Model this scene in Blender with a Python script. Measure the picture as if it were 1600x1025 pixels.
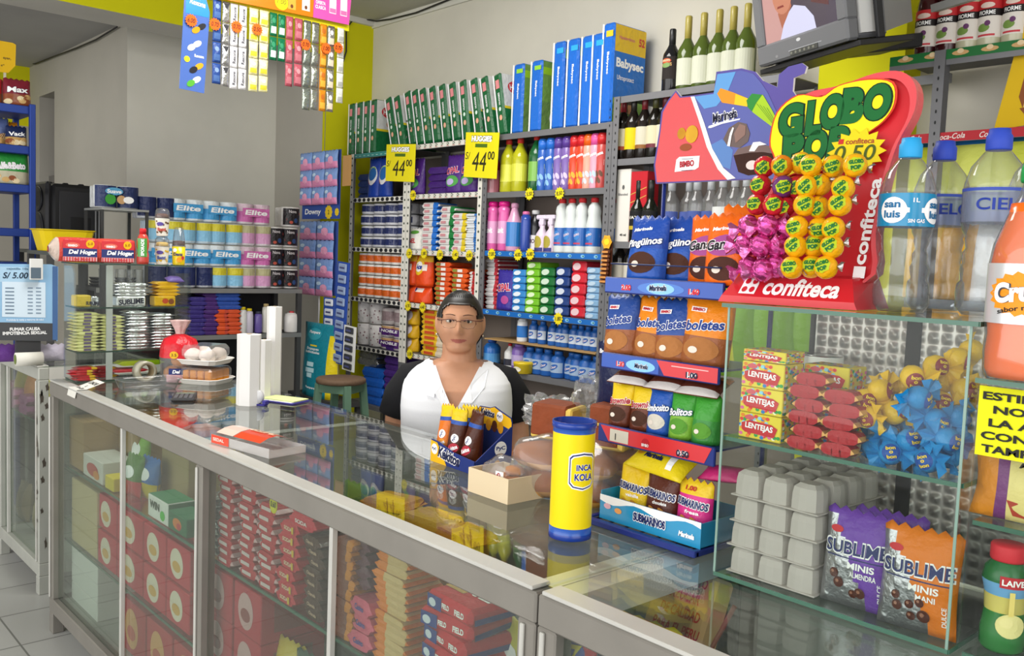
import bpy, bmesh, math, random
from mathutils import Vector, Matrix
for o in list(bpy.data.objects): bpy.data.objects.remove(o, do_unlink=True)
S = bpy.context.scene; COL = S.collection
PI = math.pi; rnd = random.Random(7)
# ------------------------------------------------------------------ camera
FPX = 1405.85; HC = 1.60
yaw, pitch, roll = map(math.radians, (47.706, 4.3998, 2.238))
fw = Vector((-math.sin(yaw)*math.cos(pitch), math.cos(yaw)*math.cos(pitch), -math.sin(pitch)))
rt = Vector((math.cos(yaw), math.sin(yaw), 0)); up = rt.cross(fw)
rt, up = math.cos(roll)*rt+math.sin(roll)*up, -math.sin(roll)*rt+math.cos(roll)*up
cd = bpy.data.cameras.new('camera'); cam = bpy.data.objects.new('camera', cd); COL.objects.link(cam)
mw = Matrix((rt, up, -fw)).transposed().to_4x4(); mw.translation = (0, 0, HC); cam.matrix_world = mw
cd.sensor_width = 36; cd.lens = 36*FPX/1600; cd.clip_start = .02; cd.clip_end = 60
S.camera = cam
S.view_settings.view_transform = 'Standard'; S.view_settings.look = 'None'
S.view_settings.gamma = 1; S.view_settings.use_curve_mapping = False; S.view_settings.exposure = 0.58
# ------------------------------------------------------------------ light
W = bpy.data.worlds.new('sky'); S.world = W; W.use_nodes = True
bg = W.node_tree.nodes['Background']; bg.inputs[0].default_value = (1, .99, .975, 1); bg.inputs[1].default_value = .78
def area(name, loc, target, sx, sy, power, col=(1, 1, 1)):
    l = bpy.data.lights.new(name, 'AREA'); l.shape = 'RECTANGLE'; l.size = sx; l.size_y = sy; l.energy = power; l.color = col
    o = bpy.data.objects.new(name, l); COL.objects.link(o); o.location = loc
    o.rotation_euler = (Vector(target)-Vector(loc)).to_track_quat('-Z', 'Y').to_euler(); return o
area('shopfront_daylight', (-2.4, -2.6, 2.0), (-3.0, 3, 1.3), 8.0, 2.8, 105, (1, .99, .97))
area('far_room_fill_light', (-7.3, .9, 3.05), (-7.2, 1.2, 0), .9, .9, 6, (1, .99, .97))  # unseen fill, added to keep the far room lit
area('ceiling_fill_light', (-3.0, 1.9, 3.25), (-3.2, 2.1, 0), 1.4, 1.0, 42, (1, .98, .94))  # unseen fill under the ceiling, added to brighten the back of the shop
area('side_fill_light', (1.6, .6, 2.0), (-2, 1.8, 1.2), 2.0, 2.0, 14, (1, .99, .97))  # unseen fill from the open right side, no door stands there

def P(ax, val, px, py):                                   # the point of the plane axis=val under a pixel
    d = fw+rt*((px-800)/FPX)-up*((py-512.5)/FPX); o = Vector((0, 0, HC)); return o+d*((val-o[ax])/d[ax])
def PX(v, x, y): return P(0, v, x, y)
def PY(v, x, y): return P(1, v, x, y)
def PZ(v, x, y): return P(2, v, x, y)
# ------------------------------------------------------------------ materials
def lin(h):
    h = h.lstrip('#'); c = [int(h[i:i+2], 16)/255 for i in (0, 2, 4)]
    return tuple((x/12.92 if x <= .04045 else ((x+.055)/1.055)**2.4) for x in c)+(1,)
_M = {}
def mat(hexc, kind='plain', rough=None):
    k = (hexc, kind, rough)
    if k in _M: return _M[k]
    m = bpy.data.materials.new(kind+'_'+hexc.strip('#')); _M[k] = m; m.use_nodes = True
    nt = m.node_tree; N = nt.nodes; L = nt.links; b = N['Principled BSDF']; c = lin(hexc)
    b.inputs['Base Color'].default_value = c; b.inputs['Specular IOR Level'].default_value = .5 if kind in ('gloss', 'chrome', 'foil') else .28
    r = {'plain': .5, 'bag': .3, 'film': .22, 'paper': .8, 'metal': .4, 'cloth': .9, 'gloss': .18, 'skin': .45, 'chrome': .2, 'food': .65, 'wall': .85, 'foil': .25}.get(kind, .5)
    b.inputs['Roughness'].default_value = rough if rough is not None else r
    def noise(scale, detail=3):
        t = N.new('ShaderNodeTexCoord'); n = N.new('ShaderNodeTexNoise'); n.inputs['Scale'].default_value = scale; n.inputs['Detail'].default_value = detail
        L.new(t.outputs['Object'], n.inputs['Vector']); return n
    def bump(n, s, d=.01):
        u = N.new('ShaderNodeBump'); u.inputs['Strength'].default_value = s; u.inputs['Distance'].default_value = d
        L.new(n.outputs['Fac'], u.inputs['Height']); L.new(u.outputs[0], b.inputs['Normal'])
    def vary(n, lo, hi):
        mx = N.new('ShaderNodeMix'); mx.data_type = 'RGBA'; mx.inputs['A'].default_value = tuple(v*lo for v in c[:3])+(1,); mx.inputs['B'].default_value = tuple(min(1, v*hi) for v in c[:3])+(1,)
        L.new(n.outputs['Fac'], mx.inputs['Factor']); L.new(mx.outputs['Result'], b.inputs['Base Color'])
    if kind in ('bag', 'film', 'foil'):
        bump(noise(28, 4), .55 if kind == 'bag' else .9, .012)
        if kind == 'foil': b.inputs['Metallic'].default_value = .85
    elif kind == 'metal': b.inputs['Metallic'].default_value = .35; vary(noise(9), .85, 1.1)
    elif kind == 'chrome': b.inputs['Metallic'].default_value = 1
    elif kind == 'food': n = noise(35, 5); vary(n, .75, 1.2); bump(n, .4, .01)
    elif kind == 'cloth': bump(noise(300, 2), .2, .002)
    elif kind == 'skin': b.inputs['Subsurface Weight'].default_value = .08; b.inputs['Subsurface Radius'].default_value = (.01, .004, .002); n = noise(60, 3); vary(n, .93, 1.06)
    elif kind == 'paper': vary(noise(14), .95, 1.03)
    elif kind == 'wall': n = noise(2.2, 6); vary(n, .84, 1.1); bump(n, .25, .02)
    elif kind == 'card': vary(noise(6), .92, 1.05); b.inputs['Roughness'].default_value = .75
    return m
def glass_mat(name, tint, refl=1.0, edge=.0, rough=.0, haze=0, hazecol='#ffffff', base=.04):
    m = bpy.data.materials.new(name); m.use_nodes = True; nt = m.node_tree; N = nt.nodes; L = nt.links; N.remove(N['Principled BSDF'])
    tr = N.new('ShaderNodeBsdfTransparent'); tr.inputs[0].default_value = lin(tint)
    gl = N.new('ShaderNodeBsdfGlossy'); gl.inputs['Roughness'].default_value = rough; gl.inputs['Color'].default_value = (refl, refl, refl, 1)
    lf = N.new('ShaderNodeLayerWeight'); lf.inputs[0].default_value = .5          # Schlick reflectance, same from both sides of the pane
    pw = N.new('ShaderNodeMath'); pw.operation = 'POWER'; pw.inputs[1].default_value = 5; L.new(lf.outputs['Facing'], pw.inputs[0])
    fr = N.new('ShaderNodeMath'); fr.operation = 'MULTIPLY_ADD'; fr.inputs[1].default_value = .93; fr.inputs[2].default_value = base; L.new(pw.outputs[0], fr.inputs[0])
    src = tr
    if haze:
        df = N.new('ShaderNodeBsdfDiffuse'); df.inputs[0].default_value = lin(hazecol); hm = N.new('ShaderNodeMixShader'); hm.inputs[0].default_value = haze
        L.new(tr.outputs[0], hm.inputs[1]); L.new(df.outputs[0], hm.inputs[2]); src = hm
    if edge:
        lw = N.new('ShaderNodeLayerWeight'); lw.inputs[0].default_value = edge
        t2 = N.new('ShaderNodeMix'); t2.data_type = 'RGBA'; t2.inputs['A'].default_value = lin(tint); c = lin(tint); t2.inputs['B'].default_value = tuple(v*.28 for v in c[:3])+(1,)
        L.new(lw.outputs['Facing'], t2.inputs['Factor']); L.new(t2.outputs['Result'], tr.inputs[0])
    mx = N.new('ShaderNodeMixShader'); L.new(fr.outputs[0], mx.inputs[0]); L.new(src.outputs[0], mx.inputs[1]); L.new(gl.outputs[0], mx.inputs[2])
    L.new(mx.outputs[0], N['Material Output'].inputs[0]); return m
GLASS = glass_mat('clear_glass', '#f6f9f7', 1.0, haze=.002, base=.012)
GLASSF = glass_mat('dusty_glass', '#eaf0ec', .9, haze=.05, hazecol='#b8bab4', base=.03)
GEDGE = mat('#3f6a58', 'gloss')
PET = glass_mat('clear_plastic', '#f8fafc', 1.0, .22, .03, haze=.06)
PETW = glass_mat('cloudy_plastic', '#f4f4f4', 1.0, .2, .08, haze=.4, hazecol='#e6e3e0')
FILM = glass_mat('clear_film', '#fbfbfb', 1.0, .15, .12, haze=.10)
# ------------------------------------------------------------------ mesh builder
def FR(x=0, y=0): return lambda u, v, n: (u+x, y-n, v)      # faces -Y
def SX(x=0): return lambda u, v, n: (x+n, u, v)             # faces +X
def TP(z=0): return lambda u, v, n: (u, v, z+n)             # faces up
def CY(R, a0=0): return lambda u, v, n: ((R+n)*math.sin(u/R+a0), -(R+n)*math.cos(u/R+a0), v)
_T = {}
def text_data(s, bold, shear):
    k = (s, bold, shear)
    if k in _T: return _T[k]
    c = bpy.data.curves.new('t', 'FONT'); c.body = s; c.align_x = 'CENTER'; c.size = 1; c.offset = bold; c.shear = shear; c.resolution_u = 3 if len(s) > 5 else 6
    o = bpy.data.objects.new('t', c); COL.objects.link(o)
    me = o.to_mesh(); vs = [(v.co.x, v.co.y) for v in me.vertices]; fs = [tuple(p.vertices) for p in me.polygons]; o.to_mesh_clear()
    bpy.data.objects.remove(o); bpy.data.curves.remove(c)
    xs = [v[0] for v in vs] or [0]; ys = [v[1] for v in vs] or [0]; x0, x1, y0, y1 = min(xs), max(xs), min(ys), max(ys)
    w = max(x1-x0, 1e-6); h = max(y1-y0, 1e-6)
    _T[k] = ([((x-x0)/w-.5, (y-y0)/h-.5) for x, y in vs], fs, w, h); return _T[k]
class MB:
    def __init__(s): s.v = []; s.f = []; s.m = []; s.s = []; s.mats = []; s.T = None
    def mi(s, m):
        if m not in s.mats: s.mats.append(m)
        return s.mats.index(m)
    def add(s, vs, fs, m, smooth=False):
        o = len(s.v); T = s.T
        s.v += [tuple(T @ Vector(v)) for v in vs] if T else [tuple(v) for v in vs]
        for i, f in enumerate(fs):
            s.f.append(tuple(o+k for k in f)); s.m.append(s.mi(m[i] if isinstance(m, list) else m)); s.s.append(smooth)
        return s
    def box(s, x0, x1, y0, y1, z0, z1, m, b=0):
        if x0 > x1: x0, x1 = x1, x0
        if y0 > y1: y0, y1 = y1, y0
        if z0 > z1: z0, z1 = z1, z0
        if b <= 0:
            v = [(x, y, z) for x in (x0, x1) for y in (y0, y1) for z in (z0, z1)]
            return s.add(v, [(0, 1, 3, 2), (4, 6, 7, 5), (0, 4, 5, 1), (2, 3, 7, 6), (0, 2, 6, 4), (1, 5, 7, 3)], m)
        b = min(b, (x1-x0)*.45, (y1-y0)*.45, (z1-z0)*.45); V = []; ix = {}
        for i, (x, sx) in enumerate(((x0, 1), (x1, -1))):
            for j, (y, sy) in enumerate(((y0, 1), (y1, -1))):
                for k, (z, sz) in enumerate(((z0, 1), (z1, -1))):
                    for a in range(3):
                        ix[i, j, k, a] = len(V); V.append((x+(0 if a == 0 else b*sx), y+(0 if a == 1 else b*sy), z+(0 if a == 2 else b*sz)))
        F = []
        g = lambda *q: ix[q]
        for i in (0, 1):
            F.append((g(i,0,0,0), g(i,0,1,0), g(i,1,1,0), g(i,1,0,0))); F.append((g(0,i,0,1), g(1,i,0,1), g(1,i,1,1), g(0,i,1,1))); F.append((g(0,0,i,2), g(0,1,i,2), g(1,1,i,2), g(1,0,i,2)))
            for j in (0, 1):
                F.append((g(i,j,0,0), g(i,j,1,0), g(i,j,1,1), g(i,j,0,1))); F.append((g(i,0,j,0), g(i,1,j,0), g(i,1,j,2), g(i,0,j,2))); F.append((g(0,i,j,1), g(1,i,j,1), g(1,i,j,2), g(0,i,j,2)))
                for k in (0, 1): F.append((g(i,j,k,0), g(i,j,k,1), g(i,j,k,2)))
        return s.add(V, F, m)
    def lathe(s, prof, m, seg=20, x=0, y=0, z=0, smooth=True, rip=None, cap=True, sq=0):
        V = []; F = []; ms = []
        for r, h in prof:
            for i in range(seg):
                a = 2*PI*i/seg; q = r*(1+(rip(a, h) if rip else 0))
                if sq: c, d = abs(math.cos(a)), abs(math.sin(a)); q *= (c**sq+d**sq)**(-1/sq)
                V.append((x+q*math.sin(a), y-q*math.cos(a), z+h))
        for k in range(len(prof)-1):
            for i in range(seg):
                j = (i+1) % seg; F.append((k*seg+i, k*seg+j, (k+1)*seg+j, (k+1)*seg+i)); ms.append(m[k] if isinstance(m, list) else m)
        if cap:
            F.append(tuple(range(seg))[::-1]); ms.append(m[0] if isinstance(m, list) else m); F.append(tuple((len(prof)-1)*seg+i for i in range(seg))); ms.append(m[-1] if isinstance(m, list) else m)
        return s.add(V, F, ms, smooth)
    def tube(s, pts, r, m, seg=8, closed=False, smooth=True):
        P_ = [Vector(p) for p in pts]; n = len(P_); V = []; F = []; R = r if isinstance(r, (list, tuple)) else [r]*n; pn = None
        for i in range(n):
            t = (P_[(i+1) % n]-P_[i-1]) if closed else (P_[min(i+1, n-1)]-P_[max(i-1, 0)])
            t = t.normalized() if t.length > 1e-9 else Vector((0, 0, 1))
            a = (pn-t*pn.dot(t)) if pn else t.cross(Vector((0, 0, 1)) if abs(t.z) < .9 else Vector((1, 0, 0)))
            a.normalize(); pn = a; b = t.cross(a)
            for k in range(seg): q = 2*PI*k/seg; V.append(P_[i]+(a*math.cos(q)+b*math.sin(q))*R[i])
        for i in range(n if closed else n-1):
            for k in range(seg): F.append((i*seg+k, i*seg+(k+1) % seg, ((i+1) % n)*seg+(k+1) % seg, ((i+1) % n)*seg+k))
        if not closed: F.append(tuple(range(seg))[::-1]); F.append(tuple((n-1)*seg+k for k in range(seg)))
        return s.add(V, F, m, smooth)
    def ell(s, c, r, m, nu=14, nv=9, f=None, smooth=True):
        V = []; F = []
        for j in range(1, nv):
            t = PI*j/nv
            for i in range(nu):
                a = 2*PI*i/nu; p = Vector((math.sin(t)*math.cos(a), math.sin(t)*math.sin(a), math.cos(t)))
                k = f(p) if f else 1; V.append((c[0]+r[0]*p.x*k, c[1]+r[1]*p.y*k, c[2]+r[2]*p.z*k))
        V.append((c[0], c[1], c[2]+r[2])); V.append((c[0], c[1], c[2]-r[2])); t, b = len(V)-2, len(V)-1
        for j in range(nv-2):
            for i in range(nu): k = (i+1) % nu; F.append((j*nu+i, (j+1)*nu+i, (j+1)*nu+k, j*nu+k))
        for i in range(nu): k = (i+1) % nu; F.append((t, i, k)); F.append((b, (nv-2)*nu+k, (nv-2)*nu+i))
        return s.add(V, F, m, smooth)
    def prism(s, pts, t, m, F_=None, side=None):               # outline extruded backwards from its face
        F_ = F_ or FR(); n = len(pts); V = [F_(u, v, 0) for u, v in pts]+[F_(u, v, -t) for u, v in pts]
        s.add(V, [tuple(range(n)), tuple(range(2*n-1, n-1, -1))], m); o = [(i, n+i, n+(i+1) % n, (i+1) % n) for i in range(n)]
        return s.add(V, o, side or m)
    # ---- prints: thin ink layers on a surface
    def grid(s, F_, u0, u1, v0, v1, m, n=.0006, nu=1, nv=1, skew=0):
        V = [F_(u0+(u1-u0)*i/nu+skew*j/nv, v0+(v1-v0)*j/nv, n) for j in range(nv+1) for i in range(nu+1)]
        return s.add(V, [(j*(nu+1)+i, j*(nu+1)+i+1, (j+1)*(nu+1)+i+1, (j+1)*(nu+1)+i) for j in range(nv) for i in range(nu)], m)
    def disc(s, F_, cu, cv, ru, rv, m, n=.0006, seg=16, rings=1, rot=0, star=0):
        V = [F_(cu, cv, n)]; c, d = math.cos(rot), math.sin(rot)
        for r in range(1, rings+1):
            for i in range(seg):
                a = 2*PI*i/seg; k = r/rings*(1-star*(i % 2)); x, y = ru*k*math.cos(a), rv*k*math.sin(a); V.append(F_(cu+c*x-d*y, cv+d*x+c*y, n))
        F = [(0, 1+i, 1+(i+1) % seg) for i in range(seg)]
        for r in range(1, rings):
            for i in range(seg): a = 1+(r-1)*seg; F.append((a+i, a+seg+i, a+seg+(i+1) % seg, a+(i+1) % seg))
        return s.add(V, F, m)
    def poly(s, F_, pts, m, n=.0006): return s.add([F_(u, v, n) for u, v in pts], [tuple(range(len(pts)))], m)
    def text(s, t, F_, cu, cv, w, h, m, n=.0011, bold=.02, shear=0, rot=0, arc=0):
        vs, fs, w0, h0 = text_data(t, bold, shear); c, d = math.cos(rot), math.sin(rot)
        if h is None: h = w*h0/w0
        if w is None: w = h*w0/h0
        V = []
        for x, y in vs:
            X, Y = x*w, y*h+arc*(x*x*4-1)*-1
            V.append(F_(cu+c*X-d*Y, cv+d*X+c*Y, n))
        return s.add(V, fs, m)
    def build(s, name, parent=None, loc=(0, 0, 0), rot=0):
        me = bpy.data.meshes.new(name); me.from_pydata(s.v, [], s.f)
        for m in s.mats: me.materials.append(m)
        me.polygons.foreach_set('material_index', s.m); me.polygons.foreach_set('use_smooth', s.s); me.update()
        o = bpy.data.objects.new(name, me); COL.objects.link(o); place(o, loc, rot)
        if parent: o.parent = parent
        return o
def place(o, loc, rot=0):
    o.location = loc; o.rotation_euler = rot if isinstance(rot, (tuple, list)) else (0, 0, rot); return o
def tag(o, label, cat, group=None):
    o['label'] = label; o['category'] = cat
    if group: o['group'] = group
    return o
def thing(name, label, cat, loc=(0, 0, 0), rot=0, group=None):
    o = bpy.data.objects.new(name, None); o.empty_display_size = .02; COL.objects.link(o); place(o, loc, rot); return tag(o, label, cat, group)
def struct(o): o['kind'] = 'structure'; return o
def dup(root, loc, rot=0, label=None, group=None):
    r = root.copy(); COL.objects.link(r); place(r, loc, rot)
    if label: r['label'] = label
    if group: r['group'] = group
    for ch in list(root.children):
        c = ch.copy(); COL.objects.link(c); c.parent = r
        for g in list(ch.children): d = g.copy(); COL.objects.link(d); d.parent = c
    return r
class Proto:                                                # first use places the original, later uses copies of it
    def __init__(s, root): s.root = root; s.used = False
    def put(s, loc, rot, label, group=None):
        if not s.used:
            s.used = True; place(s.root, loc, rot); s.root['label'] = label
            if group: s.root['group'] = group
            return s.root
        return dup(s.root, loc, rot, label, group)
OW = ['first', 'second', 'third', 'fourth', 'fifth', 'sixth', 'seventh', 'eighth', 'ninth', 'tenth', 'eleventh', 'twelfth', 'thirteenth', 'fourteenth', 'fifteenth', 'sixteenth', 'seventeenth', 'eighteenth', 'nineteenth', 'twentieth']
def OL(i, n): return 'only one' if n == 1 else 'leftmost' if i == 0 else 'rightmost' if i == n-1 else OW[i]+' from left'
def OV(i, n): return 'only one' if n == 1 else 'lowest' if i == 0 else 'topmost' if i == n-1 else OW[i]+' from bottom'
# ------------------------------------------------------------------ package shapes
def pillow(mb, w, h, d, m, nu=12, nv=12, seed=1, crimp=.05, stand=False, wob=.02, band=None, zig=True):
    """soft bag standing on its lower edge, front to -Y; returns the print surface of its front"""
    r = random.Random(seed); ph = [r.uniform(0, 6) for _ in range(6)]
    def th(u, v):
        a = min(1, abs(2*u/w)); q = min(1, max(0, v/h)); cu = max(0, 1-a**2.6)**.6
        if stand: cv = (1-max(0, (q-.12)/.88)**2.2) if q > .12 else 1
        else: cv = 0 if (q <= crimp or q >= 1-crimp) else math.sin(PI*(q-crimp)/(1-2*crimp))**.55
        if q >= 1-crimp: cv = 0
        return d/2*cu*cv*(1+wob*8*(math.sin(q*9+ph[0])*math.sin(u/w*8+ph[1])*.3))+.0012
    def ux(u, v):
        q = v/h; k = 1-.05*math.sin(PI*q) if not stand else 1-.04*q
        return u*k+wob*w*.25*math.sin(q*7+ph[2])*(abs(2*u/w))
    def F_(u, v, n): return (ux(u, v), -(th(u, v)+n), v)
    V = []; FF = []; ms = []
    for sgn in (1, -1):
        o = len(V)
        for j in range(nv+1):
            for i in range(nu+1):
                u, v = -w/2+w*i/nu, h*j/nv
                x, y, z = F_(u, v, 0); zz = z+(.004*(1 if i % 2 else -1) if zig and (j == nv) else 0); V.append((x, y*sgn, zz))
        for j in range(nv):
            for i in range(nu):
                a = o+j*(nu+1)+i; q = (a, a+1, a+nu+2, a+nu+1); FF.append(q if sgn > 0 else q[::-1]); ms.append(band(-w/2+w*(i+.5)/nu, (j+.5)/nv) if band else m)
    k = (nu+1)*(nv+1)
    def rim(ids):
        for a, b in zip(ids, ids[1:]): FF.append((a, a+k, b+k, b)); ms.append(m)
    rim([i for i in range(nu+1)]); rim([nv*(nu+1)+i for i in range(nu, -1, -1)])
    rim([j*(nu+1) for j in range(nv, -1, -1)]); rim([j*(nu+1)+nu for j in range(nv+1)])
    mb.add(V, FF, ms, True); return F_
def flatpack(mb, w, d, h, m, seed=1, ends=.012, band=None, nu=8, nv=4, endm=None):
    """soft pack lying flat: long axis X with crimped ends, height h, front face -Y"""
    r = random.Random(seed); n = 8; V = []; F = []; ms = []
    st = [(-w/2-ends, .0), (-w/2, .35), (-w/2+.006, .85), (-w/2+.02, 1), (-w*.15, .97+.03*r.random()), (w*.18, .97+.03*r.random()), (w/2-.02, 1), (w/2-.006, .85), (w/2, .35), (w/2+ends, 0)]
    for x, k in st:
        if k == 0: ring = [(-d/2*.95, h*.42), (d/2*.95, h*.42), (d/2*.95, h*.46), (0, h*.48), (-d/2*.95, h*.46), (-d/2*.96, h*.44)]
        else: c = h*.45*(1-k); ring = [(-d/2, c), (d/2, c), (d/2*1.01, h*.5), (d/2*.94, h-c), (-d/2*.94, h-c), (-d/2*1.01, h*.5)]
        V += [(x, y, z) for y, z in ring]
    for i in range(len(st)-1):
        for k in range(6): F.append((i*6+k, i*6+(k+1) % 6, (i+1)*6+(k+1) % 6, (i+1)*6+k)); ms.append((endm or m) if i in (0, len(st)-2) else (band((st[i][0]+st[i+1][0])/2/w) if band else m))
    F.append(tuple(range(6))[::-1]); ms.append(endm or m); F.append(tuple((len(st)-1)*6+k for k in range(6))); ms.append(endm or m)
    mb.add(V, F, ms, False); return FR(0, -d/2*1.0)
# ================================================================== setting
CZ = 1.04                                                   # counter top
PLA = mat('#d0ccbf', 'wall'); PLD = mat('#aba79d', 'wall'); YEL = mat('#d8d40f', 'wall'); WHT = mat('#c9c7bf', 'wall'); FARC = mat('#a3a2a0', 'wall')  # PLD: plaster with the shade of the -Y faces in its colour
def tile_mat():
    m = mat('#b7b7b2', 'plain', .3); nt = m.node_tree; N = nt.nodes; L = nt.links; b = N['Principled BSDF']
    t = N.new('ShaderNodeTexCoord'); mp = N.new('ShaderNodeMapping'); mp.inputs['Location'].default_value = (3.825, -.92+.343*6, 0); L.new(t.outputs['Object'], mp.inputs['Vector'])
    br = N.new('ShaderNodeTexBrick'); br.offset = 0; br.squash = 1; br.inputs['Scale'].default_value = 1; br.inputs['Brick Width'].default_value = .343; br.inputs['Row Height'].default_value = .343; br.inputs['Mortar Size'].default_value = .004
    br.inputs['Color1'].default_value = lin('#a2a29e'); br.inputs['Color2'].default_value = lin('#a9a9a5'); br.inputs['Mortar'].default_value = lin('#6f6f6b')
    L.new(mp.outputs[0], br.inputs['Vector']); L.new(br.outputs['Color'], b.inputs['Base Color']); return m
def stru(name, *boxes):
    mb = MB()
    for bx in boxes: mb.box(*bx)
    return struct(mb.build(name))
stru('floor', (-11, 4, -4, 4.2, -.1, 0, tile_mat()))
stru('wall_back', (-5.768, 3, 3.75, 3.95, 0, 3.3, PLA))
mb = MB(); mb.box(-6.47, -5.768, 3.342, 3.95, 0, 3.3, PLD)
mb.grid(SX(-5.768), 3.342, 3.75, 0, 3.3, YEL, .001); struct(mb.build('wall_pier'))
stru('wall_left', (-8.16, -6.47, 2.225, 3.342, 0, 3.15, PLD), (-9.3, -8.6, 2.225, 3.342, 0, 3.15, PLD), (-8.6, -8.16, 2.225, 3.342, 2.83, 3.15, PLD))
mb = MB(); mb.grid(SX(-6.47), 2.225, 3.342, 0, 3.15, mat('#d9d7cc', 'wall'), .001); struct(mb.build('trim_lit_plaster'))  # same wall, lighter here: light on its +X face put into colour
stru('door_1', (-8.6, -8.16, 2.36, 2.42, 0, 2.83, mat('#2e2b2a')), (-8.6, -8.16, 2.3, 2.36, 2.1, 2.16, mat('#6d6a66')), (-8.30, -8.26, 2.3, 2.36, 0, 2.83, mat('#4e4b49')))
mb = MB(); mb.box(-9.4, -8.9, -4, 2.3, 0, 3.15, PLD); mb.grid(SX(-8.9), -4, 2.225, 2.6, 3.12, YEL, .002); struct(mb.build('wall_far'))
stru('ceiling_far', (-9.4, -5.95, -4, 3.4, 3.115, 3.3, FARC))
stru('ceiling', (-5.95, 3, -.6, 3.95, 3.3, 3.45, mat('#b9b7ac', 'wall')))
mb = MB(); mb.box(-6.12, -5.768, -4, 3.342, 2.99, 3.3, WHT); mb.grid(SX(-5.768), -4, 3.342, 2.99, 3.3, YEL, .001); struct(mb.build('trim_beam'))
mb = MB(); mb.box(-5.768, 3, 3.735, 3.75, 3.25, 3.3, mat('#d4d2c8', 'wall')); mb.box(-5.768, -5.74, 3.342, 3.75, 3.262, 3.3, mat('#d4d2c8', 'wall')); struct(mb.build('trim_cornice'))
pl, pr = PY(3.6, 1283, 60).x, PY(3.6, 1416, 60).x
stru('wall_pillar', (pl, pr, 3.6, 3.75, 0, 3.3, YEL))
def cable(name, label, pts, r=.006):
    mb = MB(); mb.tube(pts, r, mat('#2c2b29'), 6); return tag(mb.build(name), label, 'cable')
cable('cable', 'dark cable running along the top of the grey back wall', [PY(3.72, x, y) for x, y in ((720, -8), (690, 4), (650, 20), (610, 30), (588, 33))]+[PX(-5.755, x, y) for x, y in ((570, 30), (552, 30), (541, 45), (541, 80), (536, 96))])
cable('cable', 'thin dark cable drooping along the ceiling of the far room', [PY(2.2, x, y) for x, y in ((183, 42), (150, 62), (120, 75), (85, 88), (55, 100), (30, 97))])
# ================================================================== counters
ALU = mat('#88847d', 'metal', .5); ALUL = mat('#c9c8c2', 'metal', .4); ALUD = mat('#8d8a84', 'metal', .5)
def counter(name, label, x0, x1, y0, y1, posts, bars, thin, paint, shelves=(.385, .692), ends=(1, 1), panel='#9a9c95'):
    t = thing(name, label, 'counter', (0, 0, 0))
    f = MB(); w = .045; hz = .06
    f.box(x0, x1, y0, y0+w, CZ-hz, CZ-.004, paint, .004); f.box(x0, x1, y1-w, y1, CZ-hz, CZ-.004, paint, .004)
    g = MB(); g.box(x0, x1, y0, y0+w, .085, .145, paint, .004); g.box(x0, x1, y1-w, y1, .085, .145, paint, .004)
    for x in (x0, x1-w): f.box(x, x+w, y0+w-.001, y1-w+.001, CZ-hz, CZ-.005, mat('#dedcd5', 'metal', .4)); g.box(x, x+w, y0+w-.001, y1-w+.001, .085, .145, paint)
    for x in bars: f.box(x-.022, x+.022, y0+w, y1-w, CZ-.05, CZ-.005, ALUL)
    f.build('frame', t); g.build('lower_frame', t)
    for x in [x0, x1-w]+[p for p in posts]:
        g = MB(); g.box(x, x+w, y0+.001, y0+w-.001, .145, CZ-hz, paint, .003); g.box(x+.012, x+.022, y0-.006, y0+.001, .15, CZ-hz-.005, ALUL, .002)
        g.build('post', t); g = MB(); g.box(x, x+w, y1-w+.001, y1-.001, .145, CZ-hz, paint, .003); g.build('post', t)
    for x in (x0, x1-w):
        for y in (y0, y1-w): g = MB(); g.box(x, x+w, y, y+w, 0, .085, paint, .003); g.build('leg', t)
    for x in thin: g = MB(); g.box(x-.007, x+.007, y0+.004, y0+.02, .145, CZ-hz, ALUL, .002); g.build('glass_divider', t)
    g = MB(); g.box(x0+.002, x1-.002, y0+.022, y1-.002, CZ-.004, CZ+.004, GLASS); g.build('glass_top', t)
    g = MB(); g.box(x0+.01, x1-.01, y0-.001, y0+.045, CZ-.003, CZ+.0045, ALUL, .002); g.build('top_trim', t)
    xs = sorted([x0+w]+[v for p in posts for v in (p, p+w)]+[x1-w])
    for a, b in zip(xs[::2], xs[1::2]):
        g = MB(); g.box(a, b, y0+.022, y0+.027, .145, CZ-hz, GLASSF); g.build('front_pane', t)
    g = MB(); g.box(x0+.002, x0+.007, y0+w, y1-w, .145, CZ-hz, GLASSF); g.build('end_pane', t)
    for z in shelves: g = MB(); g.box(x0+.01, x1-.01, y0+.06, y1-.06, z-.008, z, GLASS); g.box(x0+.01, x1-.01, y0+.055, y0+.06, z-.008, z, GEDGE); g.build('glass_shelf', t)
    g = MB(); g.box(x0+.01, x1-.01, y0+.03, y1-.02, .125, .14, mat('#b3b3ad')); g.build('floor_board', t)
    g = MB(); g.box(x0+.03, x1-.03, y1-.035, y1-.03, .145, CZ-hz, mat(panel)); g.build('back_panel', t)
    return t
YF, YB = 1.045, 1.70
counter('display_counter', 'long grey glass display counter the woman stands behind, full of biscuits and sweets', -3.905, -1.062, YF, YB, (-2.47,), (-2.53,), (-3.09, -1.735), ALU)
counter('display_counter', 'near end section of the grey glass counter under the yellow cylinder', -1.058, .9, YF, YB, (-.2,), (), (), ALU)
OLD = mat('#b2b3ab', 'metal', .6)
c3 = counter('display_counter', 'chipped white glass counter at the far left behind the long counter', -5.06, -4.33, 1.115, 1.66, (), (), (-4.9,), OLD, shelves=(.75,), ends=(1, 1))
mb = MB()
r = random.Random(4)
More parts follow.
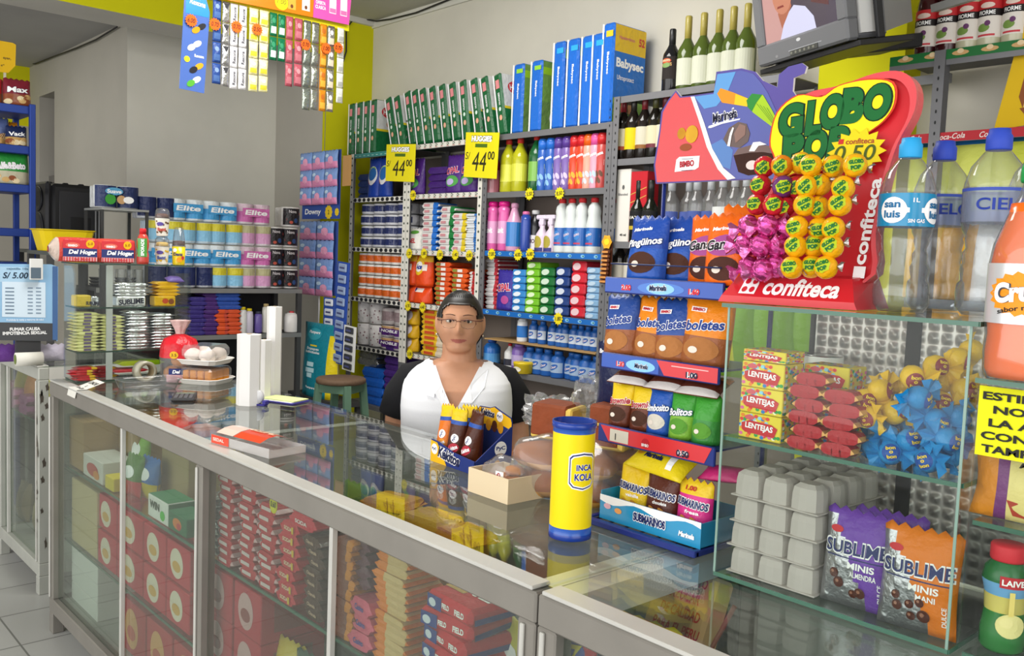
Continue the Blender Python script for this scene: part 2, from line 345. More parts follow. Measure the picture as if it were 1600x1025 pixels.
for k in range(9):
    z = r.uniform(.2, 1.0); mb.disc(SX(-4.33), 1.125+r.uniform(0, .03), z, r.uniform(.004, .012), r.uniform(.01, .05), mat('#4b443c', 'paper'), .001, 9, star=.4)
    mb.disc(FR(0, 1.114), -4.35+r.uniform(-.01, .015), r.uniform(.2, 1.0), r.uniform(.003, .008), r.uniform(.01, .04), mat('#5a5248', 'paper'), .001, 9, star=.4)
mb.build('chipped_paint', c3)
# ================================================================== tall glass case on the right
VX0, VX1, VY0, VY1, VZ = -.917, -.506, 1.35, 1.70, 1.53
t = thing('glass_case', 'glass display case on the counter holding egg trays and sweets, red lollipop stand on top', 'glass case')
def pane(name, t, *b): g = MB(); g.box(*b, GLASS); return g.build(name, t)
pane('front_pane', t, VX0+.004, VX1-.004, VY0, VY0+.005, CZ+.012, VZ); pane('side_pane', t, VX0, VX0+.004, VY0, VY1, CZ+.012, VZ); pane('side_pane', t, VX1-.004, VX1, VY0, VY1, CZ+.012, VZ)
for nm, z in (('glass_floor', CZ+.006), ('glass_shelf', 1.293), ('glass_top', VZ)):
    e = .012 if nm == 'glass_top' else 0
    g = MB(); g.box(VX0-e*.5, VX1+e, VY0+(.006 if nm == 'glass_shelf' else -e), VY1+e, z, z+.007, GLASS); y = VY0-e
    if nm == 'glass_shelf': g.box(VX0+.006, VX1-.006, VY1-.012, VY1-.004, z-.001, z+.008, mat('#3a3a3c')); y = VY0+.006
    g.box(VX0-e*.5, VX1+e, y-.002, y, z, z+.007, GEDGE); g.box(VX1+e, VX1+e+.002, y, VY1+e, z, z+.007, GEDGE); g.build(nm, t)
for x in (VX0, VX1-.003): g = MB(); g.box(x-.001, x+.003, VY0-.002, VY0, CZ+.013, VZ, mat('#7f9c90', 'gloss')); g.build('pane_edge', t)
def emboss():
    m = mat('#e4dcd8', 'plain', .32); N = m.node_tree.nodes; L = m.node_tree.links; b = N['Principled BSDF']; b.inputs['Metallic'].default_value = .35
    tc = N.new('ShaderNodeTexCoord'); mp = N.new('ShaderNodeMapping'); mp.inputs['Scale'].default_value = (1, .02, 1); L.new(tc.outputs['Object'], mp.inputs[0])
    outs = []
    for ax in 'XZ':
        w = N.new('ShaderNodeTexWave'); w.bands_direction = ax; w.wave_profile = 'SIN'; w.inputs['Scale'].default_value = 13; L.new(mp.outputs[0], w.inputs[0]); outs.append(w)
    a = N.new('ShaderNodeMath'); a.operation = 'MULTIPLY'; L.new(outs[0].outputs['Fac'], a.inputs[0]); L.new(outs[1].outputs['Fac'], a.inputs[1])
    u = N.new('ShaderNodeBump'); u.inputs['Strength'].default_value = 1; u.inputs['Distance'].default_value = .012; L.new(a.outputs[0], u.inputs['Height']); L.new(u.outputs[0], b.inputs['Normal']); return m
EMB = emboss(); DK = mat('#2a2a2c')
xa, xb, xc = PY(1.66, 1275, 510).x, PY(1.66, 1417, 515).x, PY(1.66, 1441, 517).x
for z0, z1 in ((CZ+.016, 1.285), (1.305, VZ-.012)):
    g = MB(); g.box(xa, xb, 1.66, 1.666, z0, z1, EMB); g.build('embossed_panel', t); g = MB(); g.box(xc, VX1-.006, 1.66, 1.666, z0, z1, EMB); g.build('embossed_panel', t)
g = MB(); g.box(xb, xc, 1.657, 1.672, CZ+.013, VZ-.001, DK, .002); g.box(xa-.012, xa, 1.657, 1.672, CZ+.013, VZ-.001, DK, .002); g.build('door_frame', t)
t = thing('glass_case', 'lower glass display case at the right edge with a yellow notice on its front', 'glass case')
X2 = .15; Z2 = 1.452
pane('front_pane', t, VX1+.012, X2, VY0+.004, VY0+.009, CZ+.012, Z2-.002)
for nm, z in (('glass_floor', CZ+.006), ('glass_shelf', 1.243), ('glass_top', Z2)):
    g = MB(); y = VY0-.02 if nm == 'glass_top' else VY0+.012
    g.box(VX1+.016, X2, y, VY1, z, z+.007, GLASS); g.box(VX1+.016, X2, y-.002, y, z, z+.007, GEDGE); g.build(nm, t)
pane('side_pane', t, X2-.004, X2, VY0+.01, VY1, CZ+.014, Z2-.002)
g = MB(); g.box(VX1+.02, X2-.01, 1.66, 1.666, CZ+.016, Z2-.01, EMB); g.build('embossed_panel', t)
# ================================================================== goods in the tall glass case
def egg_tray(seed):
    m = mat('#b9b1ab', 'paper'); mb = MB(); r = random.Random(seed); c = .056; n, k = 3, 4
    mb.box(-c*n/2-.001, c*n/2+.003, -.002, c*k+.004, 0, .003, m, .001)
    for i in range(n):
        for j in range(k):
            x, y = -c*n/2+c*(i+.5), c*(j+.5); b = .0282; tp = .019+r.uniform(-.001, .001); zt = .0475
            V = []; st = [(b, .003), (b*.995, .014), (b*.97, .030), (b*.90, .041), (tp*.9, zt)]
            for q, z in st:
                for s in range(12):
                    a = 2*PI*(s+.5)/12; cc, dd = math.cos(a), math.sin(a); g = q*(abs(cc)**3.4+abs(dd)**3.4)**(-1/3.4); g *= .975+.025*(s % 3 == 1); V.append((x+g*cc, y+g*dd, z+r.uniform(-.0006, .0006)))
            F = [(a*12+s, a*12+(s+1) % 12, (a+1)*12+(s+1) % 12, (a+1)*12+s) for a in range(4) for s in range(12)]+[tuple(48+s for s in range(12))]
            mb.add(V, F, m)
    return mb
zb = CZ+.014
for k in range(4):
    o = egg_tray(k).build('egg_tray', None, (-.822+(.004 if k == 3 else 0)+(-.003 if k % 2 else .002), 1.372+(.004 if k == 1 else 0), zb+.0462*k), (0, 0, .02-.012*k))
    tag(o, f'grey pulp egg tray in the glass case, {OV(k, 4)} of the stack of four', 'egg tray', 'stacked egg trays')
def mini_bag(colr, sub, beads):
    mb = MB(); w, h = .118, .158; sil = mat('#b4b4b8', 'foil', .35); c = mat(colr, 'bag')
    F_ = pillow(mb, w, h, .034, c, 12, 14, 3, band=lambda u, v: sil if u < -.012+.035*(v-.5)*-2 and v < .93 else c)
    blu = mat('#2d3566'); wh = mat('#f1f0ee')
    mb.text('SUBLIME', F_, 0, .098, .112, .026, wh, .0012, .05, 0, .03); mb.text('SUBLIME', F_, 0, .098, .108, .021, blu, .0018, .02, 0, .03)
    mb.grid(F_, -.05, .05, .080, .082, blu, .0012, 8, 1, 0)
    mb.disc(F_, -.037, .124, .012, .006, mat('#c33138'), .001, 12, 2)
    mb.text('MINIS', F_, .012, .070, .046, .011, wh, .0012, .03); mb.text(sub, F_, .016, .056, .045 if len(sub) > 5 else .03, .009, wh, .0012, .02)
    mb.text('DULCE', F_, .044, .034, .03, .007, wh, .0012, .02, 0, PI/2)
    r = random.Random(5)
    for x, y, q in beads: mb.disc(F_, x, y, q, q, mat('#4c2114', 'gloss'), .0014, 12, 2); mb.disc(F_, x-.002, y+.002, q*.35, q*.35, mat('#9a6b55', 'gloss'), .002, 8)
    return mb
b1 = mini_bag('#6a3fa0', 'ALMENDRA', [(-.034, .052, .008), (-.025, .038, .009), (.0, .024, .007), (.012, .028, .009)])
b2 = mini_bag('#d9761a', 'MANI', [(-.03, .052, .007), (-.027, .036, .008), (-.008, .042, .007), (.008, .048, .007), (.014, .028, .010), (-.005, .024, .007)])
p0 = PY(1.372, 1309, 985); tag(b1.build('chocolate_bag', None, (-.672, 1.39, zb), (-.08, 0, .05)), 'purple and silver bag of chocolate minis beside the egg trays', 'bag')
tag(b1.build('chocolate_bag', None, (-.642, 1.432, zb), (-.06, 0, .1)), 'purple bag of chocolate minis mostly hidden behind the orange one', 'bag')
tag(b2.build('chocolate_bag', None, (-.567, 1.378, zb), (-.07, 0, .08)), 'orange and silver bag of chocolate minis in the glass case', 'bag')
# upper shelf: candy boxes, red packs, wrapped chocolates, cans
ZS = 1.301
def candy_box():
    mb = MB(); w, d, h = .084, .062, .0445; base = mat('#e8d23a'); mb.box(-w/2, w/2, 0, d, 0, h, base, .0015); r = random.Random(9)
    cols = [mat(c) for c in ('#2f9e4a', '#e0403a', '#2a7fc0', '#f08a24', '#f5efc9', '#e46aa0', '#8fd0e8')]
    for F_, u0, u1, n in ((FR(), -w/2, w/2, 60), (SX(w/2), 0, d, 48)):
        for i in range(n): mb.disc(F_, r.uniform(u0+.004, u1-.004), r.uniform(.004, h-.004), .004, .0032, cols[i % 7], .0004+i*.000008, 8)
    for i in range(50): mb.disc(TP(h), r.uniform(-w/2+.004, w/2-.004), r.uniform(.004, d-.004), .004, .004, cols[i % 7], .0004, 8)
    F_ = FR(); red = mat('#c9252b'); mb.poly(F_, [(-.028, .010), (.030, .008), (.036, .024), (.024, .030), (-.02, .032), (-.036, .026), (-.034, .014)], red, .0012)
    mb.text('LENTEJAS', F_, 0, .021, .055, .013, mat('#ffffff'), .0018, .03, 0, -.04); mb.disc(F_, -.02, .037, .010, .0045, mat('#d65a64'), .0012, 12)
    return mb
bx = Proto(tag(candy_box().build('candy_box'), '', 'box'))
for k in range(3): bx.put((-.856, 1.372, ZS+.0455*k), 0, f'colourful candy box with red name banner, {OV(k, 3)} of the front three', 'candy boxes')
o = bx.put((-.858, 1.377, ZS+.1365), (-PI/2*0, 0, 0), 'colourful candy box lying open on top of the front candy boxes', 'candy boxes'); o.scale = (1, 1, .45)
for k in range(3): bx.put((-.79+.012, 1.447, ZS+.0455*k), 0, f'colourful candy box behind the red packs, {OV(k, 3)} of the rear stack', 'candy boxes')
def red_pack():
    mb = MB(); F_ = flatpack(mb, .052, .028, .0215, mat('#a9141f', 'bag'), 2, .006, endm=mat('#d9a25a', 'bag')); return mb
rp = Proto(tag(red_pack().build('wafer_pack'), '', 'sweet pack'))
for k in range(6):
    for i in range(2 if k < 5 else 1):
        rp.put((-.765+.062*i+(.006 if k % 2 else -.004), 1.376, ZS+.0217*k), (0, 0, .03*(k % 3)-.03), f'red wafer pack beside the candy boxes, {OL(i, 2)}, {OV(k, 6)} of its stack', 'red packs beside the candy boxes')
def twist_candy(c, name, rc, tcol, tails=1, R=.019):
    t = thing('wrapped_chocolate', '', 'sweet'); m = mat(c, 'film', .25); mb = MB()
    def f(p): return 1+.05*math.sin(p.x*9)*math.sin(p.y*7+p.z*8)
    mb.ell((0, 0, R), (R, R, R), m, 16, 10, f); wo = mb.build('wrapper', t)
    for s in ((-1, 1) if tails == 2 else (1,)):
        q = MB(); V = [(s*R*.8, 0, R)]; n = 10
        for i in range(n+1):
            a = -PI*.55+PI*1.1*i/n; L_ = .024+.006*(i % 2); V.append((s*(R*.8+L_*math.cos(a)*.95), .012*math.sin(a*2+1)*(1 if i % 2 else -1)*.6, R+L_*math.sin(a)))
        q.add(V, [(0, i, i+1) for i in range(1, n+1)], m); q.build('twisted_end', t)
    g = MB(); a0 = rc
    D = lambda u, v, n: tuple(Vector((0, 0, R))+Matrix.Rotation(a0, 3, 'Z') @ Vector(((R+.0012+n)*math.sin(u/R)*math.cos(v/R), -(R+.0012+n)*math.cos(u/R)*math.cos(v/R), (R+.0012+n)*math.sin(v/R))))
    g.disc(D, 0, 0, .014, .014, mat('#8a1f24' if 'ead' in c or c.startswith('#e') else '#1f4fa0', 'bag'), 0, 16, 3)
    yl = mat('#f3cf1d'); g.text('bon', D, 0, .0065, .014, .0055, yl, .0006, .03); g.text('o', D, 0, 0, .005, .004, yl, .0006, .03); g.text('bon', D, 0, -.0065, .014, .0055, yl, .0006, .03); g.build('round_label', wo)
    return t
YW, BW = '#e3b512', '#1f86c6'
spots = [('y', 1352, 628, 1.40, .3), ('y', 1378, 610, 1.42, 1.2), ('y', 1424, 588, 1.40, .2), ('y', 1462, 575, 1.44, .6), ('y', 1476, 600, 1.46, 2), ('y', 1492, 560, 1.47, 1.2), ('y', 1405, 648, 1.41, .9), ('y', 1372, 650, 1.40, -.7), ('y', 1445, 610, 1.45, 2.4), ('y', 1470, 632, 1.43, .2), ('y', 1495, 606, 1.46, .9), ('y', 1512, 548, 1.50, 2.2), ('y', 1410, 605, 1.47, 1.6), ('y', 1335, 606, 1.47, 2.7),
         ('b', 1392, 718, 1.375, 0), ('b', 1455, 726, 1.375, -.5), ('b', 1425, 690, 1.39, .5), ('b', 1473, 690, 1.385, .8), ('b', 1362, 712, 1.41, 2.6), ('b', 1436, 618, 1.385, 1), ('b', 1460, 655, 1.40, .4), ('b', 1490, 650, 1.42, 1.4), ('b', 1490, 712, 1.41, 2), ('b', 1390, 682, 1.40, 1.5), ('b', 1425, 660, 1.43, .3)]
ypro = Proto(twist_candy(YW, '', .5, '')); bpro = Proto(twist_candy(BW, '', .5, '', 2))
CAN = [[c, PY(Y, x, y).x, Y, max(PY(Y, x, y).z, ZS+.02), a] for c, x, y, Y, a in spots]
for it in range(60):
    for i in range(len(CAN)):
        for j in range(i):
            d = Vector(CAN[i][1:4])-Vector(CAN[j][1:4]); l = max(d.length, 1e-4)
            if l < .0365:
                d *= (.0365-l)/l*.5
                for k in range(3): CAN[i][k+1] += d[k]; CAN[j][k+1] -= d[k]
    for q in CAN: q[1] = min(max(q[1], -.69), VX1-.028); q[2] = min(max(q[2], VY0+.030), 1.625); q[3] = min(max(q[3], ZS+.0195), VZ-.03)
CAN.sort(key=lambda q: (q[0], q[3]))
yi = bi = 0
ny = sum(q[0] == 'y' for q in CAN); nb = len(CAN)-ny
for c, x, Y, z, a in CAN:
    if c == 'y': yi += 1; k = OV(yi-1, ny)
    else: bi += 1; k = OV(bi-1, nb)
    (ypro if c == 'y' else bpro).put((x, Y, z-.019), (rnd.uniform(-.4, .4), rnd.uniform(-.4, .4), a), f'{"yellow" if c == "y" else "blue"} twist-wrapped chocolate in the glass case, {k} of the {"yellow" if c == "y" else "blue"} ones', 'wrapped chocolates in the glass case')
def can(txt, body, band, r=.0365, h=.08):
    mb = MB(); C = CY(r); mb.lathe([(r*.96, 0), (r, .003), (r, h-.003), (r*.96, h), (r*.9, h-.001)], [mat('#c9c9c9', 'chrome'), mat(body, 'gloss'), mat('#c9c9c9', 'chrome'), mat('#c9c9c9', 'chrome')], 24)
    mb.grid(C, -.1, .1, 0.004, h*.35, mat(band), .0005, 24, 1); mb.text(txt, C, .01, h*.7, .055, h*.17, mat('#222222'), .0012, .02); mb.disc(C, .01, h*.38, .014, .014, mat('#a33a36'), .001, 14, 2); return mb
cn = Proto(tag(can('GLORIA', '#e9e7e2', '#d9d6cf').build('milk_can'), '', 'can'))
CANZ = PY(1.575, 1240, 551).z-.08
a_ = PY(1.575, 1243, 560).x; g = MB(); g.box(a_-.045, a_+.10, 1.535, 1.635, ZS, CANZ, mat('#7a6a52', 'card')); tag(g.build('carton'), 'brown carton at the back of the glass case under the milk cans', 'box')
for i, x in enumerate((1243, 1279)):
    p = PY(1.575, x, 560); cn.put((p.x, 1.575+.02*i, CANZ+.001), (0, 0, .25-.2*i), 'white milk can standing behind the candy boxes, '+('left one' if i == 0 else 'right one partly behind the dark frame'), 'milk cans')
# ================================================================== lower case at the right edge
g = MB(); a = PY(1.35, 1516, 597); b = PY(1.35, 1513, 708); w = .27; yb = mat('#e3e31c', 'paper')
F_ = FR(VX1+.014, 1.352); g.box(VX1+.014, VX1+.014+w, 1.3525, 1.3535, b.z, a.z-.003, yb); h = a.z-.003-b.z; z1 = a.z-.003; blk = mat('#1c1c16')
for i, (tx, x, wd) in enumerate((('ESTIMADO CLIENTE', .006, .25), ('NO CONFIAR', .021, .17), ('LA ALARMA', .016, .15), ('CON EL PAGO', .007, .18), ('TAMPOCO', .009, .12))):
    g.text(tx, F_, x+wd/2, z1-.013-.0188*i, wd, .0115, blk, .0014, .035)
g.text('MUCHAS GRACIAS', F_, .06+.08, z1-.104, .16, .008, blk, .0014, .02, .3)
tag(g.build('paper_notice'), 'bright yellow paper notice with black lettering on the lower glass case', 'notice')
def bottle_thing(name, label, cat, body, cap, extras, loc, rot=0, group=None):
    t = thing(name, label, cat, loc, rot, group); bo = body.build('body', t); cap.build('cap', t)
    for nm, m in extras: m.build(nm, bo)
    return t
def crush():
    R = .052; pr = [(.046, 0), (R*.98, .012), (R, .035), (R*.965, .06), (R, .075), (R, .16), (R*.93, .185), (R*.66, .225), (R*.40, .255), (.0165, .275), (.0155, .285)]
    b = MB(); b.lathe(pr, PET, 28, rip=lambda a, h: .05*math.cos(5*a)*max(0, (.03-h)/.03)); q = MB(); q.lathe([(r*.94, h+.002) for r, h in pr[:8]]+[(.030, .243)], mat('#f26a10', 'gloss'), 24)
    c = MB(); c.lathe([(.0195, .272), (.0205, .275), (.0205, .292), (.0185, .298)], mat('#159447'), 24, rip=lambda a, h: .02*math.cos(24*a))
    l = MB(); C = CY(R); l.lathe([(R+.0006, .078), (R+.0006, .16)], mat('#d5d5d8', 'metal', .3), 32, cap=False)
    r = random.Random(3); pts = []
    for i in range(40): a = 2*PI*i/40; k = 1+.17*math.sin(7*a+1)*(.6+.4*math.sin(3*a)); pts.append((-.018+.048*k*math.cos(a), .120+.030*k*math.sin(a)))
    l.disc(C, -.018, .119, .050, .031, mat('#f0941c'), .0012, 36, 4, star=.14)
    gr = mat('#4a4a55'); wh = mat('#ffffff')
    l.text('Crush', C, -.019, .122, .075, .030, gr, .0018, .09, .1, .12); l.text('Crush', C, -.020, .123, .073, .028, wh, .0024, .05, .1, .12); l.text('sabor naranja', C, -.017, .097, .066, .009, blk, .002, .02, 0, .12, arc=.003)
    return b, c, [('orange_drink', q), ('label', l)]
p = PZ(Z2+.007, 1596, 594); b, c, e = crush(); bottle_thing('soda_bottle', 'plastic bottle of orange soda with a green cap on the lower case', 'bottle', b, c, e, (p.x, p.y, Z2+.008), .55)
mb = MB(); F_ = pillow(mb, .2, .105, .03, mat('#e08a1c', 'bag'), 12, 10, 5, band=lambda u, v: mat('#e08a1c', 'bag') if u < -.068 else mat('#7a3a78', 'bag') if u < -.05 else mat('#ecd98a', 'bag'))
mb.disc(F_, .03, .055, .04, .026, mat('#f3efe4'), .0012, 20, 3); mb.disc(F_, .03, .062, .036, .016, mat('#e6c98a'), .002, 18, 3); mb.poly(F_, [(-.05, .03), (.09, .012), (.09, .0), (-.04, .008)], mat('#b7402c'), .0012)

p = PY(1.39, 1512, 815); tag(mb.build('oat_bag', None, (p.x+.098, 1.40, 1.251), (-.1, 0, 0)), 'orange and purple oat bag with a bowl picture, below the yellow notice', 'bag')
def yogurt():
    pr = [(.026, 0), (.031, .006), (.031, .03), (.027, .06), (.0285, .085), (.033, .105), (.030, .122), (.022, .132), (.020, .137)]
    cols = [mat('#2f7d3a', 'gloss')]*3+[mat('#d8c86a', 'gloss')]*1+[mat('#6fa8d8', 'gloss')]+[mat('#1d6a34', 'gloss')]*4
    b = MB(); b.lathe(pr, cols, 24); c = MB(); c.lathe([(.0235, .134), (.0245, .137), (.0245, .155), (.0225, .158)], mat('#d9303c'), 24, rip=lambda a, h: .015*math.cos(30*a))
    l = MB(); C = CY(.0335); l.grid(C, -.018, .018, .100, .117, mat('#c22b36'), .0006, 8, 1); l.text('LAIVE', C, 0, .1085, .03, .009, mat('#ffffff'), .0014, .03)
    l.disc(C, 0, .045, .020, .018, mat('#efe29a'), .0004, 18, 2); l.disc(C, -.006, .05, .009, .008, mat('#f6e7a2'), .0012, 12, 2); l.grid(C, -.004, .003, .06, .095, mat('#f0d87a'), .0006)
    return b, c, [('label', l)]
b, c, e = yogurt(); yp = Proto(bottle_thing('yogurt_bottle', '', 'bottle', b, c, e, (0, 0, 0)))
for i, (x, Y) in enumerate(((-.458, 1.42), (-.432, 1.49), (-.405, 1.56), (-.375, 1.62))):
    yp.put((x, Y, CZ+.014), .6, f'green yogurt bottle with red cap in the lower case, {("nearest", "second", "third", "farthest")[i]} of the row', 'yogurt bottles')
b = MB(); b.lathe([(.026, 0), (.03, .006), (.03, .03), (.026, .06), (.031, .10), (.028, .118), (.02, .128)], mat('#f2f1ee', 'gloss'), 24); c = MB(); c.lathe([(.0225, .126), (.0235, .13), (.0235, .146), (.021, .149)], mat('#d9303c'), 24)
l = MB(); l.grid(CY(.03), -.006, .004, .035, .09, mat('#2e7a50'), .0012, 3, 6); bottle_thing('yogurt_bottle', 'white yogurt bottle with red cap at the right edge of the picture', 'bottle', b, c, [('label', l)], (-.372, 1.41, CZ+.014), .7)
# ================================================================== lollipop stand on the tall case
zt = VZ+.008
gx0, gx1 = -.945, -.70
t = thing('lollipop_stand', 'large red plastic lollipop stand with green lettering on yellow, on the tall case', 'display stand', (-.825, 1.42, zt), .12)
RED = mat('#d0202c', 'gloss', .3); RED2 = mat('#dd4a50', 'gloss', .3)
m = MB()                                                    # sloping base
V = [(-.135, -.035, 0), (.115, -.035, 0), (.115, .12, 0), (-.135, .12, 0), (-.128, -.035, .012), (.110, -.035, .012), (.11, .12, .012), (-.128, .12, .012), (-.115, .005, .05), (.09, .005, .05), (.095, .11, .06), (-.115, .11, .06)]
m.add(V, [(3, 2, 1, 0), (0, 1, 5, 4), (1, 2, 6, 5), (2, 3, 7, 6), (3, 0, 4, 7), (4, 5, 9, 8), (5, 6, 10, 9), (6, 7, 11, 10), (7, 4, 8, 11), (8, 9, 10, 11)], RED)
SL = lambda u, v, n: (u, -.035+.040*v/.038-n*.7, .012+v+n*.7)
wh = mat('#fbfbfb'); m.text('confiteca', SL, .012, .019, .135, .030, wh, .001, .03); m.grid(SL, -.098, -.068, .004, .033, wh, .001)
for q in (0, 1): m.disc(SL, -.083-.007+.014*q, .0185-.007+.014*q, .005, .005, RED, .0016, 10); m.disc(SL, -.083+.007-.014*q, .0185-.007+.014*q, .005, .005, RED, .0016, 10)
m.build('base', t)
def smooth_poly(pts, n=5):
    o = []; N_ = len(pts)
    for i in range(N_):
        p0, p1, p2, p3 = pts[i-1], pts[i], pts[(i+1) % N_], pts[(i+2) % N_]
        for k in range(n):
            s = k/n; o.append(tuple(.5*((2*b)+(-a+c)*s+(2*a-5*b+4*c-d)*s*s+(-a+3*b-3*c+d)*s**3) for a, b, c, d in zip(p0, p1, p2, p3)))
    return o
out = [(-.105, .045), (-.108, .13), (-.100, .22), (-.085, .29), (-.090, .35), (-.062, .388), (0, .398), (.06, .414), (.105, .412), (.132, .385), (.137, .34), (.118, .285), (.108, .22), (.105, .13), (.10, .045)]
BK = lambda u, v, n: (u, .035+.10*(v/.4)-n, v)              # leans backwards
m = MB(); so = smooth_poly(out, 4); m.prism(so, .028, RED, BK, RED2)
inner = [(x*.93+.0, .045+(y-.045)*.965) for x, y in so]; m.add([BK(x, y, .0) for x, y in so]+[BK(x, y, .010) for x, y in so]+[BK(x, y, .010) for x, y in inner]+[BK(x, y, .001) for x, y in inner],
    [q for i in range(len(so)) for j in [(i+1) % len(so)] for k in range(3) for q in [(k*len(so)+i, k*len(so)+j, (k+1)*len(so)+j, (k+1)*len(so)+i)]], mat('#dc4f56', 'gloss', .25))
m.text('confiteca', BK, .088, .15, .15, .022, wh, .0115, .03, 0, PI/2-.04); m.grid(BK, .078, .098, .052, .072, wh, .0115)
m.build('back_board', t)
m = MB(); YL = mat('#f2e21a'); cl = smooth_poly([(-.100, .27), (-.114, .30), (-.110, .355), (-.075, .385), (-.03, .378), (.0, .396), (.05, .402), (.093, .392), (.102, .355), (.088, .325), (.06, .30), (.045, .262), (0, .243), (-.05, .240), (-.075, .232), (-.092, .24)], 4)
BK2 = lambda u, v, n: BK(u, v, n+.0135)
m.prism([(x*1.03, .31+(y-.31)*1.03) for x, y in cl], .003, mat('#d8422a'), lambda u, v, n: BK(u, v, n+.0128)); m.poly(BK2, cl, YL, .0006)
gd = mat('#15662f'); dk = mat('#10301a')
def lets(s, pos, h, bm):
    for ch, (x, y, w, rt_) in zip(s, pos): bm.text(ch, BK2, x, y, w*1.13, h*1.06, dk, .0012, .10, 0, rt_); bm.text(ch, BK2, x, y, w, h, gd, .002, .07, 0, rt_)
lets('GLOBO', [(-.080, .338, .046, .1), (-.036, .340, .030, .05), (-.004, .349, .042, 0), (.032, .357, .040, .02), (.074, .360, .046, -.05)], .066, m)
lets('POP', [(-.066, .283, .040, .12), (-.024, .287, .042, .05), (.016, .291, .036, 0)], .060, m); m.build('name_board', t)
m = MB(); BK3 = lambda u, v, n: BK(u, v, n+.018); n = 14
pts = [(.052+.052*(1 if i % 2 == 0 else .76)*math.cos(2*PI*i/(2*n)), .272+.044*(1 if i % 2 == 0 else .74)*math.sin(2*PI*i/(2*n))) for i in range(2*n)]
m.prism([(x*1.0, y) for x, y in pts], .001, mat('#e9cf14'), BK3); m.text('confiteca', BK3, .056, .291, .05, .010, mat('#a3432c'), .001, .02); m.grid(BK3, .018, .027, .287, .296, mat('#c4302c'), .001)
m.text('0,50', BK3, .050, .268, .072, .032, mat('#4a5a1a'), .001, .01, .1); m.grid(BK3, .04, .075, .2465, .2475, mat('#b4552c'), .001); m.build('price_star', t)
def lolly(c, c2, tail):
    t_ = thing('lollipop', '', 'lollipop'); R = .0192; m = MB(); F1 = mat(c, 'film', .25)
    m.ell((0, -R, 0), (R, R, R*1.02), F1, 14, 9, lambda p: 1+.045*math.sin(6*math.atan2(p.z, p.x))*abs(p.y)); wo = m.build('wrapper', t_)
    l = MB(); D = lambda u, v, n: ((R+.001+n)*math.sin(u/R)*math.cos(v/R), -R-(R+.001+n)*math.cos(u/R)*math.cos(v/R), (R+.001+n)*math.sin(v/R))
    if tail == '#d8a8c8':
        l.ell((0, -R, 0), (R*1.03, R*1.03, R*1.05), mat('#cf4f9a', 'foil', .3), 14, 9, lambda p: 1+.09*math.sin(7*math.atan2(p.z, p.x)+4*p.y)); l.build('foil_sleeve', wo); l = MB()
        for q_ in (-1, 1):
            l = MB(); V = [(q_*R*.8, -R, 0)]+[(q_*(R*1.75+.004*(i % 2)), -R+.018*math.cos(PI*2*i/9)*.6, .018*math.sin(PI*2*i/9)) for i in range(10)]; l.add(V, [(0, i, i+1) for i in range(1, 10)], mat('#d978b4', 'foil', .3)); l.build('twisted_end', wo)
        s = MB(); s.tube([(0, -R, 0), (0, .012, -.003)], .0022, mat('#eeeae0')); s.build('stick', t_); return t_
    l.disc(D, 0, 0, .0145, .0125, mat('#b7c91c'), .0002, 14, 2, .3, .15); r = random.Random(2); gn = mat('#12682c')
    l.text('GLOBO', D, 0, .0040, .022, .0065, gn, .001, .07, 0, .3); l.text('POP', D, 0.001, -.0045, .015, .0065, gn, .001, .07, 0, .3); l.build('round_label', wo)
    k = MB(); q = [(0, 0, 0)]
    for i in range(9): a = 2*PI*i/8; k_ = .007+.004*(i % 2); q.append((R*1.05+abs(math.cos(a))*.005+.003*(i % 3), -R+k_*math.sin(a)*.6, k_*math.cos(a)))
    q[0] = (R*.85, -R, 0); k.add(q, [(0, i, i+1) for i in range(1, 9)], mat('#b9b5b2', 'foil', .3)); k.build('twisted_end', t_)
    s = MB(); s.tube([(0, -R, 0), (0, .012, -.003)], .0022, mat('#eeeae0')); s.build('stick', t_)
    return t_
PRO = {k: Proto(lolly(*v)) for k, v in dict(yellow=('#e9a90f', '', '#d9d6d2'), orange=('#e07f12', '', '#d9d6d2'), red=('#c2242e', '', '#d9d6d2'), purple=('#6a3270', '', '#d9d6d2'), pink=('#d455a0', '', '#d8a8c8')).items()}
rows = [(260, [('red', 1198), ('orange', 1225), ('yellow', 1253), ('yellow', 1272), ('yellow', 1305), ('yellow', 1335)]),
        (292, [('red', 1196), ('purple', 1224), ('red', 1248), ('yellow', 1264), ('yellow', 1288), ('yellow', 1322)]),
        (322, [('red', 1190), ('red', 1210), ('red', 1232), ('yellow', 1258), ('yellow', 1284), ('yellow', 1316)]),
        (355, [('pink', 1178), ('pink', 1203), ('pink', 1230), ('yellow', 1253), ('yellow', 1280), ('yellow', 1306)]),
        (388, [('pink', 1172), ('pink', 1196), ('pink', 1222), ('yellow', 1249), ('yellow', 1273), ('yellow', 1305)]),
        (420, [('pink', 1172), ('pink', 1196), ('pink', 1218), ('yellow', 1244), ('yellow', 1270), ('yellow', 1298)])]
for j, (y, cs) in enumerate(rows):
    for i, (c, x) in enumerate(cs):
        Yf = 1.405+.006*(5-j)+(.012 if i in (0, 1, 2) else 0)-.020*(i % 2); p = PY(Yf, x, y+.02*(x-1250)*.6)
        PRO[c].put((p.x, Yf, p.z), (rnd.uniform(-.2, .2), rnd.uniform(-.5, .3), rnd.uniform(.1, .55)), f'{c} wrapped lollipop on the red stand, {OW[j]} row from top, {OL(i, 6)}', 'lollipops on the red stand')
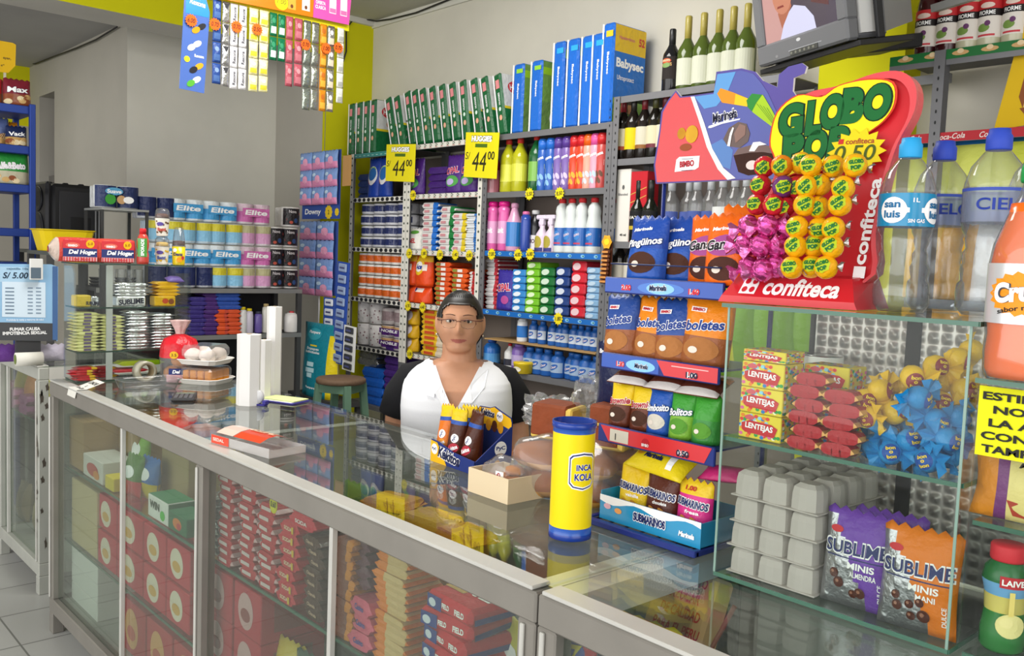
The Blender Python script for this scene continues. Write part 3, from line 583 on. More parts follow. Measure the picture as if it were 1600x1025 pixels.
# ================================================================== water bottles
def water(h, R, capc, label, lb):
    k = h/.3; pr = [(R*.80, 0), (R*.99, .012*k), (R*1.02, .035*k), (R*.99, .05*k), (R*.90, .056*k), (R*.93, .075*k), (R*.84, .085*k), (R*.88, .1*k), (R*.80, .108*k), (R*.86, .122*k), (R*.83, .128*k), (R*.95, .138*k), (R*.96, .143*k), (R, .147*k), (R, .205*k), (R*.97, .215*k), (R*.80, .24*k), (R*.45, .262*k), (R*.33, .268*k), (R*.33, .278*k)]
    b = MB(); b.lathe(pr, PET, 28, rip=lambda a, z: .05*math.cos(5*a)*max(0, (.02-z)/.02)+(.035*math.sin(5*a+z*120) if .05*k < z < .135*k else 0))
    w_ = MB(); w_.lathe([(r*.95, z+.002) for r, z in pr[:15]], WATER, 24); c = MB(); c.lathe([(R*.40, .266*k), (R*.42, .268*k), (R*.42, .288*k), (R*.36, .292*k), (R*.34, .30*k)], mat(capc), 24, rip=lambda a, z: .02*math.cos(22*a))
    l = MB(); label(l, R, k); return b, c, [('water', w_), ('label', l)]
WATER = glass_mat('water', '#f6fafc', .8, 0, .05)
def sanluis(l, R, k):
    C = CY(R); l.lathe([(R+.0006, .147*k), (R+.0006, .203*k)], mat('#1689b8', 'gloss'), 32, cap=False)
    for s in (-1, 1, 2.9): l.disc(C, s*.035, .174*k, .022, .021, wh, .0012, 22, 3); l.text('san\nluis', C, s*.036, .174*k, .027, .025, mat('#1a6a9c'), .0022, .03)
    l.poly(C, [(-.026, .162*k), (-.012, .170*k), (.012, .170*k), (.026, .162*k), (.026, .187*k), (.012, .178*k), (-.012, .178*k), (-.026, .187*k)], wh, .0012); l.text('1L', C, 0, .191*k, .010, .007, wh, .0014); l.text('SIN GAS', C, .002, .156*k, .026, .006, wh, .0014)
def cielo(l, R, k):
    C = CY(R); l.lathe([(R+.0006, .150*k), (R+.0006, .203*k)], glass_mat('label_film', '#c3cbe6', .5, 0, .2, .25, '#c9d2ea'), 32, cap=False)
    l.lathe([(R+.0009, .199*k), (R+.0009, .204*k)], mat('#3a4fa8'), 32, cap=False); l.text('CIELO', C, 0, .178*k, .085, .019, mat('#233a96'), .0016, .02)
b, c, e = water(.283, .0435, '#2ba0dc', sanluis, '')
p = PY(1.475, 1405, 487); bottle_thing('water_bottle', 'clear water bottle with light blue cap and blue label beside the lollipop stand', 'bottle', b, c, e, (p.x, 1.475, zt), .75)
b, c, e = water(.298, .047, '#2f49b4', cielo, ''); cp_ = Proto(bottle_thing('water_bottle', '', 'bottle', b, c, e, (0, 0, 0)))
for i, (x, Y, lb) in enumerate(((1462, 1.64, 'clear water bottle with dark blue cap, directly behind the light blue capped one'), (1545, 1.545, 'clear water bottle with dark blue cap and large lettering behind the orange soda'), (1612, 1.655, 'clear water bottle with dark blue cap, cut by the right edge of the picture'))):
    cp_.put((PY(Y, x, 430).x, Y, zt if i < 2 else zt), .6+.1*i, lb, 'dark capped water bottles')
# ================================================================== blue snack rack
T = CZ+.0045; RX0, RX1, RY = -1.29, -.993, 1.45
NAVY = mat('#1e2f7a', 'plain', .35); BLU = mat('#1d4fb0', 'gloss', .3); REDP = mat('#d22630', 'gloss', .3)
t = thing('snack_rack', 'blue metal snack rack on the counter left of the tall glass case', 'display rack')
def shelf_rail(z, h, kind):
    s = MB(); s.box(RX0, RX1, RY, RY+.17, z-.006, z-.002, NAVY); s.build('rack_shelf', t)
    m = MB(); m.box(RX0-.002, RX1+.002, RY-.012, RY-.004, z-h, z+.004, NAVY, .002); F_ = FR(0, RY-.012); w = RX1-RX0; b1 = mat('#2c6fc8', 'gloss'); lb = mat('#7fc0ea', 'gloss'); rd = mat('#d8313a'); wt = mat('#ffffff')
    if kind == 1:
        m.grid(F_, RX0, RX1, z-h+.003, z+.002, BLU); m.disc(F_, RX0+w*.5, z-h*.5, w*.2, h*.42, b1, .001, 20); m.disc(F_, RX0+w*.5, z-h*.5, w*.12, h*.38, lb, .0014, 20)
        m.text('2.00', F_, RX0+w*.2, z-h*.55, .026, h*.4, wt, .0014, .12); m.text('2.00', F_, RX0+w*.2, z-h*.55, .026, h*.4, rd, .002, .05); m.text('1.60', F_, RX0+w*.78, z-h*.55, .026, h*.4, wt, .0014, .12); m.text('1.60', F_, RX0+w*.78, z-h*.55, .026, h*.4, rd, .002, .05)
        m.text('Marinela', F_, RX0+w*.48, z-h*.45, .046, h*.45, wt, .0018, .10, .2, .05); m.text('Marinela', F_, RX0+w*.48, z-h*.45, .044, h*.40, mat('#1b2450'), .0024, .03, .2, .05)
    elif kind == 2:
        m.grid(F_, RX0, RX0+w*.52, z-h+.003, z+.002, BLU); m.disc(F_, RX0+w*.36, z-h*.5, w*.13, h*.4, lb, .001, 20); m.poly(F_, [(RX0+w*.5, z+.002), (RX1, z+.002), (RX1, z-h+.003), (RX0+w*.57, z-h+.003)], REDP, .0012)
        m.text('1.30', F_, RX0+w*.18, z-h*.55, .022, h*.38, wt, .0014, .1); m.text('1.30', F_, RX0+w*.18, z-h*.55, .022, h*.38, rd, .002, .04); m.text('Marinela', F_, RX0+w*.37, z-h*.5, .036, h*.38, wt, .0018, .1, .2); m.text('Marinela', F_, RX0+w*.37, z-h*.5, .035, h*.34, mat('#1b2450'), .0024, .02, .2)
        m.text('1.00', F_, RX0+w*.80, z-h*.62, .028, h*.4, wt, .002, .12); m.text('1.00', F_, RX0+w*.80, z-h*.62, .028, h*.4, mat('#161a3a'), .0026, .04); m.grid(F_, RX0+w*.63, RX0+w*.93, z-h*.22, z-h*.15, mat('#f0b8b8'), .002)
    else:
        m.poly(F_, [(RX0+.006, z+.002), (RX1-.004, z+.002), (RX1-.02, z-h+.004), (RX0+.03, z-h+.004)], REDP, .0008); m.grid(F_, RX0+.034, RX0+.085, z-h+.006, z-.002, mat('#d9d4c6', 'paper'), .0016); m.text('1', F_, RX0+.05, z-h*.5, None, h*.4, mat('#3a3a36'), .0022)
        m.text('0.50', F_, RX0+w*.76, z-h*.62, .03, h*.4, wt, .002, .12); m.text('0.50', F_, RX0+w*.76, z-h*.62, .03, h*.4, mat('#161a3a'), .0026, .04); m.disc(F_, RX0+w*.44, z-h*.5, .010, .010, mat('#b51d2a'), .0016, 14); m.text('BIMBO', F_, RX0+w*.44, z-h*.62, .018, .006, wt, .0022)
    m.build('price_rail', t)
Z1, Z2r, Z3, Z4 = 1.566, 1.405, 1.25, T+.012
shelf_rail(Z1, .030, 1); shelf_rail(Z2r, .030, 2); shelf_rail(Z3, .034, 3)
f = MB()
for x in (RX0+.004, RX1-.004): f.tube([(x, RY+.165, T+.004), (x, RY+.165, 1.80)], .005, NAVY); f.build('upright', t); f = MB()
for x in (RX0, RX1-.014): f.box(x, x+.014, RY-.05, RY+.17, T, T+.012, NAVY, .002)
f.box(RX0, RX1, RY-.055, RY-.04, T, T+.013, NAVY, .002); f.box(RX0, RX1, RY+.155, RY+.17, T, T+.012, NAVY, .002)
for k in range(7): x = RX0+.02+.042*k; f.tube([(x, RY-.045, T+.009), (x, RY+.16, T+.009)], .0022, mat('#2a2c34'), 6)
f.build('base_frame', t)
f = MB(); f.tube([(RX0+.01, RY+.12, Z1+.03), (RX0+.012, RY-.01, Z1+.032), (RX1-.012, RY-.01, Z1+.032), (RX1-.01, RY+.12, Z1+.03)], .0018, mat('#2a3560'), 6); f.build('guard_wire', t)
# header card
pts = [(115, 965), (100, 830), (140, 580), (155, 440), (205, 355), (262, 285), (298, 330), (380, 322), (538, 300), (556, 150), (740, 125), (840, 150), (895, 215), (1000, 262), (1012, 170), (1080, 112), (1180, 86), (1214, 112), (1198, 162), (1120, 195), (1112, 290), (1200, 420), (1190, 930), (870, 932), (700, 940)]
HY = 1.60; Q = lambda a, b: (lambda p: (p.x, p.z))(PY(HY, 1000+a*.2146, 80+b*.2146)); H = FR(0, HY)
m = MB(); m.prism([Q(*p) for p in pts], .006, mat('#5a4f9c'), H, mat('#e8e6e2'))
def qs(ps, c, n): m.poly(H, [Q(*p) for p in ps], c, n)
qs([(125, 955), (112, 830), (152, 580), (168, 445), (212, 365), (262, 300), (292, 340), (380, 332), (440, 500), (500, 700), (580, 860), (640, 935)], mat('#d5252f', 'gloss'), .0008)
qs([(380, 330), (536, 310), (566, 165), (740, 140), (830, 165), (880, 225), (930, 300), (1060, 580), (1190, 700), (1190, 925), (690, 932), (600, 850), (520, 690), (455, 490)], mat('#33409c', 'gloss'), .0010)
qs([(400, 332), (538, 312), (566, 168), (700, 150), (640, 300), (560, 400), (470, 420)], mat('#3f8fd0', 'gloss'), .0014)
qs([(505, 690), (600, 640), (680, 720), (660, 860), (600, 840)], mat('#2f6fb8', 'gloss'), .0014)
qs([(372, 332), (400, 330), (470, 520), (530, 710), (610, 850), (700, 925), (640, 938), (570, 860), (490, 700), (430, 500)], mat('#f4f1ee'), .0018)
qs([(565, 310), (590, 270), (680, 300), (790, 345), (785, 405), (690, 390), (600, 375)], mat('#e8931c'), .0018); qs([(700, 312), (790, 345), (785, 405), (690, 388)], mat('#f0c81c'), .0022)
qs([(780, 360), (820, 310), (900, 320), (960, 420), (1050, 590), (990, 570), (830, 450), (790, 410)], mat('#a8cf22'), .0022); qs([(780, 360), (820, 310), (895, 318), (850, 380), (820, 440), (790, 410)], mat('#2a8a34'), .0026)
for k in range(4): qs([(850+25*k, 380+10*k), (858+25*k, 384+10*k), (1010+8*k, 575+4*k), (1003+8*k, 572+4*k)], mat('#6a9a1c'), .0026)
for (cx, cy), rx, c, n in (((305, 600), .011, '#c98f22', .0016), ((380, 605), .0165, '#d9a42c', .002)): a, b = Q(cx, cy); m.disc(H, a, b, rx, rx*1.15, mat(c, 'food'), n, 20); 
a, b = Q(335, 700); m.disc(H, a, b, .016, .008, mat('#9c4a20'), .0014, 16)
a, b = Q(345, 820); m.poly(H, [Q(255, 880), (Q(268, 790)), Q(290, 770), Q(438, 762), Q(430, 845), Q(405, 862)], wh, .0016); m.text('BIMBO', H, a, b, .038, .0135, mat('#b51f30'), .0024, .05, 0, .05)
for y in (785, 868): c_, d_ = Q(345, y); m.grid(H, a-.014, a+.016, d_-.0005, d_+.0005, mat('#1c2350'), .0022)
a, b = Q(620, 470); m.text('Marinela', H, a, b, .062, .024, wh, .0018, .10, .1, .12); m.text('Marinela', H, a, b, .060, .020, mat('#161a3c'), .0026, .02, .1, .12); qs([(500, 560), (505, 545), (600, 515), (735, 490), (730, 500), (600, 530), (520, 560)], wh, .002)
qs([(610, 640), (650, 560), (720, 515), (780, 530), (805, 600), (790, 660), (730, 705), (640, 692)], mat('#4a2a20', 'gloss'), .0018); qs([(690, 600), (730, 530), (775, 545), (770, 610), (700, 670)], mat('#7a5040', 'gloss'), .0024)
qs([(640, 690), (660, 600), (680, 555), (690, 560), (672, 620), (660, 695)], wh, .003)
qs([(685, 760), (720, 710), (830, 680), (950, 690), (990, 750), (985, 830), (930, 890), (790, 905), (720, 880)], mat('#3a1c12', 'food'), .0022); qs([(685, 760), (720, 710), (830, 680), (950, 690), (990, 750), (900, 735), (800, 740)], mat('#5a3428', 'gloss'), .0028)
a, b = Q(820, 830); m.disc(H, a, b, .014, .0095, mat('#eadbd6'), .003, 18); qs([(800, 730), (830, 665), (880, 660), (930, 680), (870, 690), (840, 730)], wh, .0034)
m.build('header_card', t)
def snack(w, h, d, top, bot, title, tc, oc=None, pic='#5a2c1a', frac=.45, brand=None, seed=1, tw=.9):
    mb = MB(); A, B = mat(top, 'bag'), mat(bot, 'bag'); F_ = pillow(mb, w, h, d, A, 10, 12, seed, .05, True, band=lambda u, v: B if v < frac else A)
    mb.disc(F_, .0, h*frac*.55, w*.36, h*.17, mat(pic, 'food'), .0014, 18, 3); mb.disc(F_, -w*.14, h*frac*.5, w*.10, h*.05, mat('#e8dccf'), .002, 12, 2)
    if oc: mb.disc(F_, 0, h*.56, w*.44, h*.15, mat(oc), .0013, 20, 3, .12)
    if title: mb.text(title, F_, 0, h*.58, w*tw, h*.17, wh if tc != '#ffffff' else mat('#16306c'), .0022, .08, .15, .12); mb.text(title, F_, 0, h*.58, w*tw*.97, h*.15, mat(tc), .0028, .03, .15, .12)
    if brand == 'M': mb.text('Marinela', F_, -.01, h*.80, w*.5, h*.055, wh, .002, .04, .2, .1)
    if brand == 'B': mb.grid(F_, -w*.34, -w*.02, h*.76, h*.83, wh, .0018, 4, 2); mb.text('BIMBO', F_, -w*.18, h*.795, w*.26, h*.045, mat('#c01f30'), .0026, .04)
    return mb
def stand(mb, name, x0, x1, Y, z, label, cat='snack bag', rot=(0, 0, 0), grp=None):
    p, q = PY(Y, x0, 480).x, PY(Y, x1, 480).x
    return tag(mb.build(name, None, ((p+q)/2, Y+.02, z), rot), label, cat, grp)
sn = lambda *a, **k: snack(*a, **k)
pg = sn(.098, .135, .05, '#1f4aa6', '#2357b4', 'Pingüinos', '#ffffff', None, '#4a2616', .5, 'M', 3)
stand(pg, 'snack_bag', 966, 1030, 1.462, Z1-.002, 'left blue bag of chocolate cakes on the top rack shelf', rot=(-.08, 0, .05)); stand(pg, 'snack_bag', 1012, 1082, 1.50, Z1-.002, 'right blue bag of chocolate cakes, tucked behind the other, on the top rack shelf', rot=(-.06, 0, .18))
gn_ = sn(.092, .137, .05, '#ee6a12', '#ee6a12', 'Gansito', '#1b1420', '#a64a92', '#4c2418', .42, 'M', 4)
stand(gn_, 'snack_bag', 1068, 1122, 1.50, Z1-.002, 'left orange bag of cakes with purple oval, partly covered, on the top rack shelf', rot=(-.04, 0, .12)); stand(gn_, 'snack_bag', 1092, 1156, 1.452, Z1-.002, 'front orange bag of cakes with purple oval on the top rack shelf', rot=(-.05, 0, .22))
og = MB(); F_ = pillow(og, .09, .16, .05, mat('#f0741a', 'bag'), 10, 12, 6, .04, True); og.grid(F_, .01, .02, .02, .13, mat('#e8c21c'), .001, 1, 8); stand(og, 'snack_bag', 1118, 1180, 1.54, Z1-.002, 'plain orange bag with a yellow stripe at the right end of the top rack shelf', rot=(-.05, 0, .6))
gb = MB(); F_ = pillow(gb, .085, .10, .05, mat('#6cb01e', 'bag'), 10, 12, 8, .05); gb.disc(F_, -.012, .05, .021, .013, mat('#e3dd2a'), .0012, 16, 2); gb.text('S/1.00', F_, -.012, .05, .034, .011, mat('#a63a1c'), .002, .02, 0, .1); p = PY(1.47, 1160, 470); tag(gb.build('snack_bag', None, (-.962, 1.50, Z1-.04), (-.1, 0, .15)), 'green snack bag hanging beside the rack with a yellow price oval', 'snack bag')
for i, (x0, x1, o) in enumerate(((936, 996, 0), (984, 1040, 1), (1020, 1078, 0), (1058, 1132, 1))):
    mb = sn(.092 if not (i == 3) else .108, .128 if i < 3 else .138, .05, '#2b4c96' if not o else '#ee8a1a', '#9a5a34', 'Rebanaditas' if 0 else 'boletes', '#1c3c8c', None, '#b0723c', .42, 'B', 10+i, .8)
    F_ = FR(0, -.028); stand(mb, 'cake_bag', x0, x1, 1.462+.006*(i % 2), Z2r-.002, f'{"orange" if o else "blue"} bag of small cakes on the second rack shelf, {OL(i, 4)}', 'snack bag', (-.07, .06*(1 if o else -1), .06*i), 'cake bags on the second rack shelf')
for i, (x0, x1, a, b, ti, tc, c) in enumerate(((950, 992, '#e3c321', '#6a3420', 'Brownie', '#b0222c', 'yellow and brown'), (988, 1022, '#e3c321', '#6a3420', 'Brownie', '#b0222c', 'yellow and brown'), (1012, 1052, '#2456ae', '#2456ae', 'Bimbosito', '#ffffff', 'blue'), (1048, 1088, '#3f9a34', '#7fb53a', 'Bolitos', '#ffffff', 'green'), (1086, 1124, '#3f9a34', '#3a8a3c', '', '#ffffff', 'green'))):
    mb = sn(.062, .095, .045, a, b, ti, tc, None, '#4a2818' if i < 2 else '#d9d3c6' if i == 2 else '#5a9a30', .5, None, 20+i); stand(mb, 'snack_bag', x0, x1, 1.466, Z3-.002, f'{c} snack bag under flat packs, third rack shelf, {OL(i, 5)}', rot=(-.05, 0, .06), grp='bags on the third rack shelf')
for i, (x0, x1) in enumerate(((950, 1010), (1008, 1070), (1050, 1128))):
    mb = MB(); F_ = pillow(mb, .10, .075, .03, mat('#6a3322', 'bag'), 10, 10, 30+i, .06, band=lambda u, v: mat('#c9c2bf', 'bag') if v < .22 else mat('#5e2d20', 'bag') if v < .7 else mat('#d9741c', 'bag'))
    mb.text('Marinela', F_, 0, .045, .055, .012, wh, .0016, .06, .2, .1); mb.text('Marinela', F_, 0, .045, .053, .010, mat('#1b2450'), .0022, .02, .2, .1)
    p = PY(1.47, (x0+x1)/2, 620); tag(mb.build('cake_pack', None, (p.x, 1.462, Z3+.094), (-1.15, 0, .08)), f'flat brown and orange cake pack lying over the third rack shelf bags, {OL(i, 3)}', 'snack pack', 'flat packs on the third rack shelf')
# cardboard tray box with sweet bread on the base
m = MB(); x0, x1 = RX0+.03, RX1-.006; cb = mat('#2a93c4', 'gloss'); m.box(x0, x1, RY-.03, RY-.028, Z4, Z4+.052, cb); m.box(x0, x1, RY+.14, RY+.142, Z4, Z4+.05, cb); m.box(x0, x0+.002, RY-.028, RY+.14, Z4, Z4+.06, cb); m.box(x1-.002, x1, RY-.028, RY+.14, Z4, Z4+.05, cb); m.box(x0, x1, RY-.028, RY+.14, Z4, Z4+.002, cb)
F_ = FR(0, RY-.03); n = 14; m.add([F_(x0+(x1-x0)*i/n, Z4+.052-.012-.006*math.sin(i*.9), .0008) for i in range(n+1)]+[F_(x0+(x1-x0)*i/n, Z4+.052, .0008) for i in range(n+1)], [(i, i+1, n+2+i, n+1+i) for i in range(n)], wh)
m.text('SUBMARINOS', F_, x0+.135, Z4+.026, .085, .021, wh, .0016, .12); m.text('SUBMARINOS', F_, x0+.135, Z4+.026, .082, .017, mat('#1c2a66'), .0022, .04); m.text('Marinela', F_, x0+.228, Z4+.02, .038, .011, wh, .0016, .05, .2)
for k in range(2): m.disc(F_, x0+.022+.03*k, Z4+.03-.004*k, .010, .006, mat('#e7b7c4' if k == 0 else '#f0a860'), .0014, 12)
tag(m.build('display_box'), 'blue and white cardboard box of filled cakes on the rack base', 'box')
for i, (x0, x1, c, c2, s_) in enumerate(((974, 1022, '#e8c41c', 'yellow', 'vainilla'), (1016, 1068, '#5a2c22', 'brown', 'chocolate'), (1064, 1124, '#d8358a', 'pink', 'fresa'))):
    mb = MB(); F_ = pillow(mb, .082, .115, .045, mat(c, 'bag'), 10, 12, 40+i, .05, True, band=(lambda u, v: mat('#e9c526', 'bag') if v > .78 else mat('#d8358a', 'bag')) if i == 2 else None)
    mb.text('SUBMARINOS', F_, 0, .070, .076, .018, wh, .0016, .12, 0, -.06); mb.text('SUBMARINOS', F_, 0, .070, .073, .015, mat('#1c2a66'), .0022, .04, 0, -.06); mb.text(s_, F_, .005, .054, .034, .007, wh, .0016, .03)
    for q in (-1, 1): mb.disc(F_, .008+.012*q, .030, .022, .007, mat('#d9963c', 'food'), .0014, 14, 2, -.7)
    if i == 2: mb.text('1.00', F_, -.008, .099, .026, .009, mat('#c02a2a'), .0016, .04)
    stand(mb, 'cake_bag', x0, x1, RY-.005, Z4+.003, f'{c2} bag of filled cakes standing in the blue and white cardboard box', 'snack bag', (-.05, 0, .05))
mb = MB(); F_ = pillow(mb, .15, .075, .035, mat('#e8cf1e', 'bag'), 12, 10, 50, .06); mb.text('Marinela', F_, -.01, .03, .05, .012, mat('#1b2450'), .0016, .05, .2, 0); mb.disc(F_, -.05, .04, .012, .012, mat('#d99a22'), .001, 14, 2); mb.grid(F_, .03, .045, .012, .05, wh, .0014, 1, 4); mb.poly(F_, [(-.07, .05), (-.045, .052), (-.05, .066), (-.07, .066)], mat('#c9242c'), .001)
p = PY(RY, 1020, 740); tag(mb.build('cake_pack', None, (p.x, RY-.005, Z4+.116), (-1.0, .07, 0)), 'yellow cake pack lying across the three standing bags', 'snack pack')
mb = MB(); F_ = pillow(mb, .10, .05, .03, mat('#d8357f', 'bag'), 10, 8, 51, .06); p = PY(RY, 1095, 735); tag(mb.build('cake_pack', None, (p.x+.01, RY+.05, Z4+.12), (-1.2, -.1, .1)), 'pink cake pack lying behind the yellow one on the rack base', 'snack pack')
mb = MB(); F_ = pillow(mb, .19, .165, .05, mat('#1c2348', 'bag'), 12, 8, 61, .05)
for q in (-1, 0, 1): mb.text('Babysec', F_, .06*q, .142, .05, .013, wh, .0014, .03)
p = PY(1.60, 985, 588); tag(mb.build('diaper_pack', None, (p.x, 1.592, Z3-.002)), 'navy pack with white lettering wedged behind the third rack shelf', 'diapers')
# ================================================================== yellow cylinder
p = PZ(T, 890, 838); t = thing('drink_canister', 'tall yellow cylinder with blue ends and a drink badge standing on the counter', 'canister', (p.x, p.y, T), .72); R = .0425; h = .238
m = MB(); m.lathe([(R, .026), (R, h-.022)], mat('#f1d90f', 'plain', .35), 40, cap=False); m.build('tube', t)
bl = mat('#1f3f9a', 'gloss')
m = MB(); m.lathe([(R*.9, 0), (R+.001, .002), (R+.001, .012), (R+.0004, .013), (R+.0004, .026)], [bl, bl, bl, mat('#2f5cb4', 'gloss'), bl], 40); m.build('base_rim', t)
m = MB(); m.lathe([(R+.0004, h-.022), (R+.0004, h-.013), (R+.0025, h-.012), (R+.0025, h), (R-.001, h), (R-.001, h-.05)], [mat('#2f5cb4', 'gloss')]+[bl]*5, 40, cap=False); m.lathe([(R-.002, h-.06), (.001, h-.06)], mat('#2a3a70'), 40, cap=False); m.build('top_rim', t)
m = MB(); C = CY(R, .55); oc = [(-.030, .030), (-.024, .036), (0, .040), (.024, .036), (.030, .030), (.030, -.024), (.022, -.033), (0, -.038), (-.022, -.033), (-.030, -.024)]
def badge(k, c, n):
    pts = [(x*k, .142+y*k) for x, y in oc]; V = [C(0, .142, n)]; N_ = []
    for i in range(10):
        for q in range(3): a, b = pts[i], pts[(i+1) % 10]; N_.append((a[0]+(b[0]-a[0])*q/3, a[1]+(b[1]-a[1])*q/3))
    for rg in (1/3, 2/3, 1): V += [C(x*rg, .142+(y-.142)*rg, n) for x, y in N_]
    k_ = len(N_); F = [(0, 1+i, 1+(i+1) % k_) for i in range(k_)]+[(1+r*k_+i, 1+(r+1)*k_+i, 1+(r+1)*k_+(i+1) % k_, 1+r*k_+(i+1) % k_) for r in (0, 1) for i in range(k_)]; m.add(V, F, c)
badge(1.0, wh, .0004); badge(.93, mat('#1c2a72'), .0008); badge(.86, wh, .0012); badge(.80, mat('#f1d90f', 'plain', .35), .0016)
m.text('INCA', C, .002, .151, .034, .013, wh, .0019, .08); m.text('INCA', C, .002, .151, .033, .012, mat('#1c2a8a'), .0023, .03); m.text('KOLA', C, .002, .132, .040, .015, wh, .0019, .08); m.text('KOLA', C, .002, .132, .039, .014, mat('#1c2a8a'), .0023, .03); m.build('badge', t)
# ================================================================== boxed cakes display in front of the woman
kx0 = PY(1.47, 673, 715).x; kx1 = kx0+.195; ky = 1.47; kd = .12
t = thing('counter_display_box', 'blue and yellow cardboard counter box holding bagged small cakes, in front of the woman', 'box', (kx0, ky, T), -.05)
NB = mat('#22357c', 'card'); YE = mat('#f0bb18', 'card'); TAN = mat('#c79a52', 'card'); w = .195; orc = '#d9981e'
m = MB(); m.prism([(0, 0), (w, 0), (w, .035), (.10, .042), (.035, .058), (0, .060)], .003, NB, FR()); F_ = FR(); m.poly(F_, [(0, 0), (.075, 0), (.06, .02), (.03, .055), (0, .058)], YE, .0008)
m.disc(F_, .018, .036, .0145, .0145, wh, .0012, 20); m.text('PyC', F_, .018, .036, .021, .009, mat('#22357c'), .0018, .03); m.text('Kekitos', F_, .085, .028, .10, .034, wh, .0014, .12, .15, -.12); m.text('Kekitos', F_, .085, .028, .098, .030, mat('#16224e'), .002, .04, .15, -.12); m.build('front_panel', t)
m = MB(); B = FR(0, kd); pts = [(.045, .003), (w, .003), (w, .128), (.19, .138), (.145, .150), (.12, .158), (.10, .152), (.055, .15), (.045, .14)]
m.prism(pts, .003, NB, B); m.poly(B, [(.05, .10), (.10, .108), (.13, .098), (.16, .112), (w, .105), (w, .126), (.19, .136), (.145, .148), (.12, .156), (.10, .150), (.055, .148), (.048, .138)], YE, .0008)
m.text('Kekitos', B, .092, .137, .062, .022, wh, .0014, .12, .15, -.04); m.text('Kekitos', B, .092, .137, .060, .020, mat('#16224e'), .002, .04, .15, -.04); m.disc(B, .145, .134, .014, .014, wh, .0014, 18); m.text('PyC', B, .145, .134, .02, .009, mat('#22357c'), .002, .03)
for x, c in ((.098, orc), (.124, '#5a2c1c'), (.15, orc)): m.disc(B, x, .105, .012, .016, mat(c, 'food'), .0016, 16)
m.build('back_panel', t)
m = MB(); S_ = SX(w); m.prism([(0, .0), (kd, .0), (kd, .115), (.006, .034)], .003, NB, lambda u, v, n: (w+n, u, v)); 
m.add([S_(u, v, -.0035) for u, v in ((0, 0), (kd, 0), (kd, .115), (.006, .034))], [(3, 2, 1, 0)], TAN); m.disc(S_, .085, .06, .02, .02, wh, .0008, 18); m.text('PyC', S_, .085, .061, .03, .013, mat('#22357c'), .0014, .03); m.grid(S_, .03, .06, .005, .02, YE, .0008); m.disc(S_, .075, .02, .010, .012, mat(orc), .0008, 12); m.build('side_panel', t)
m = MB(); m.box(0, .003, .003, kd, 0, .05, TAN); m.box(.003, w-.004, .003, kd, 0, .003, TAN); m.build('tray_bottom', t)
def kbag(c, lc, yl=True):
    mb = MB(); M_ = mat(c, 'bag'); F_ = pillow(mb, .056, .148, .05, M_, 10, 14, 7, .05, True, band=lambda u, v: mat('#2c54a8', 'bag') if .70 < v < .79 else (mat('#e9c41c', 'bag') if v >= .79 and yl else M_))
    mb.disc(F_, .006, .07, .012, .012, wh, .0012, 16, 2); mb.text('PyC', F_, .006, .07, .017, .008, mat('#22357c'), .002, .03, 0, 1.2); mb.disc(F_, .004, .043, .018, .013, mat(lc), .0012, 16, 2, .5); mb.text('Kekitos', F_, .004, .043, .03, .011, wh, .002, .04, .1, .5); return mb
a1, a2 = kbag('#dc7420', '#e8952c'), kbag('#4c2418', '#b02336'); a3 = kbag('#4c2418', '#b02336', False)
for mb, x, y, z, rt_, lb in ((a1, .025, .035, .004, (-.1, -.12, 0), 'orange bag of small cakes at the left end of the blue and yellow counter box'), (a2, .075, .032, .004, (-.05, .02, .2), 'brown bag of small cakes with yellow top, front of the blue counter box'), (a3, .125, .04, .004, (-.12, .05, -.1), 'brown bag of small cakes with blue tie, right end of the blue counter box'), (a2, .06, .085, .004, (-.05, -.03, .2), 'brown bag of small cakes with yellow top, at the back of the blue counter box')):
    tag(mb.build('cake_bag', None, (kx0+x, ky+y-.05*x, T+z), rt_), lb, 'snack bag')
# ================================================================== baked goods
CRD = mat('#e2d0ae', 'card')
bx0 = PY(1.36, 716, 740); t = thing('cardboard_tray', 'open cream cardboard tray with bagged cookies on the counter beside the woman', 'tray', (-1.62, 1.352, T), -.02)
m = MB(); w, d, h = .145, .11, .058
for b_ in ((0, w, 0, .003, 0, h), (0, w, d-.003, d, 0, h), (0, .003, .003, d-.003, 0, h), (w-.003, w, .003, d-.003, 0, h), (.003, w-.003, .003, d-.003, 0, .003)): m.box(*b_, CRD)
m.build('tray_walls', t)
def blob(mb, c, r, m_, amp=.12, seed=1, nu=14, nv=9, flat=0):
    q = random.Random(seed); a = [q.uniform(0, 6) for _ in range(4)]
    mb.ell(c, r, m_, nu, nv, lambda p: 1+amp*(math.sin(5*p.x+a[0])*math.sin(4*p.y+a[1])+.5*math.sin(7*p.z+a[2]+3*p.x)))
def film_bag(mb, c, r, seed, amp=.16): blob(mb, c, r, FILM, amp, seed, 26, 16)
def cookie_bag():
    t = thing('cookie_bag', '', 'bag of cookies'); r = random.Random(8)
    for k in range(9): m = MB(); blob(m, (r.uniform(-.045, .045), r.uniform(-.03, .03), .015+.02*(k//4)), (.026, .022, .012), mat(r.choice(['#b8742c', '#a65e22', '#c48a3c']), 'food'), .1, k); m.build('cookie', t)
    m = MB(); film_bag(m, (0, 0, .045), (.066, .048, .044), 3, .1); m.build('clear_wrapper', t)
    l = MB(); l.box(.012, .036, -.049, -.048, .03, .062, wh); F_ = FR(0, -.049); l.text('HO', F_, .02, .052, .015, .010, mat('#a8222c'), .0006, .06, 0, .7); l.disc(F_, .028, .04, .006, .008, mat('#5a9a2c'), .0006, 10); l.build('price_label', t); return t
tag(place(cookie_bag(), (-1.548, 1.407, T+.004), .1), 'clear bag of golden cookies sitting in the cream cardboard tray', 'bag of cookies')
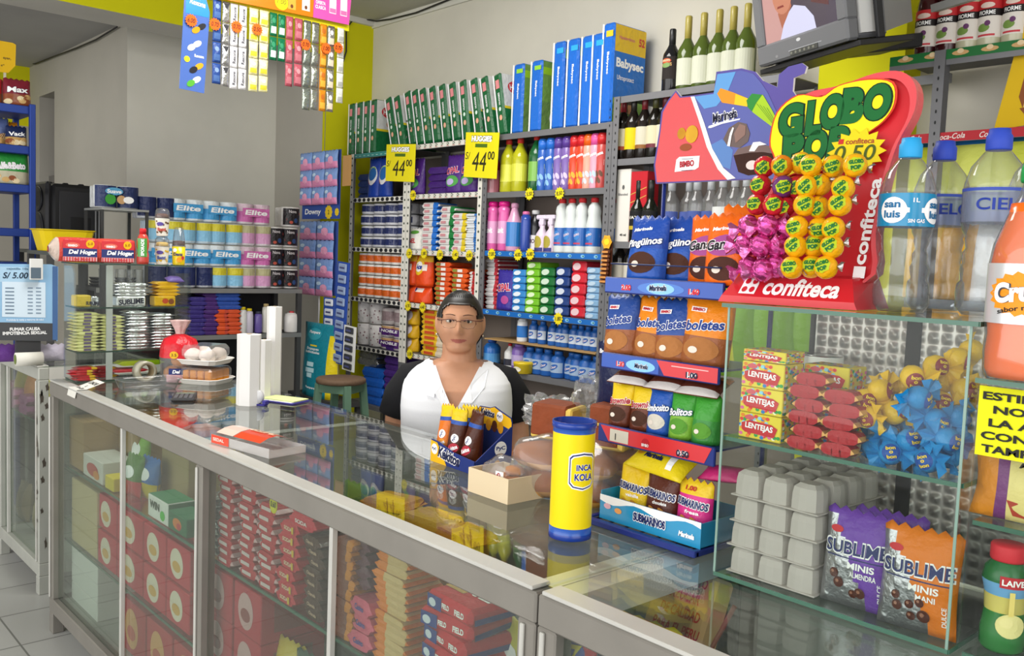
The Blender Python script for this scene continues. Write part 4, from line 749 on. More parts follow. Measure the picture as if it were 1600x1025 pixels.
def bread(seed, r, c1='#9c5a26', c2='#d09a4c'):
    m = MB(); q = random.Random(seed); a = q.uniform(0, 6)
    nu, nv = 18, 10; o = len(m.v); m.ell((0, 0, r[2]*.82), r, mat(c1, 'food'), nu, nv, lambda p: (1 if p.z > -.3 else .97)*(1+.04*math.sin(6*p.x+a)))
    for i, f in enumerate(m.f):
        z = sum(m.v[k][2] for k in f)/len(f)
        if z < r[2]*.62: m.m[i] = m.mi(mat(c2, 'food'))
    m.v = [(x, y, max(z, 0)) for x, y, z in m.v]; return m
bp = bread(1, (.075, .05, .036)); bz = T
BR = [(-1.50, 1.475, T, .3), (-1.375, 1.50, T, .2), (-1.497, 1.478, T+.064, .5), (-1.37, 1.50, T+.064, .1), (-1.345, 1.60, T, .2), (-1.345, 1.60, T+.064, .0)]
for i, (x, y, z, a) in enumerate(BR):
    c = ('left' if x < -1.45 else 'right rear' if y > 1.55 else 'right front'); tag(bp.build('bread_loaf', None, (x, y, z), a), f'glazed brown bread loaf in clear plastic, {c} stack, {"upper" if z > T+.01 else "lower"} one', 'bread', 'bread loaves behind the yellow cylinder')
for i, (x, y, z, rr) in enumerate(((-1.495, 1.475, T+.07, (.088, .064, .078)), (-1.355, 1.55, T+.07, (.09, .10, .08)))):
    m = MB(); film_bag(m, (x, y, z), rr, 5+i, .09); m.v = [(a, b, max(c, T+.001)) for a, b, c in m.v]; tag(m.build('plastic_bag'), ('clear plastic bag wrapping the left stack of bread loaves', 'clear plastic bag wrapping the right stacks of bread loaves')[i], 'plastic bag')
def cake(w, d, h):
    m = MB(); m.box(-w/2, w/2, 0, d, .0, h*.94, mat('#e3c25c', 'food'), .004); m.box(-w/2-.001, w/2-.012, -.002, d, 0.004, h, mat('#8a4220', 'food'), .006); return m
tag(cake(.105, .09, .085).build('cake_block', None, (-1.50, 1.50, T+.128), (0, .03, .35)), 'brown sponge cake block with a yellow cut side resting on the bread loaves', 'cake')
tag(cake(.1, .08, .05).build('cake_block', None, (-1.355, 1.53, T+.128), (0, 0, .3)), 'lower yellow sponge cake block to the right of the yellow cylinder', 'cake'); tag(cake(.1, .08, .05).build('cake_block', None, (-1.35, 1.535, T+.179), (0, 0, .2)), 'upper yellow sponge cake block to the right of the yellow cylinder', 'cake')
def crumple(c, r, seed):
    m = MB(); q = random.Random(seed); ph = [q.uniform(0, 6) for _ in range(6)]
    m.ell(c, r, FILM, 34, 20, lambda p: 1+.16*math.sin(6*p.x+ph[0]+3*p.z)+.13*math.sin(9*p.y+ph[1])*math.sin(5*p.z+ph[2])+.07*math.sin(19*p.x+ph[3]+11*p.z)+.05*math.sin(23*p.z+ph[4]+9*p.y), False); return m
p = PY(1.62, 925, 625); tag(crumple((p.x, 1.62, p.z), (.05, .05, .055), 3).build('plastic_bag'), 'crumpled clear plastic bag standing above the cakes behind the yellow cylinder', 'plastic bag')
p = PY(1.60, 850, 640); tag(crumple((p.x, 1.62, p.z-.015), (.085, .05, .05), 9).build('plastic_bag'), 'crumpled clear plastic bag on top of the sponge cake near the woman', 'plastic bag')
# ================================================================== shelving along the back wall
SY = 3.40; SYB = 3.735
GREY = mat('#77777a', 'metal', .5); GRD = mat('#3f4043'); WST = mat('#d9d6cc', 'paper'); BST = mat('#1f66b4', 'gloss'); TEAL = mat('#2a7f7a', 'gloss'); BACKB = mat('#8d8178')
def zs(x, y): return PY(SY, x, y).z
def lip_pattern(m, F_, x0, x1, z0, z1, kind):
    if kind == 'hex':
        m.grid(F_, x0, x1, z0, z1, WST, .001); n = int((x1-x0)/.055)
        for i in range(n): m.disc(F_, x0+(i+.5)*(x1-x0)/n, (z0+z1)/2, .021, .014, mat('#26262a'), .0016, 6)
    elif kind == 'leaf':
        m.grid(F_, x0, x1, z0, z1, WST, .001); n = int((x1-x0)/.055)
        for i in range(n): u = x0+(i+.5)*(x1-x0)/n; m.disc(F_, u, (z0+z1)/2+.004, .014, .012, mat('#3c4a3a'), .0016, 6, star=.3); m.disc(F_, u, (z0+z1)/2+.004, .006, .005, WST, .002, 6); m.grid(F_, u-.012, u+.012, z0+.003, z0+.007, mat('#b76a62'), .0016)
    elif kind == 'blue':
        m.grid(F_, x0, x1, z0, z1, BST, .001); n = int((x1-x0)/.09)
        for i in range(n): u = x0+(i+.5)*(x1-x0)/n; m.disc(F_, u, (z0+z1)/2, .014, .009, mat('#7fb4dc'), .0016, 12); m.disc(F_, u+.004, (z0+z1)/2, .006, .004, mat('#2a6a4c'), .002, 8)
    elif kind == 'teal':
        m.grid(F_, x0, x1, z0, z1, TEAL, .001); n = int((x1-x0)/.05)
        for i in range(n): u = x0+(i+.5)*(x1-x0)/n; m.grid(F_, u-.012, u+.012, z0+.010, z0+.014, mat('#9fc9c2'), .0016)
    elif kind == 'hat':
        m.grid(F_, x0, x1, z0, z1, mat('#1e2c1c'), .001); n = int((x1-x0)/.11)
        for i in range(n): u = x0+(i+.5)*(x1-x0)/n; m.disc(F_, u, z0+.024, .032, .012, mat('#c9a42c'), .0016, 14); m.disc(F_, u, z0+.036, .018, .016, mat('#e9e2c4'), .002, 12)
def unit(name, label, x0, x1, shelves, posts=(1, 1), h=.032, topz=2.45, y0=SY, strips=()):
    t = thing('shelving_unit', label, 'shelves')
    for z, kind in shelves:
        m = MB(); m.box(x0+.002, x1-.002, y0+.003, SYB, z-.006, z-.002, GREY); m.box(x0+.002, x1-.002, y0, y0+.003, z-h, z, GREY)
        if kind: lip_pattern(m, FR(0, y0), x0+.03, x1-.03, z-h+.002, z-.001, kind)
        m.build('shelf', t)
    for i, x in enumerate((x0, x1)):
        if not posts[i]: continue
        for yy in (y0-.006, SYB-.04):
            m = MB(); s = 1 if i == 0 else -1; m.box(x, x+s*.038, yy, yy+.003, 0, topz, GREY); m.box(x, x+s*.003, yy+.003, yy+.038, 0, topz, GREY)
            if yy < y0:
                F_ = FR(0, yy)
                if i in strips or 'all' in strips:
                    m.grid(F_, min(x, x+s*.038), max(x, x+s*.038), .9, topz, WST, .001)
                    for k in range(30): m.disc(F_, x+s*.019, 1.0+k*.05, .009, .008, mat('#4a5248'), .0016, 6)
                else:
                    for k in range(46): m.disc(F_, x+s*.019, .6+k*.04, .0035, .007, mat('#1d1d1f'), .001, 8)
            m.build('post', t)
    m = MB(); m.box(x0+.004, x1-.004, SYB+.002, SYB+.006, .3, topz-.02, BACKB); m.build('back_panel', t)
    return t
xs = lambda px, py=400: PY(SY, px, py).x
XA, XAB, XBC, XC1 = xs(546), xs(634), xs(751), xs(949)
XD0, XD1 = xs(954, 300), xs(954, 300)+.95
zA = [zs(590, 237), zs(590, 308), zs(590, 387), zs(590, 467), zs(590, 545), zs(590, 636)]
zB = [zs(690, 222), zs(690, 302), zs(690, 392), zs(690, 478), zs(690, 560)]
zC = [zs(880, 199), zs(850, 297), zs(850, 394), zs(850, 492), zs(850, 541), zs(866, 592), zs(866, 660)]
zD = [zs(1040, 141), zs(990, 247), zs(985, 378), zs(960, 452)]
unit('', 'first shelving unit from the yellow wall, toilet paper on its middle shelves', XA, XAB-.001, [(z, k) for z, k in zip(zA, ('teal', 'hex', 'hex', 'hex', 'hex', None))], strips=('all',), topz=zA[0]+.0)
unit('', 'shelving unit behind the woman with orange detergent bags', XAB+.001, XBC-.001, [(z, 'leaf') for z in zB], strips=('all',), topz=zB[0])
uC = unit('', 'grey shelving unit right of the woman with bleach bottles and spray cans', XBC+.001, XC1-.001, [(zC[0], None), (zC[1], None), (zC[2], 'blue'), (zC[3], 'blue'), (zC[5], None), (zC[6], 'hat')], topz=zC[0])
m = MB(); m.box(XBC+.06, XC1-.05, SY+.0, SY+.3, zC[4]-.006, zC[4], mat('#b08d5c', 'card')); m.build('cardboard_shelf', uC)
unit('', 'grey shelving unit with liquor bottles behind the snack rack', XD0, XD1, [(z, None) for z in zD], topz=zD[0])
# ---------------------------------------------------------------- goods
SF = SY+.022
def row(pro, lst, z, Y, desc, group, extra=''):
    n = len(lst)
    for i, e in enumerate(lst):
        px, py = e[0], e[1]; p = PY(Y, px, py); pro.put((p.x, Y+(e[3] if len(e) > 3 else 0), z), e[2] if len(e) > 2 else 0, f'{desc}, {OL(i, n)}' if n > 1 else desc, group if n > 1 else None)
def diaper(w, d, h, spine, cover, white, title=None, heart=False):
    mb = MB(); sp, cv, wt = mat(spine, 'bag'), mat(cover, 'bag'), mat('#e8e8ea', 'bag'); n = 6
    mb.box(-w/2, w/2, 0, d, 0, h, sp, .012); mb.grid(FR(), -w/2-.001, -w/2+.010, .004, h-.004, wt, .0012, 1, 4)
    S_ = SX(w/2); mb.grid(S_, .012, d-.012, h*.012, h*.42, cv, .001); mb.grid(S_, .012, d-.012, h*.42, h*.985, mat(white, 'bag'), .001)
    return mb, S_
# green diaper packs
def green_pack():
    mb, S_ = diaper(.062, .27, .36, '#175c34', '#1f6a3c', '#dcdcda'); F_ = FR(); mb.grid(S_, .012, .258, .15, .165, mat('#e6cf2a'), .0016)
    mb.disc(S_, .14, .28, .09, .045, mat('#cf3a44'), .0016, 20); mb.text('HUGGIES', S_, .14, .28, .15, .035, mat('#ffffff'), .0024, .03)
    mb.disc(S_, .14, .2, .05, .03, mat('#c99c80'), .0016, 14); mb.grid(F_, -.012, .018, .27, .32, mat('#d9868a'), .0016); mb.disc(F_, .004, .10, .012, .016, mat('#dba48a'), .0016, 12); mb.text('HUGGIES', F_, .005, .21, .07, .014, wh, .0016, .02, 0, PI/2); mb.disc(F_, .004, .15, .010, .012, mat('#cfe3d6'), .0016, 10); return mb
gp = Proto(tag(green_pack().build('diaper_pack'), '', 'diapers'))
def leaning(px, py, tx, i, n, z, Y=SF):
    p = PY(Y, px, py); a = -math.atan2(px-tx, 84)*1.05
    gp.put((p.x, Y, z+.031*abs(math.sin(a))), (0, a, 0), f'green diaper pack leaning left on the top shelf, {OL(i, n)} of the leaning ones', 'leaning green diaper packs')
for i, px in enumerate((547, 559, 570, 581)): p = PY(SF, px, 232); gp.put((p.x, SF, zA[0]), 0, f'green diaper pack standing upright on the top shelf by the yellow wall, {OL(i, 4)}', 'upright green diaper packs')
LN = [(616, 229, 593), (629, 228, 606), (645, 227, 624), (656, 226, 636), (668, 225, 648), (682, 224, 664), (697, 222, 680), (713, 221, 696), (728, 219, 714), (748, 217, 730), (766, 214, 746), (785, 211, 768)]
for i, (px, py, tx) in enumerate(LN): leaning(px, py, tx, i, 12, zA[0] if px < 634 else zB[0])
def blue_pack(h, w, cover, white, band='#2ea0d8', big=False):
    mb, S_ = diaper(w, .26, h, '#1f66c4', cover, white); F_ = FR(); mb.text('Babysec', F_, .004, h*.6, h*.22, .018, wh, .0016, .02, 0, -PI/2); mb.grid(F_, -.012, w/2-.004, h*.86, h*.92, mat(band), .0014)
    if big:
        mb.grid(S_, .012, .248, h*.72, h*.97, mat('#e4bd2a', 'bag'), .0016); mb.grid(S_, .012, .248, h*.26, h*.72, mat('#1f6fc8', 'bag'), .0016); mb.text('Babysec', S_, .13, h*.60, .21, .06, wh, .0024, .04); mb.text('Ultraprotect', S_, .10, h*.46, .13, .03, wh, .0024, .01); mb.disc(S_, .1, h*.15, .03, .045, mat('#c99a78'), .0018, 14); mb.disc(S_, .14, h*.19, .026, .035, mat('#b98862'), .0018, 14); mb.disc(S_, .1, h*.22, .03, .02, mat('#3a2a20'), .0022, 12); mb.disc(S_, .14, h*.25, .026, .018, mat('#3a2a20'), .0022, 12); mb.text('52', S_, .215, h*.86, .045, .04, mat('#c9303a'), .0024, .03); mb.text('Hipoalergénico', S_, .1, h*.86, .12, .022, mat('#d0707a'), .0024)
    else: mb.grid(S_, .012, .248, h*.80, h*.90, mat('#9acb2c'), .0016); mb.disc(S_, .13, h*.45, .05, .06, mat('#d2a688'), .0018, 14); mb.disc(S_, .13, h*.2, .06, .05, mat('#e6e3df'), .0018, 14)
    return mb
b1_ = Proto(tag(blue_pack(.385, .085, '#6d8f4a', '#77a04a', '#8cc63c').build('diaper_pack'), '', 'diapers'))
row(b1_, [(806, 208), (834, 206)], zC[0], SF, 'short blue and green diaper pack on the top shelf', 'short blue diaper packs')
b2_ = Proto(tag(blue_pack(.46, .082, '#2a66b8', '#2a66b8').build('diaper_pack'), '', 'diapers')); row(b2_, [(868, 199), (890, 197), (912, 195), (929, 193)], zC[0], SF, 'tall blue diaper pack on the top shelf', 'tall blue diaper packs')
b3_ = blue_pack(.50, .075, '#7aa04c', '#e4bd2a', '#e4bd2a', True); p = PY(SF, 947, 190); tag(b3_.build('diaper_pack', None, (p.x-.012, SF, zC[0])), 'large blue and yellow diaper pack at the right end, showing two people', 'diapers')
# generic stacks of flat packs: columns of layers
def stack(pro, px0, px1, py, z, dz, n, Y, desc, group, jit=.006, w=None, start=0):
    a, b = PY(Y, px0, py).x, PY(Y, px1, py).x; r = random.Random(int(px0*7+py))
    for k in range(n): pro.put(((a+b)/2+r.uniform(-jit, jit), Y+.001+r.uniform(0, .01), z+dz*k), r.uniform(-.06, .06), f'{desc}, {OV(k, n)}', group)
def soft(w, d, h, c, band=None, text=None, tc='#ffffff', endc=None, kind='bag'):
    mb = MB(); F_ = flatpack(mb, w, d, h, mat(c, kind), 3, .012, band, endm=mat(endc, 'bag') if endc else None)
    G = lambda u, v, n: (u, -d/2*1.012-n, v)
    if text: mb.text(text, G, 0, h*.5, w*.5, h*.34, mat(tc), .002, .03)
    mb.v = [(x, y+d/2, z) for x, y, z in mb.v]; return mb
def wpx(a, b, py=400, Y=None): Y = Y or SF; return abs(PY(Y, b, py).x-PY(Y, a, py).x)
def rolls(nx, r, h, base, band, text=None, tc='#ffffff', top=None, nz=1, bz=(.25, .8), dots=None):
    mb = MB(); w = nx*2*r; bm = mat(base, 'film'); hh = h/nz
    for k in range(nz):
        for i in range(nx):
            x = -w/2+r*(2*i+1); mb.lathe([(r*.92, hh*k+.002), (r, hh*k+.008), (r, hh*(k+1)-.008), (r*.92, hh*(k+1)-.001)], bm, 16, x, r)
            C = lambda u, v, n, x=x: (x+(r+n)*math.sin(u/r), r-(r+n)*math.cos(u/r), v)
            if band: mb.grid(C, -r*1.25, r*1.25, hh*(k+bz[0]), hh*(k+bz[1]), mat(band, 'film'), .0008, 8, 1)
            if top: mb.grid(C, -r*1.25, r*1.25, hh*(k+bz[1]), hh*(k+.97), mat(top, 'film'), .0008, 8, 1)
            if dots:
                for q in range(12): mb.disc(C, random.Random(q+i*20).uniform(-r, r), hh*k+.01+(hh-.02)*random.Random(q+5+i*31).random(), .006, .006, mat(dots), .0012, 6)
    mb.box(-w/2+r*.3, w/2-r*.3, r, r*3, .003, h-.003, bm, .005)
    if text: G = FR(0, -.001); mb.grid(G, -w*.40, w*.40, h*.38, h*.78, mat(band or base, 'film'), .001); mb.text(text, G, 0, h*.58, w*.66, h*.24, mat(tc), .002, .03, .1)
    return mb
# unit A
blu_bag = MB(); F_ = pillow(blu_bag, .145, .27, .07, mat('#1f3f9a', 'bag'), 10, 12, 3, .05, True); blu_bag.disc(F_, 0, .15, .055, .065, mat('#e6e6e8'), .0012, 18, 3); blu_bag.disc(F_, 0, .16, .045, .045, mat('#2c6ab0'), .002, 16, 3); blu_bag.poly(F_, [(-.05, .12), (.05, .12), (.03, .095), (-.03, .095)], mat('#c9402c'), .0022); blu_bag.poly(F_, [(-.04, .19), (.04, .19), (.02, .21), (-.02, .21)], mat('#8bb83a'), .0022)
row(Proto(tag(blu_bag.build('detergent_bag'), '', 'bag')), [(586, 307), (603, 307)], zA[1], SF+.04, 'blue standing detergent bag with a round emblem, first shelving unit', 'blue detergent bags')
stack(Proto(tag(soft(.16, .15, .045, '#1d3f96').build('detergent_pack'), '', 'pack')), 556, 580, 306, zA[1], .046, 4, SF+.12, 'flat blue detergent pack piled beside the standing blue bags', 'flat blue detergent packs')
W_ = (XAB-XA-.09)
def rollgrid(pro, cols, z, dz, n, x0, x1, desc, group, Y=SF):
    for c in range(cols):
        for k in range(n): pro.put((x0+(x1-x0)*(c+.5)/cols, Y+.006*((c+k) % 2), z+dz*k), 0, f'{desc}, {OV(k, n)} row, {OL(c, cols)}', group)
r_ = W_/2/4; hA = (zA[1]-zA[2])/4-.012
rollgrid(Proto(tag(rolls(2, W_/4/2, hA, '#cfcfd4', '#27305e', None, '#ffffff', None).build('toilet_paper_pack'), '', 'toilet paper')), 2, zA[2]+.001, hA+.003, 4, XA+.05, XAB-.045, 'navy toilet paper pack, first shelving unit', 'navy toilet paper packs')
hA = (zA[2]-zA[3])/4-.012
rollgrid(Proto(tag(rolls(2, W_/3/4, hA, '#e6e2dc', '#d9641f', None, '#ffffff').build('toilet_paper_pack'), '', 'toilet paper')), 3, zA[3]+.001, hA+.003, 4, XA+.05, XAB-.045, 'orange toilet paper pack, first shelving unit', 'orange toilet paper packs')
hA = (zA[3]-zA[4]); dt = Proto(tag(rolls(2, W_/8, hA*.45, '#dcd8d6', None, None, dots='#8a6a70').build('toilet_paper_pack'), '', 'toilet paper'))
for k in range(2): dt.put((XA+.05+W_*.23, SF, zA[4]+.001+k*hA*.46), 0, f'white spotted toilet paper pack left of the purple ones, {("lower", "upper")[k]} one', 'spotted toilet paper packs')
nb_ = Proto(tag(rolls(2, W_/8, hA*.235, '#d8d0d2', '#5a2c7c', 'NOBLE', top='#c9a070', bz=(.2, .75)).build('toilet_paper_pack'), '', 'toilet paper'))
for k in range(2): nb_.put((XA+.05+W_*.74, SF, zA[4]+.001+k*hA*.24), 0, f'purple banded toilet paper pack in the first shelving unit, {("lower", "upper")[k]} one', 'purple banded toilet paper packs')
dt2 = Proto(tag(rolls(2, W_/8, hA*.34, '#b9b0ae', '#8d7a7c').build('toilet_paper_pack'), '', 'toilet paper')); dt2.put((XA+.05+W_*.74, SF, zA[4]+.004+2*hA*.24), 0, 'grey toilet paper pack on top of the purple banded ones')
stack(Proto(tag(soft(.24, .2, .062, '#1f5fc0').build('sanitary_pack'), '', 'pack')), 566, 594, 632, zA[5], .063, 4, SF, 'bright blue soft pack low down behind the wooden stool', 'bright blue soft packs')
stack(Proto(tag(soft(.24, .2, .05, '#b9bbbd', kind='foil').build('sanitary_pack'), '', 'pack')), 556, 586, 632, zA[5]+.256, .052, 2, SF+.02, 'silver soft pack on top of the bright blue packs', 'silver soft packs')
stack(Proto(tag(soft(.2, .2, .043, '#4a2c78').build('sanitary_pack'), '', 'pack')), 596, 628, 632, zA[5], .044, 10, SF, 'purple soft pack in the tall pile left of the woman', 'purple soft packs')
# unit B
pb = MB(); F_ = pillow(pb, .17, .235, .08, mat('#4a2676', 'bag'), 10, 12, 5, .05, True); pb.text('OPAL', F_, 0, .14, .12, .045, mat('#e9e4ee'), .0018, .06, 0, .1); pb.text('OPAL', F_, 0, .14, .115, .04, mat('#c22b4a'), .0024, .03, 0, .1); pb.disc(F_, .0, .075, .06, .035, mat('#4f9a4a'), .0014, 16, 2); pb.disc(F_, -.01, .07, .035, .02, mat('#b9aad8'), .002, 14, 2)
pbp = Proto(tag(pb.build('detergent_bag'), '', 'bag')); row(pbp, [(651, 301), (712, 301), (735, 301)], zB[1], SF+.04, 'purple standing detergent bag under the hanging yellow price signs', 'purple detergent bags')
stack(Proto(tag(soft(.18, .2, .042, '#41246c').build('detergent_pack'), '', 'pack')), 668, 696, 301, zB[1], .043, 4, SF+.03, 'flat purple detergent pack between the standing purple bags', 'flat purple detergent packs')
def endband(c1, c2, k): return lambda u: mat(c2, 'bag') if u > k else mat(c1, 'bag')
hB = zB[1]-zB[2]
for px0, px1, c2, k, n, nm, tt in ((656, 682, '#2a6fc8', .12, 8, 'blue', ''), (683, 708, '#1f7a3c', .12, 7, 'green', ''), (704, 727, '#d9c02a', .05, 6, 'yellow', '')):
    w = wpx(px0, px1)*.9; dz = hB*(.86 if nm == 'blue' else .78 if nm == 'green' else .66)/n
    mb = soft(w, .16, dz-.0015, '#d6d3d0', endband('#d6d3d0', c2, k)); G = lambda u, v, n_: (u, -.003-n_, v); mb.grid(G, -w*.38, -w*.02, dz*.3, dz*.7, mat('#c98a90'), .001)
    stack(Proto(tag(mb.build('soap_pack'), '', 'pack')), px0, px1, 392, zB[2], dz, n, SF, f'white pack with {nm} end in the piles above the orange bags', f'white packs with {nm} ends', .003)
stack(Proto(tag(soft(wpx(724, 746)*.85, .18, .0135, '#c9d3de', endband('#d9dce0', '#3a78c0', .1)).build('cloth_pack'), '', 'pack')), 724, 746, 392, zB[2], .0142, 16, SF, 'thin white and blue pack in the pile beside the patterned post', 'thin white and blue packs', .006)
mb = MB(); F_ = pillow(mb, .16, .14, .07, mat('#e2e0d8', 'bag'), 10, 10, 9, .05, True); mb.text('NEL', F_, 0, .06, .07, .03, mat('#c0303c'), .0016, .04); mb.disc(F_, .0, .115, .05, .012, mat('#5a9a3a'), .0014, 14, 2); p = PY(SF, 642, 392); tag(mb.build('detergent_bag', None, (p.x, SF+.04, zB[2])), 'white and green bag with red letters left of the white piles', 'bag')
ac = MB(); F_ = pillow(ac, .175, .235, .09, mat('#e04a1c', 'bag'), 10, 12, 11, .05, True, band=lambda u, v: mat('#e8b41c', 'bag') if .66 < v < .85 and u > -.05 else mat('#df4a1a', 'bag')); ac.disc(F_, -.02, .125, .055, .055, mat('#edc02a'), .0014, 18, 3); ac.disc(F_, -.02, .125, .038, .034, mat('#ece8e2'), .002, 16, 3); ac.text('Ace', F_, -.02, .125, .07, .034, mat('#22388c'), .003, .05, .15); ac.grid(F_, .02, .06, .10, .14, mat('#ecdfd6'), .0024, 3, 3)
acp = Proto(tag(ac.build('detergent_bag'), '', 'bag')); ac2 = MB(); F_ = pillow(ac2, .175, .11, .10, mat('#e04a1c', 'bag'), 10, 10, 13, .05, True); ac2.grid(F_, -.06, .03, .07, .095, mat('#ece4dc'), .0014, 6, 2); ac2.disc(F_, -.06, .085, .014, .012, mat('#22388c'), .002, 12)
ap2 = Proto(tag(ac2.build('detergent_bag'), '', 'bag')); row(ap2, [(639, 476), (662, 478)], zB[3], SF+.05, 'short orange detergent bag under the big orange ones', 'short orange detergent bags'); row(acp, [(640, 450), (664, 450)], zB[3]+.108, SF+.05, 'orange standing detergent bag with round emblem behind the woman', 'orange detergent bags')
for px0, px1, n, h_, col, nm in ((676, 702, 9, .80, '#dd5524', 'left'), (702, 728, 8, .70, '#dd5a22', 'middle')):
    dz = (zB[2]-zB[3])*h_/n; mb = soft(wpx(px0, px1)*.86, .18, dz-.001, col, None); G = lambda u, v, n_: (u, -.003-n_, v); mb.grid(G, -.06, -.02, dz*.2, dz*.8, mat('#8a8a3a'), .001); mb.grid(G, -.015, .03, dz*.2, dz*.8, mat('#e9e2da'), .001)
    stack(Proto(tag(mb.build('detergent_pack'), '', 'pack')), px0, px1, 478, zB[3], dz, n, SF, f'flat orange detergent pack above the woman\'s head, {nm} pile', f'flat orange packs, {nm} pile', .004)
stack(Proto(tag(soft(wpx(729, 745)*.8, .18, .0165, '#c23a34', endband('#d8d2ce', '#b52f30', .0)).build('soap_pack'), '', 'pack')), 729, 745, 478, zB[3], .017, 13, SF, 'thin red and white pack, pile by the post above her head', 'thin red and white packs', .004)
yb_ = MB(); F_ = pillow(yb_, .17, .105, .09, mat('#d9a81c', 'bag'), 10, 10, 15, .05, True); yb_.disc(F_, 0, .055, .05, .034, mat('#ded3da'), .0014, 16, 2); yb_.text('Sedal', F_, 0, .055, .06, .02, mat('#b04a6a'), .002, .02) if 0 else None; yb_.grid(F_, -.07, .07, .086, .096, mat('#c9582c'), .0014, 6, 1)
stack(Proto(tag(yb_.build('detergent_bag'), '', 'bag')), 629, 652, 552, zB[4], .088, 3, SF+.05, 'yellow puffy bag beside the woman\'s face', 'yellow puffy bags', .003)
mb = soft(.23, .18, .032, '#dba01f', endband('#e3b52a', '#d8c8b0', .25)); G = lambda u, v, n_: (u, -.003-n_, v); mb.grid(G, -.08, .02, .006, .024, mat('#c9502a'), .001)
stack(Proto(tag(mb.build('detergent_pack'), '', 'pack')), 654, 694, 556, zB[4], .0325, 9, SF, 'flat yellow and orange pack just left of the woman\'s face', 'flat yellow packs')
# unit C bottles
def bottle(prof, body, capm, label=None, seg=18, ripf=None, capseg=14):
    b = MB(); b.lathe(prof, body, seg, rip=ripf); c = MB(); c.lathe(capm[0], capm[1], capseg); l = None
    return b, c, label
def simple_bottle(name, cat, R, h, body, cap, lab=None, neck=.33, sh=.62, capr=None, capmat=None, txt=None, tc='#ffffff', lz=(.15, .5), lim=2.0):
    pr = [(R*.92, 0), (R, .008), (R, h*sh), (R*.94, h*(sh+.07)), (R*(neck+.25), h*(sh+.18)), (R*neck, h*.88), (R*neck, h*.92)]
    t = thing(name, '', cat); b = MB(); b.lathe(pr, body, 20); b.build('body', t); c = MB(); k = capr or R*neck*1.25; c.lathe([(k, h*.90), (k, h*.98), (k*.8, h)], cap, 14); c.build('cap', t)
    if lab:
        C = CY(R); l = MB(); l.grid(C, -R*lim, R*lim, h*lz[0], h*lz[1], mat(lab, 'gloss'), .0006, 14, 1)
        if txt: l.text(txt, C, 0, h*(lz[0]*.4+lz[1]*.6), R*1.5, h*(lz[1]-lz[0])*.28, mat(tc), .0014, .03)
        l.build('label', t)
    return t
def clean_tint(c): return mat(c, 'gloss', .12)
row(Proto(simple_bottle('cleaner_bottle', 'bottle', .045, .27, clean_tint('#a3243f'), mat('#c02c3c'), '#d98a9a', lz=(.0, .5))), [(768, 298), (780, 297, 0, .07)], zC[1], SF+.05, 'dark pink cleaner bottle at the left end of the spray can shelf', 'dark pink cleaner bottles')
row(Proto(simple_bottle('cleaner_bottle', 'bottle', .046, .305, clean_tint('#b5b422'), mat('#d23a30'), '#d5d64a', lz=(.2, .52))), [(793, 298), (811, 297)], zC[1], SF+.05, 'lime yellow cleaner bottle with red cap beside the dark pink ones', 'lime cleaner bottles')
row(Proto(simple_bottle('cleaner_bottle', 'bottle', .042, .315, clean_tint('#1c5a30'), mat('#c8322e'), '#7ab04a', lz=(.18, .52))), [(836, 296)], zC[1], SF+.05, 'dark green cleaner bottle with red cap left of the spray cans', '')
def spray_can(body, cap, stripe, swirl):
    R, h = .031, .282; t = thing('spray_can', '', 'spray can'); b = MB(); b.lathe([(R*.95, 0), (R, .004), (R, h*.78), (R*.92, h*.8)], mat(body, 'gloss'), 20); C = CY(R); r = random.Random(3)
    b.poly(C, [(-.03, h*.34), (.032, h*.42), (.032, h*.52), (-.03, h*.44)], mat(stripe), .0008)
    for k in range(4): b.disc(C, -.02+.012*k, h*(.15+.12*(k % 2)), .010, .018, mat(swirl), .0008, 12, 1, .5)
    b.text('Aroma', C, .0, h*.62, .05, .018, wh, .0012, .03, .2, .35); b.build('body', t); c = MB(); c.lathe([(R*.98, h*.79), (R*.98, h*.95), (R*.8, h), (R*.5, h)], mat(cap, 'gloss'), 18); c.build('cap', t); return t
CANS = [('#2e5fb4', '#2a6fd0', '#c8d02a', '#8ab8e0', [847, 859.5], 'blue'), ('#7a62a8', '#5a3f94', '#c8c83a', '#cdbfe0', [872, 884.5], 'purple'), ('#d2452a', '#d0262c', '#b8c83a', '#f0a83a', [896.5, 908], 'red and yellow')]
for body, cap, st, sw, L_, nm in CANS: row(Proto(spray_can(body, cap, st, sw)), [(x, 296) for x in L_], zC[1], SF+.034, f'{nm} spray can on the second shelf of the grey unit', f'{nm} spray cans')
for body, cap, st, sw, x, nm in (('#d9a08c', '#e8641c', '#e6c9b8', '#c9d0d8', 919, 'pale can with orange cap'), ('#dba0b4', '#e05aa0', '#f0d8e0', '#b8d0e0', 930, 'pink spray can with pink cap'), ('#c2504c', '#d02c30', '#e8d8d0', '#6a4a3a', 940, 'red spray can beside the grey post')):
    row(Proto(spray_can(body, cap, st, sw)), [(x-.8, 295)], zC[1], SF+.034, f'{nm}, at the right end of the spray can shelf', '')
row(Proto(simple_bottle('softener_bottle', 'bottle', .035, .285, mat('#d860a4', 'gloss'), mat('#e0208a', 'gloss'), '#d99ac4', neck=.85, sh=.68, capr=.034, lz=(.15, .6), txt='Suavit')), [(769, 394), (786, 394)], zC[2], SF+.04, 'pink bottle with magenta cap, shelf of white bleach bottles', 'pink bottles')
row(Proto(simple_bottle('softener_bottle', 'bottle', .046, .275, mat('#d8a0c0', 'gloss'), mat('#e9a8cc', 'gloss'), '#2f7ac0', neck=.4, sh=.55, capr=.022, lz=(.1, .6))), [(802, 394)], zC[2], SF+.05, 'pale pink bottle with large blue label beside the magenta capped ones', '')
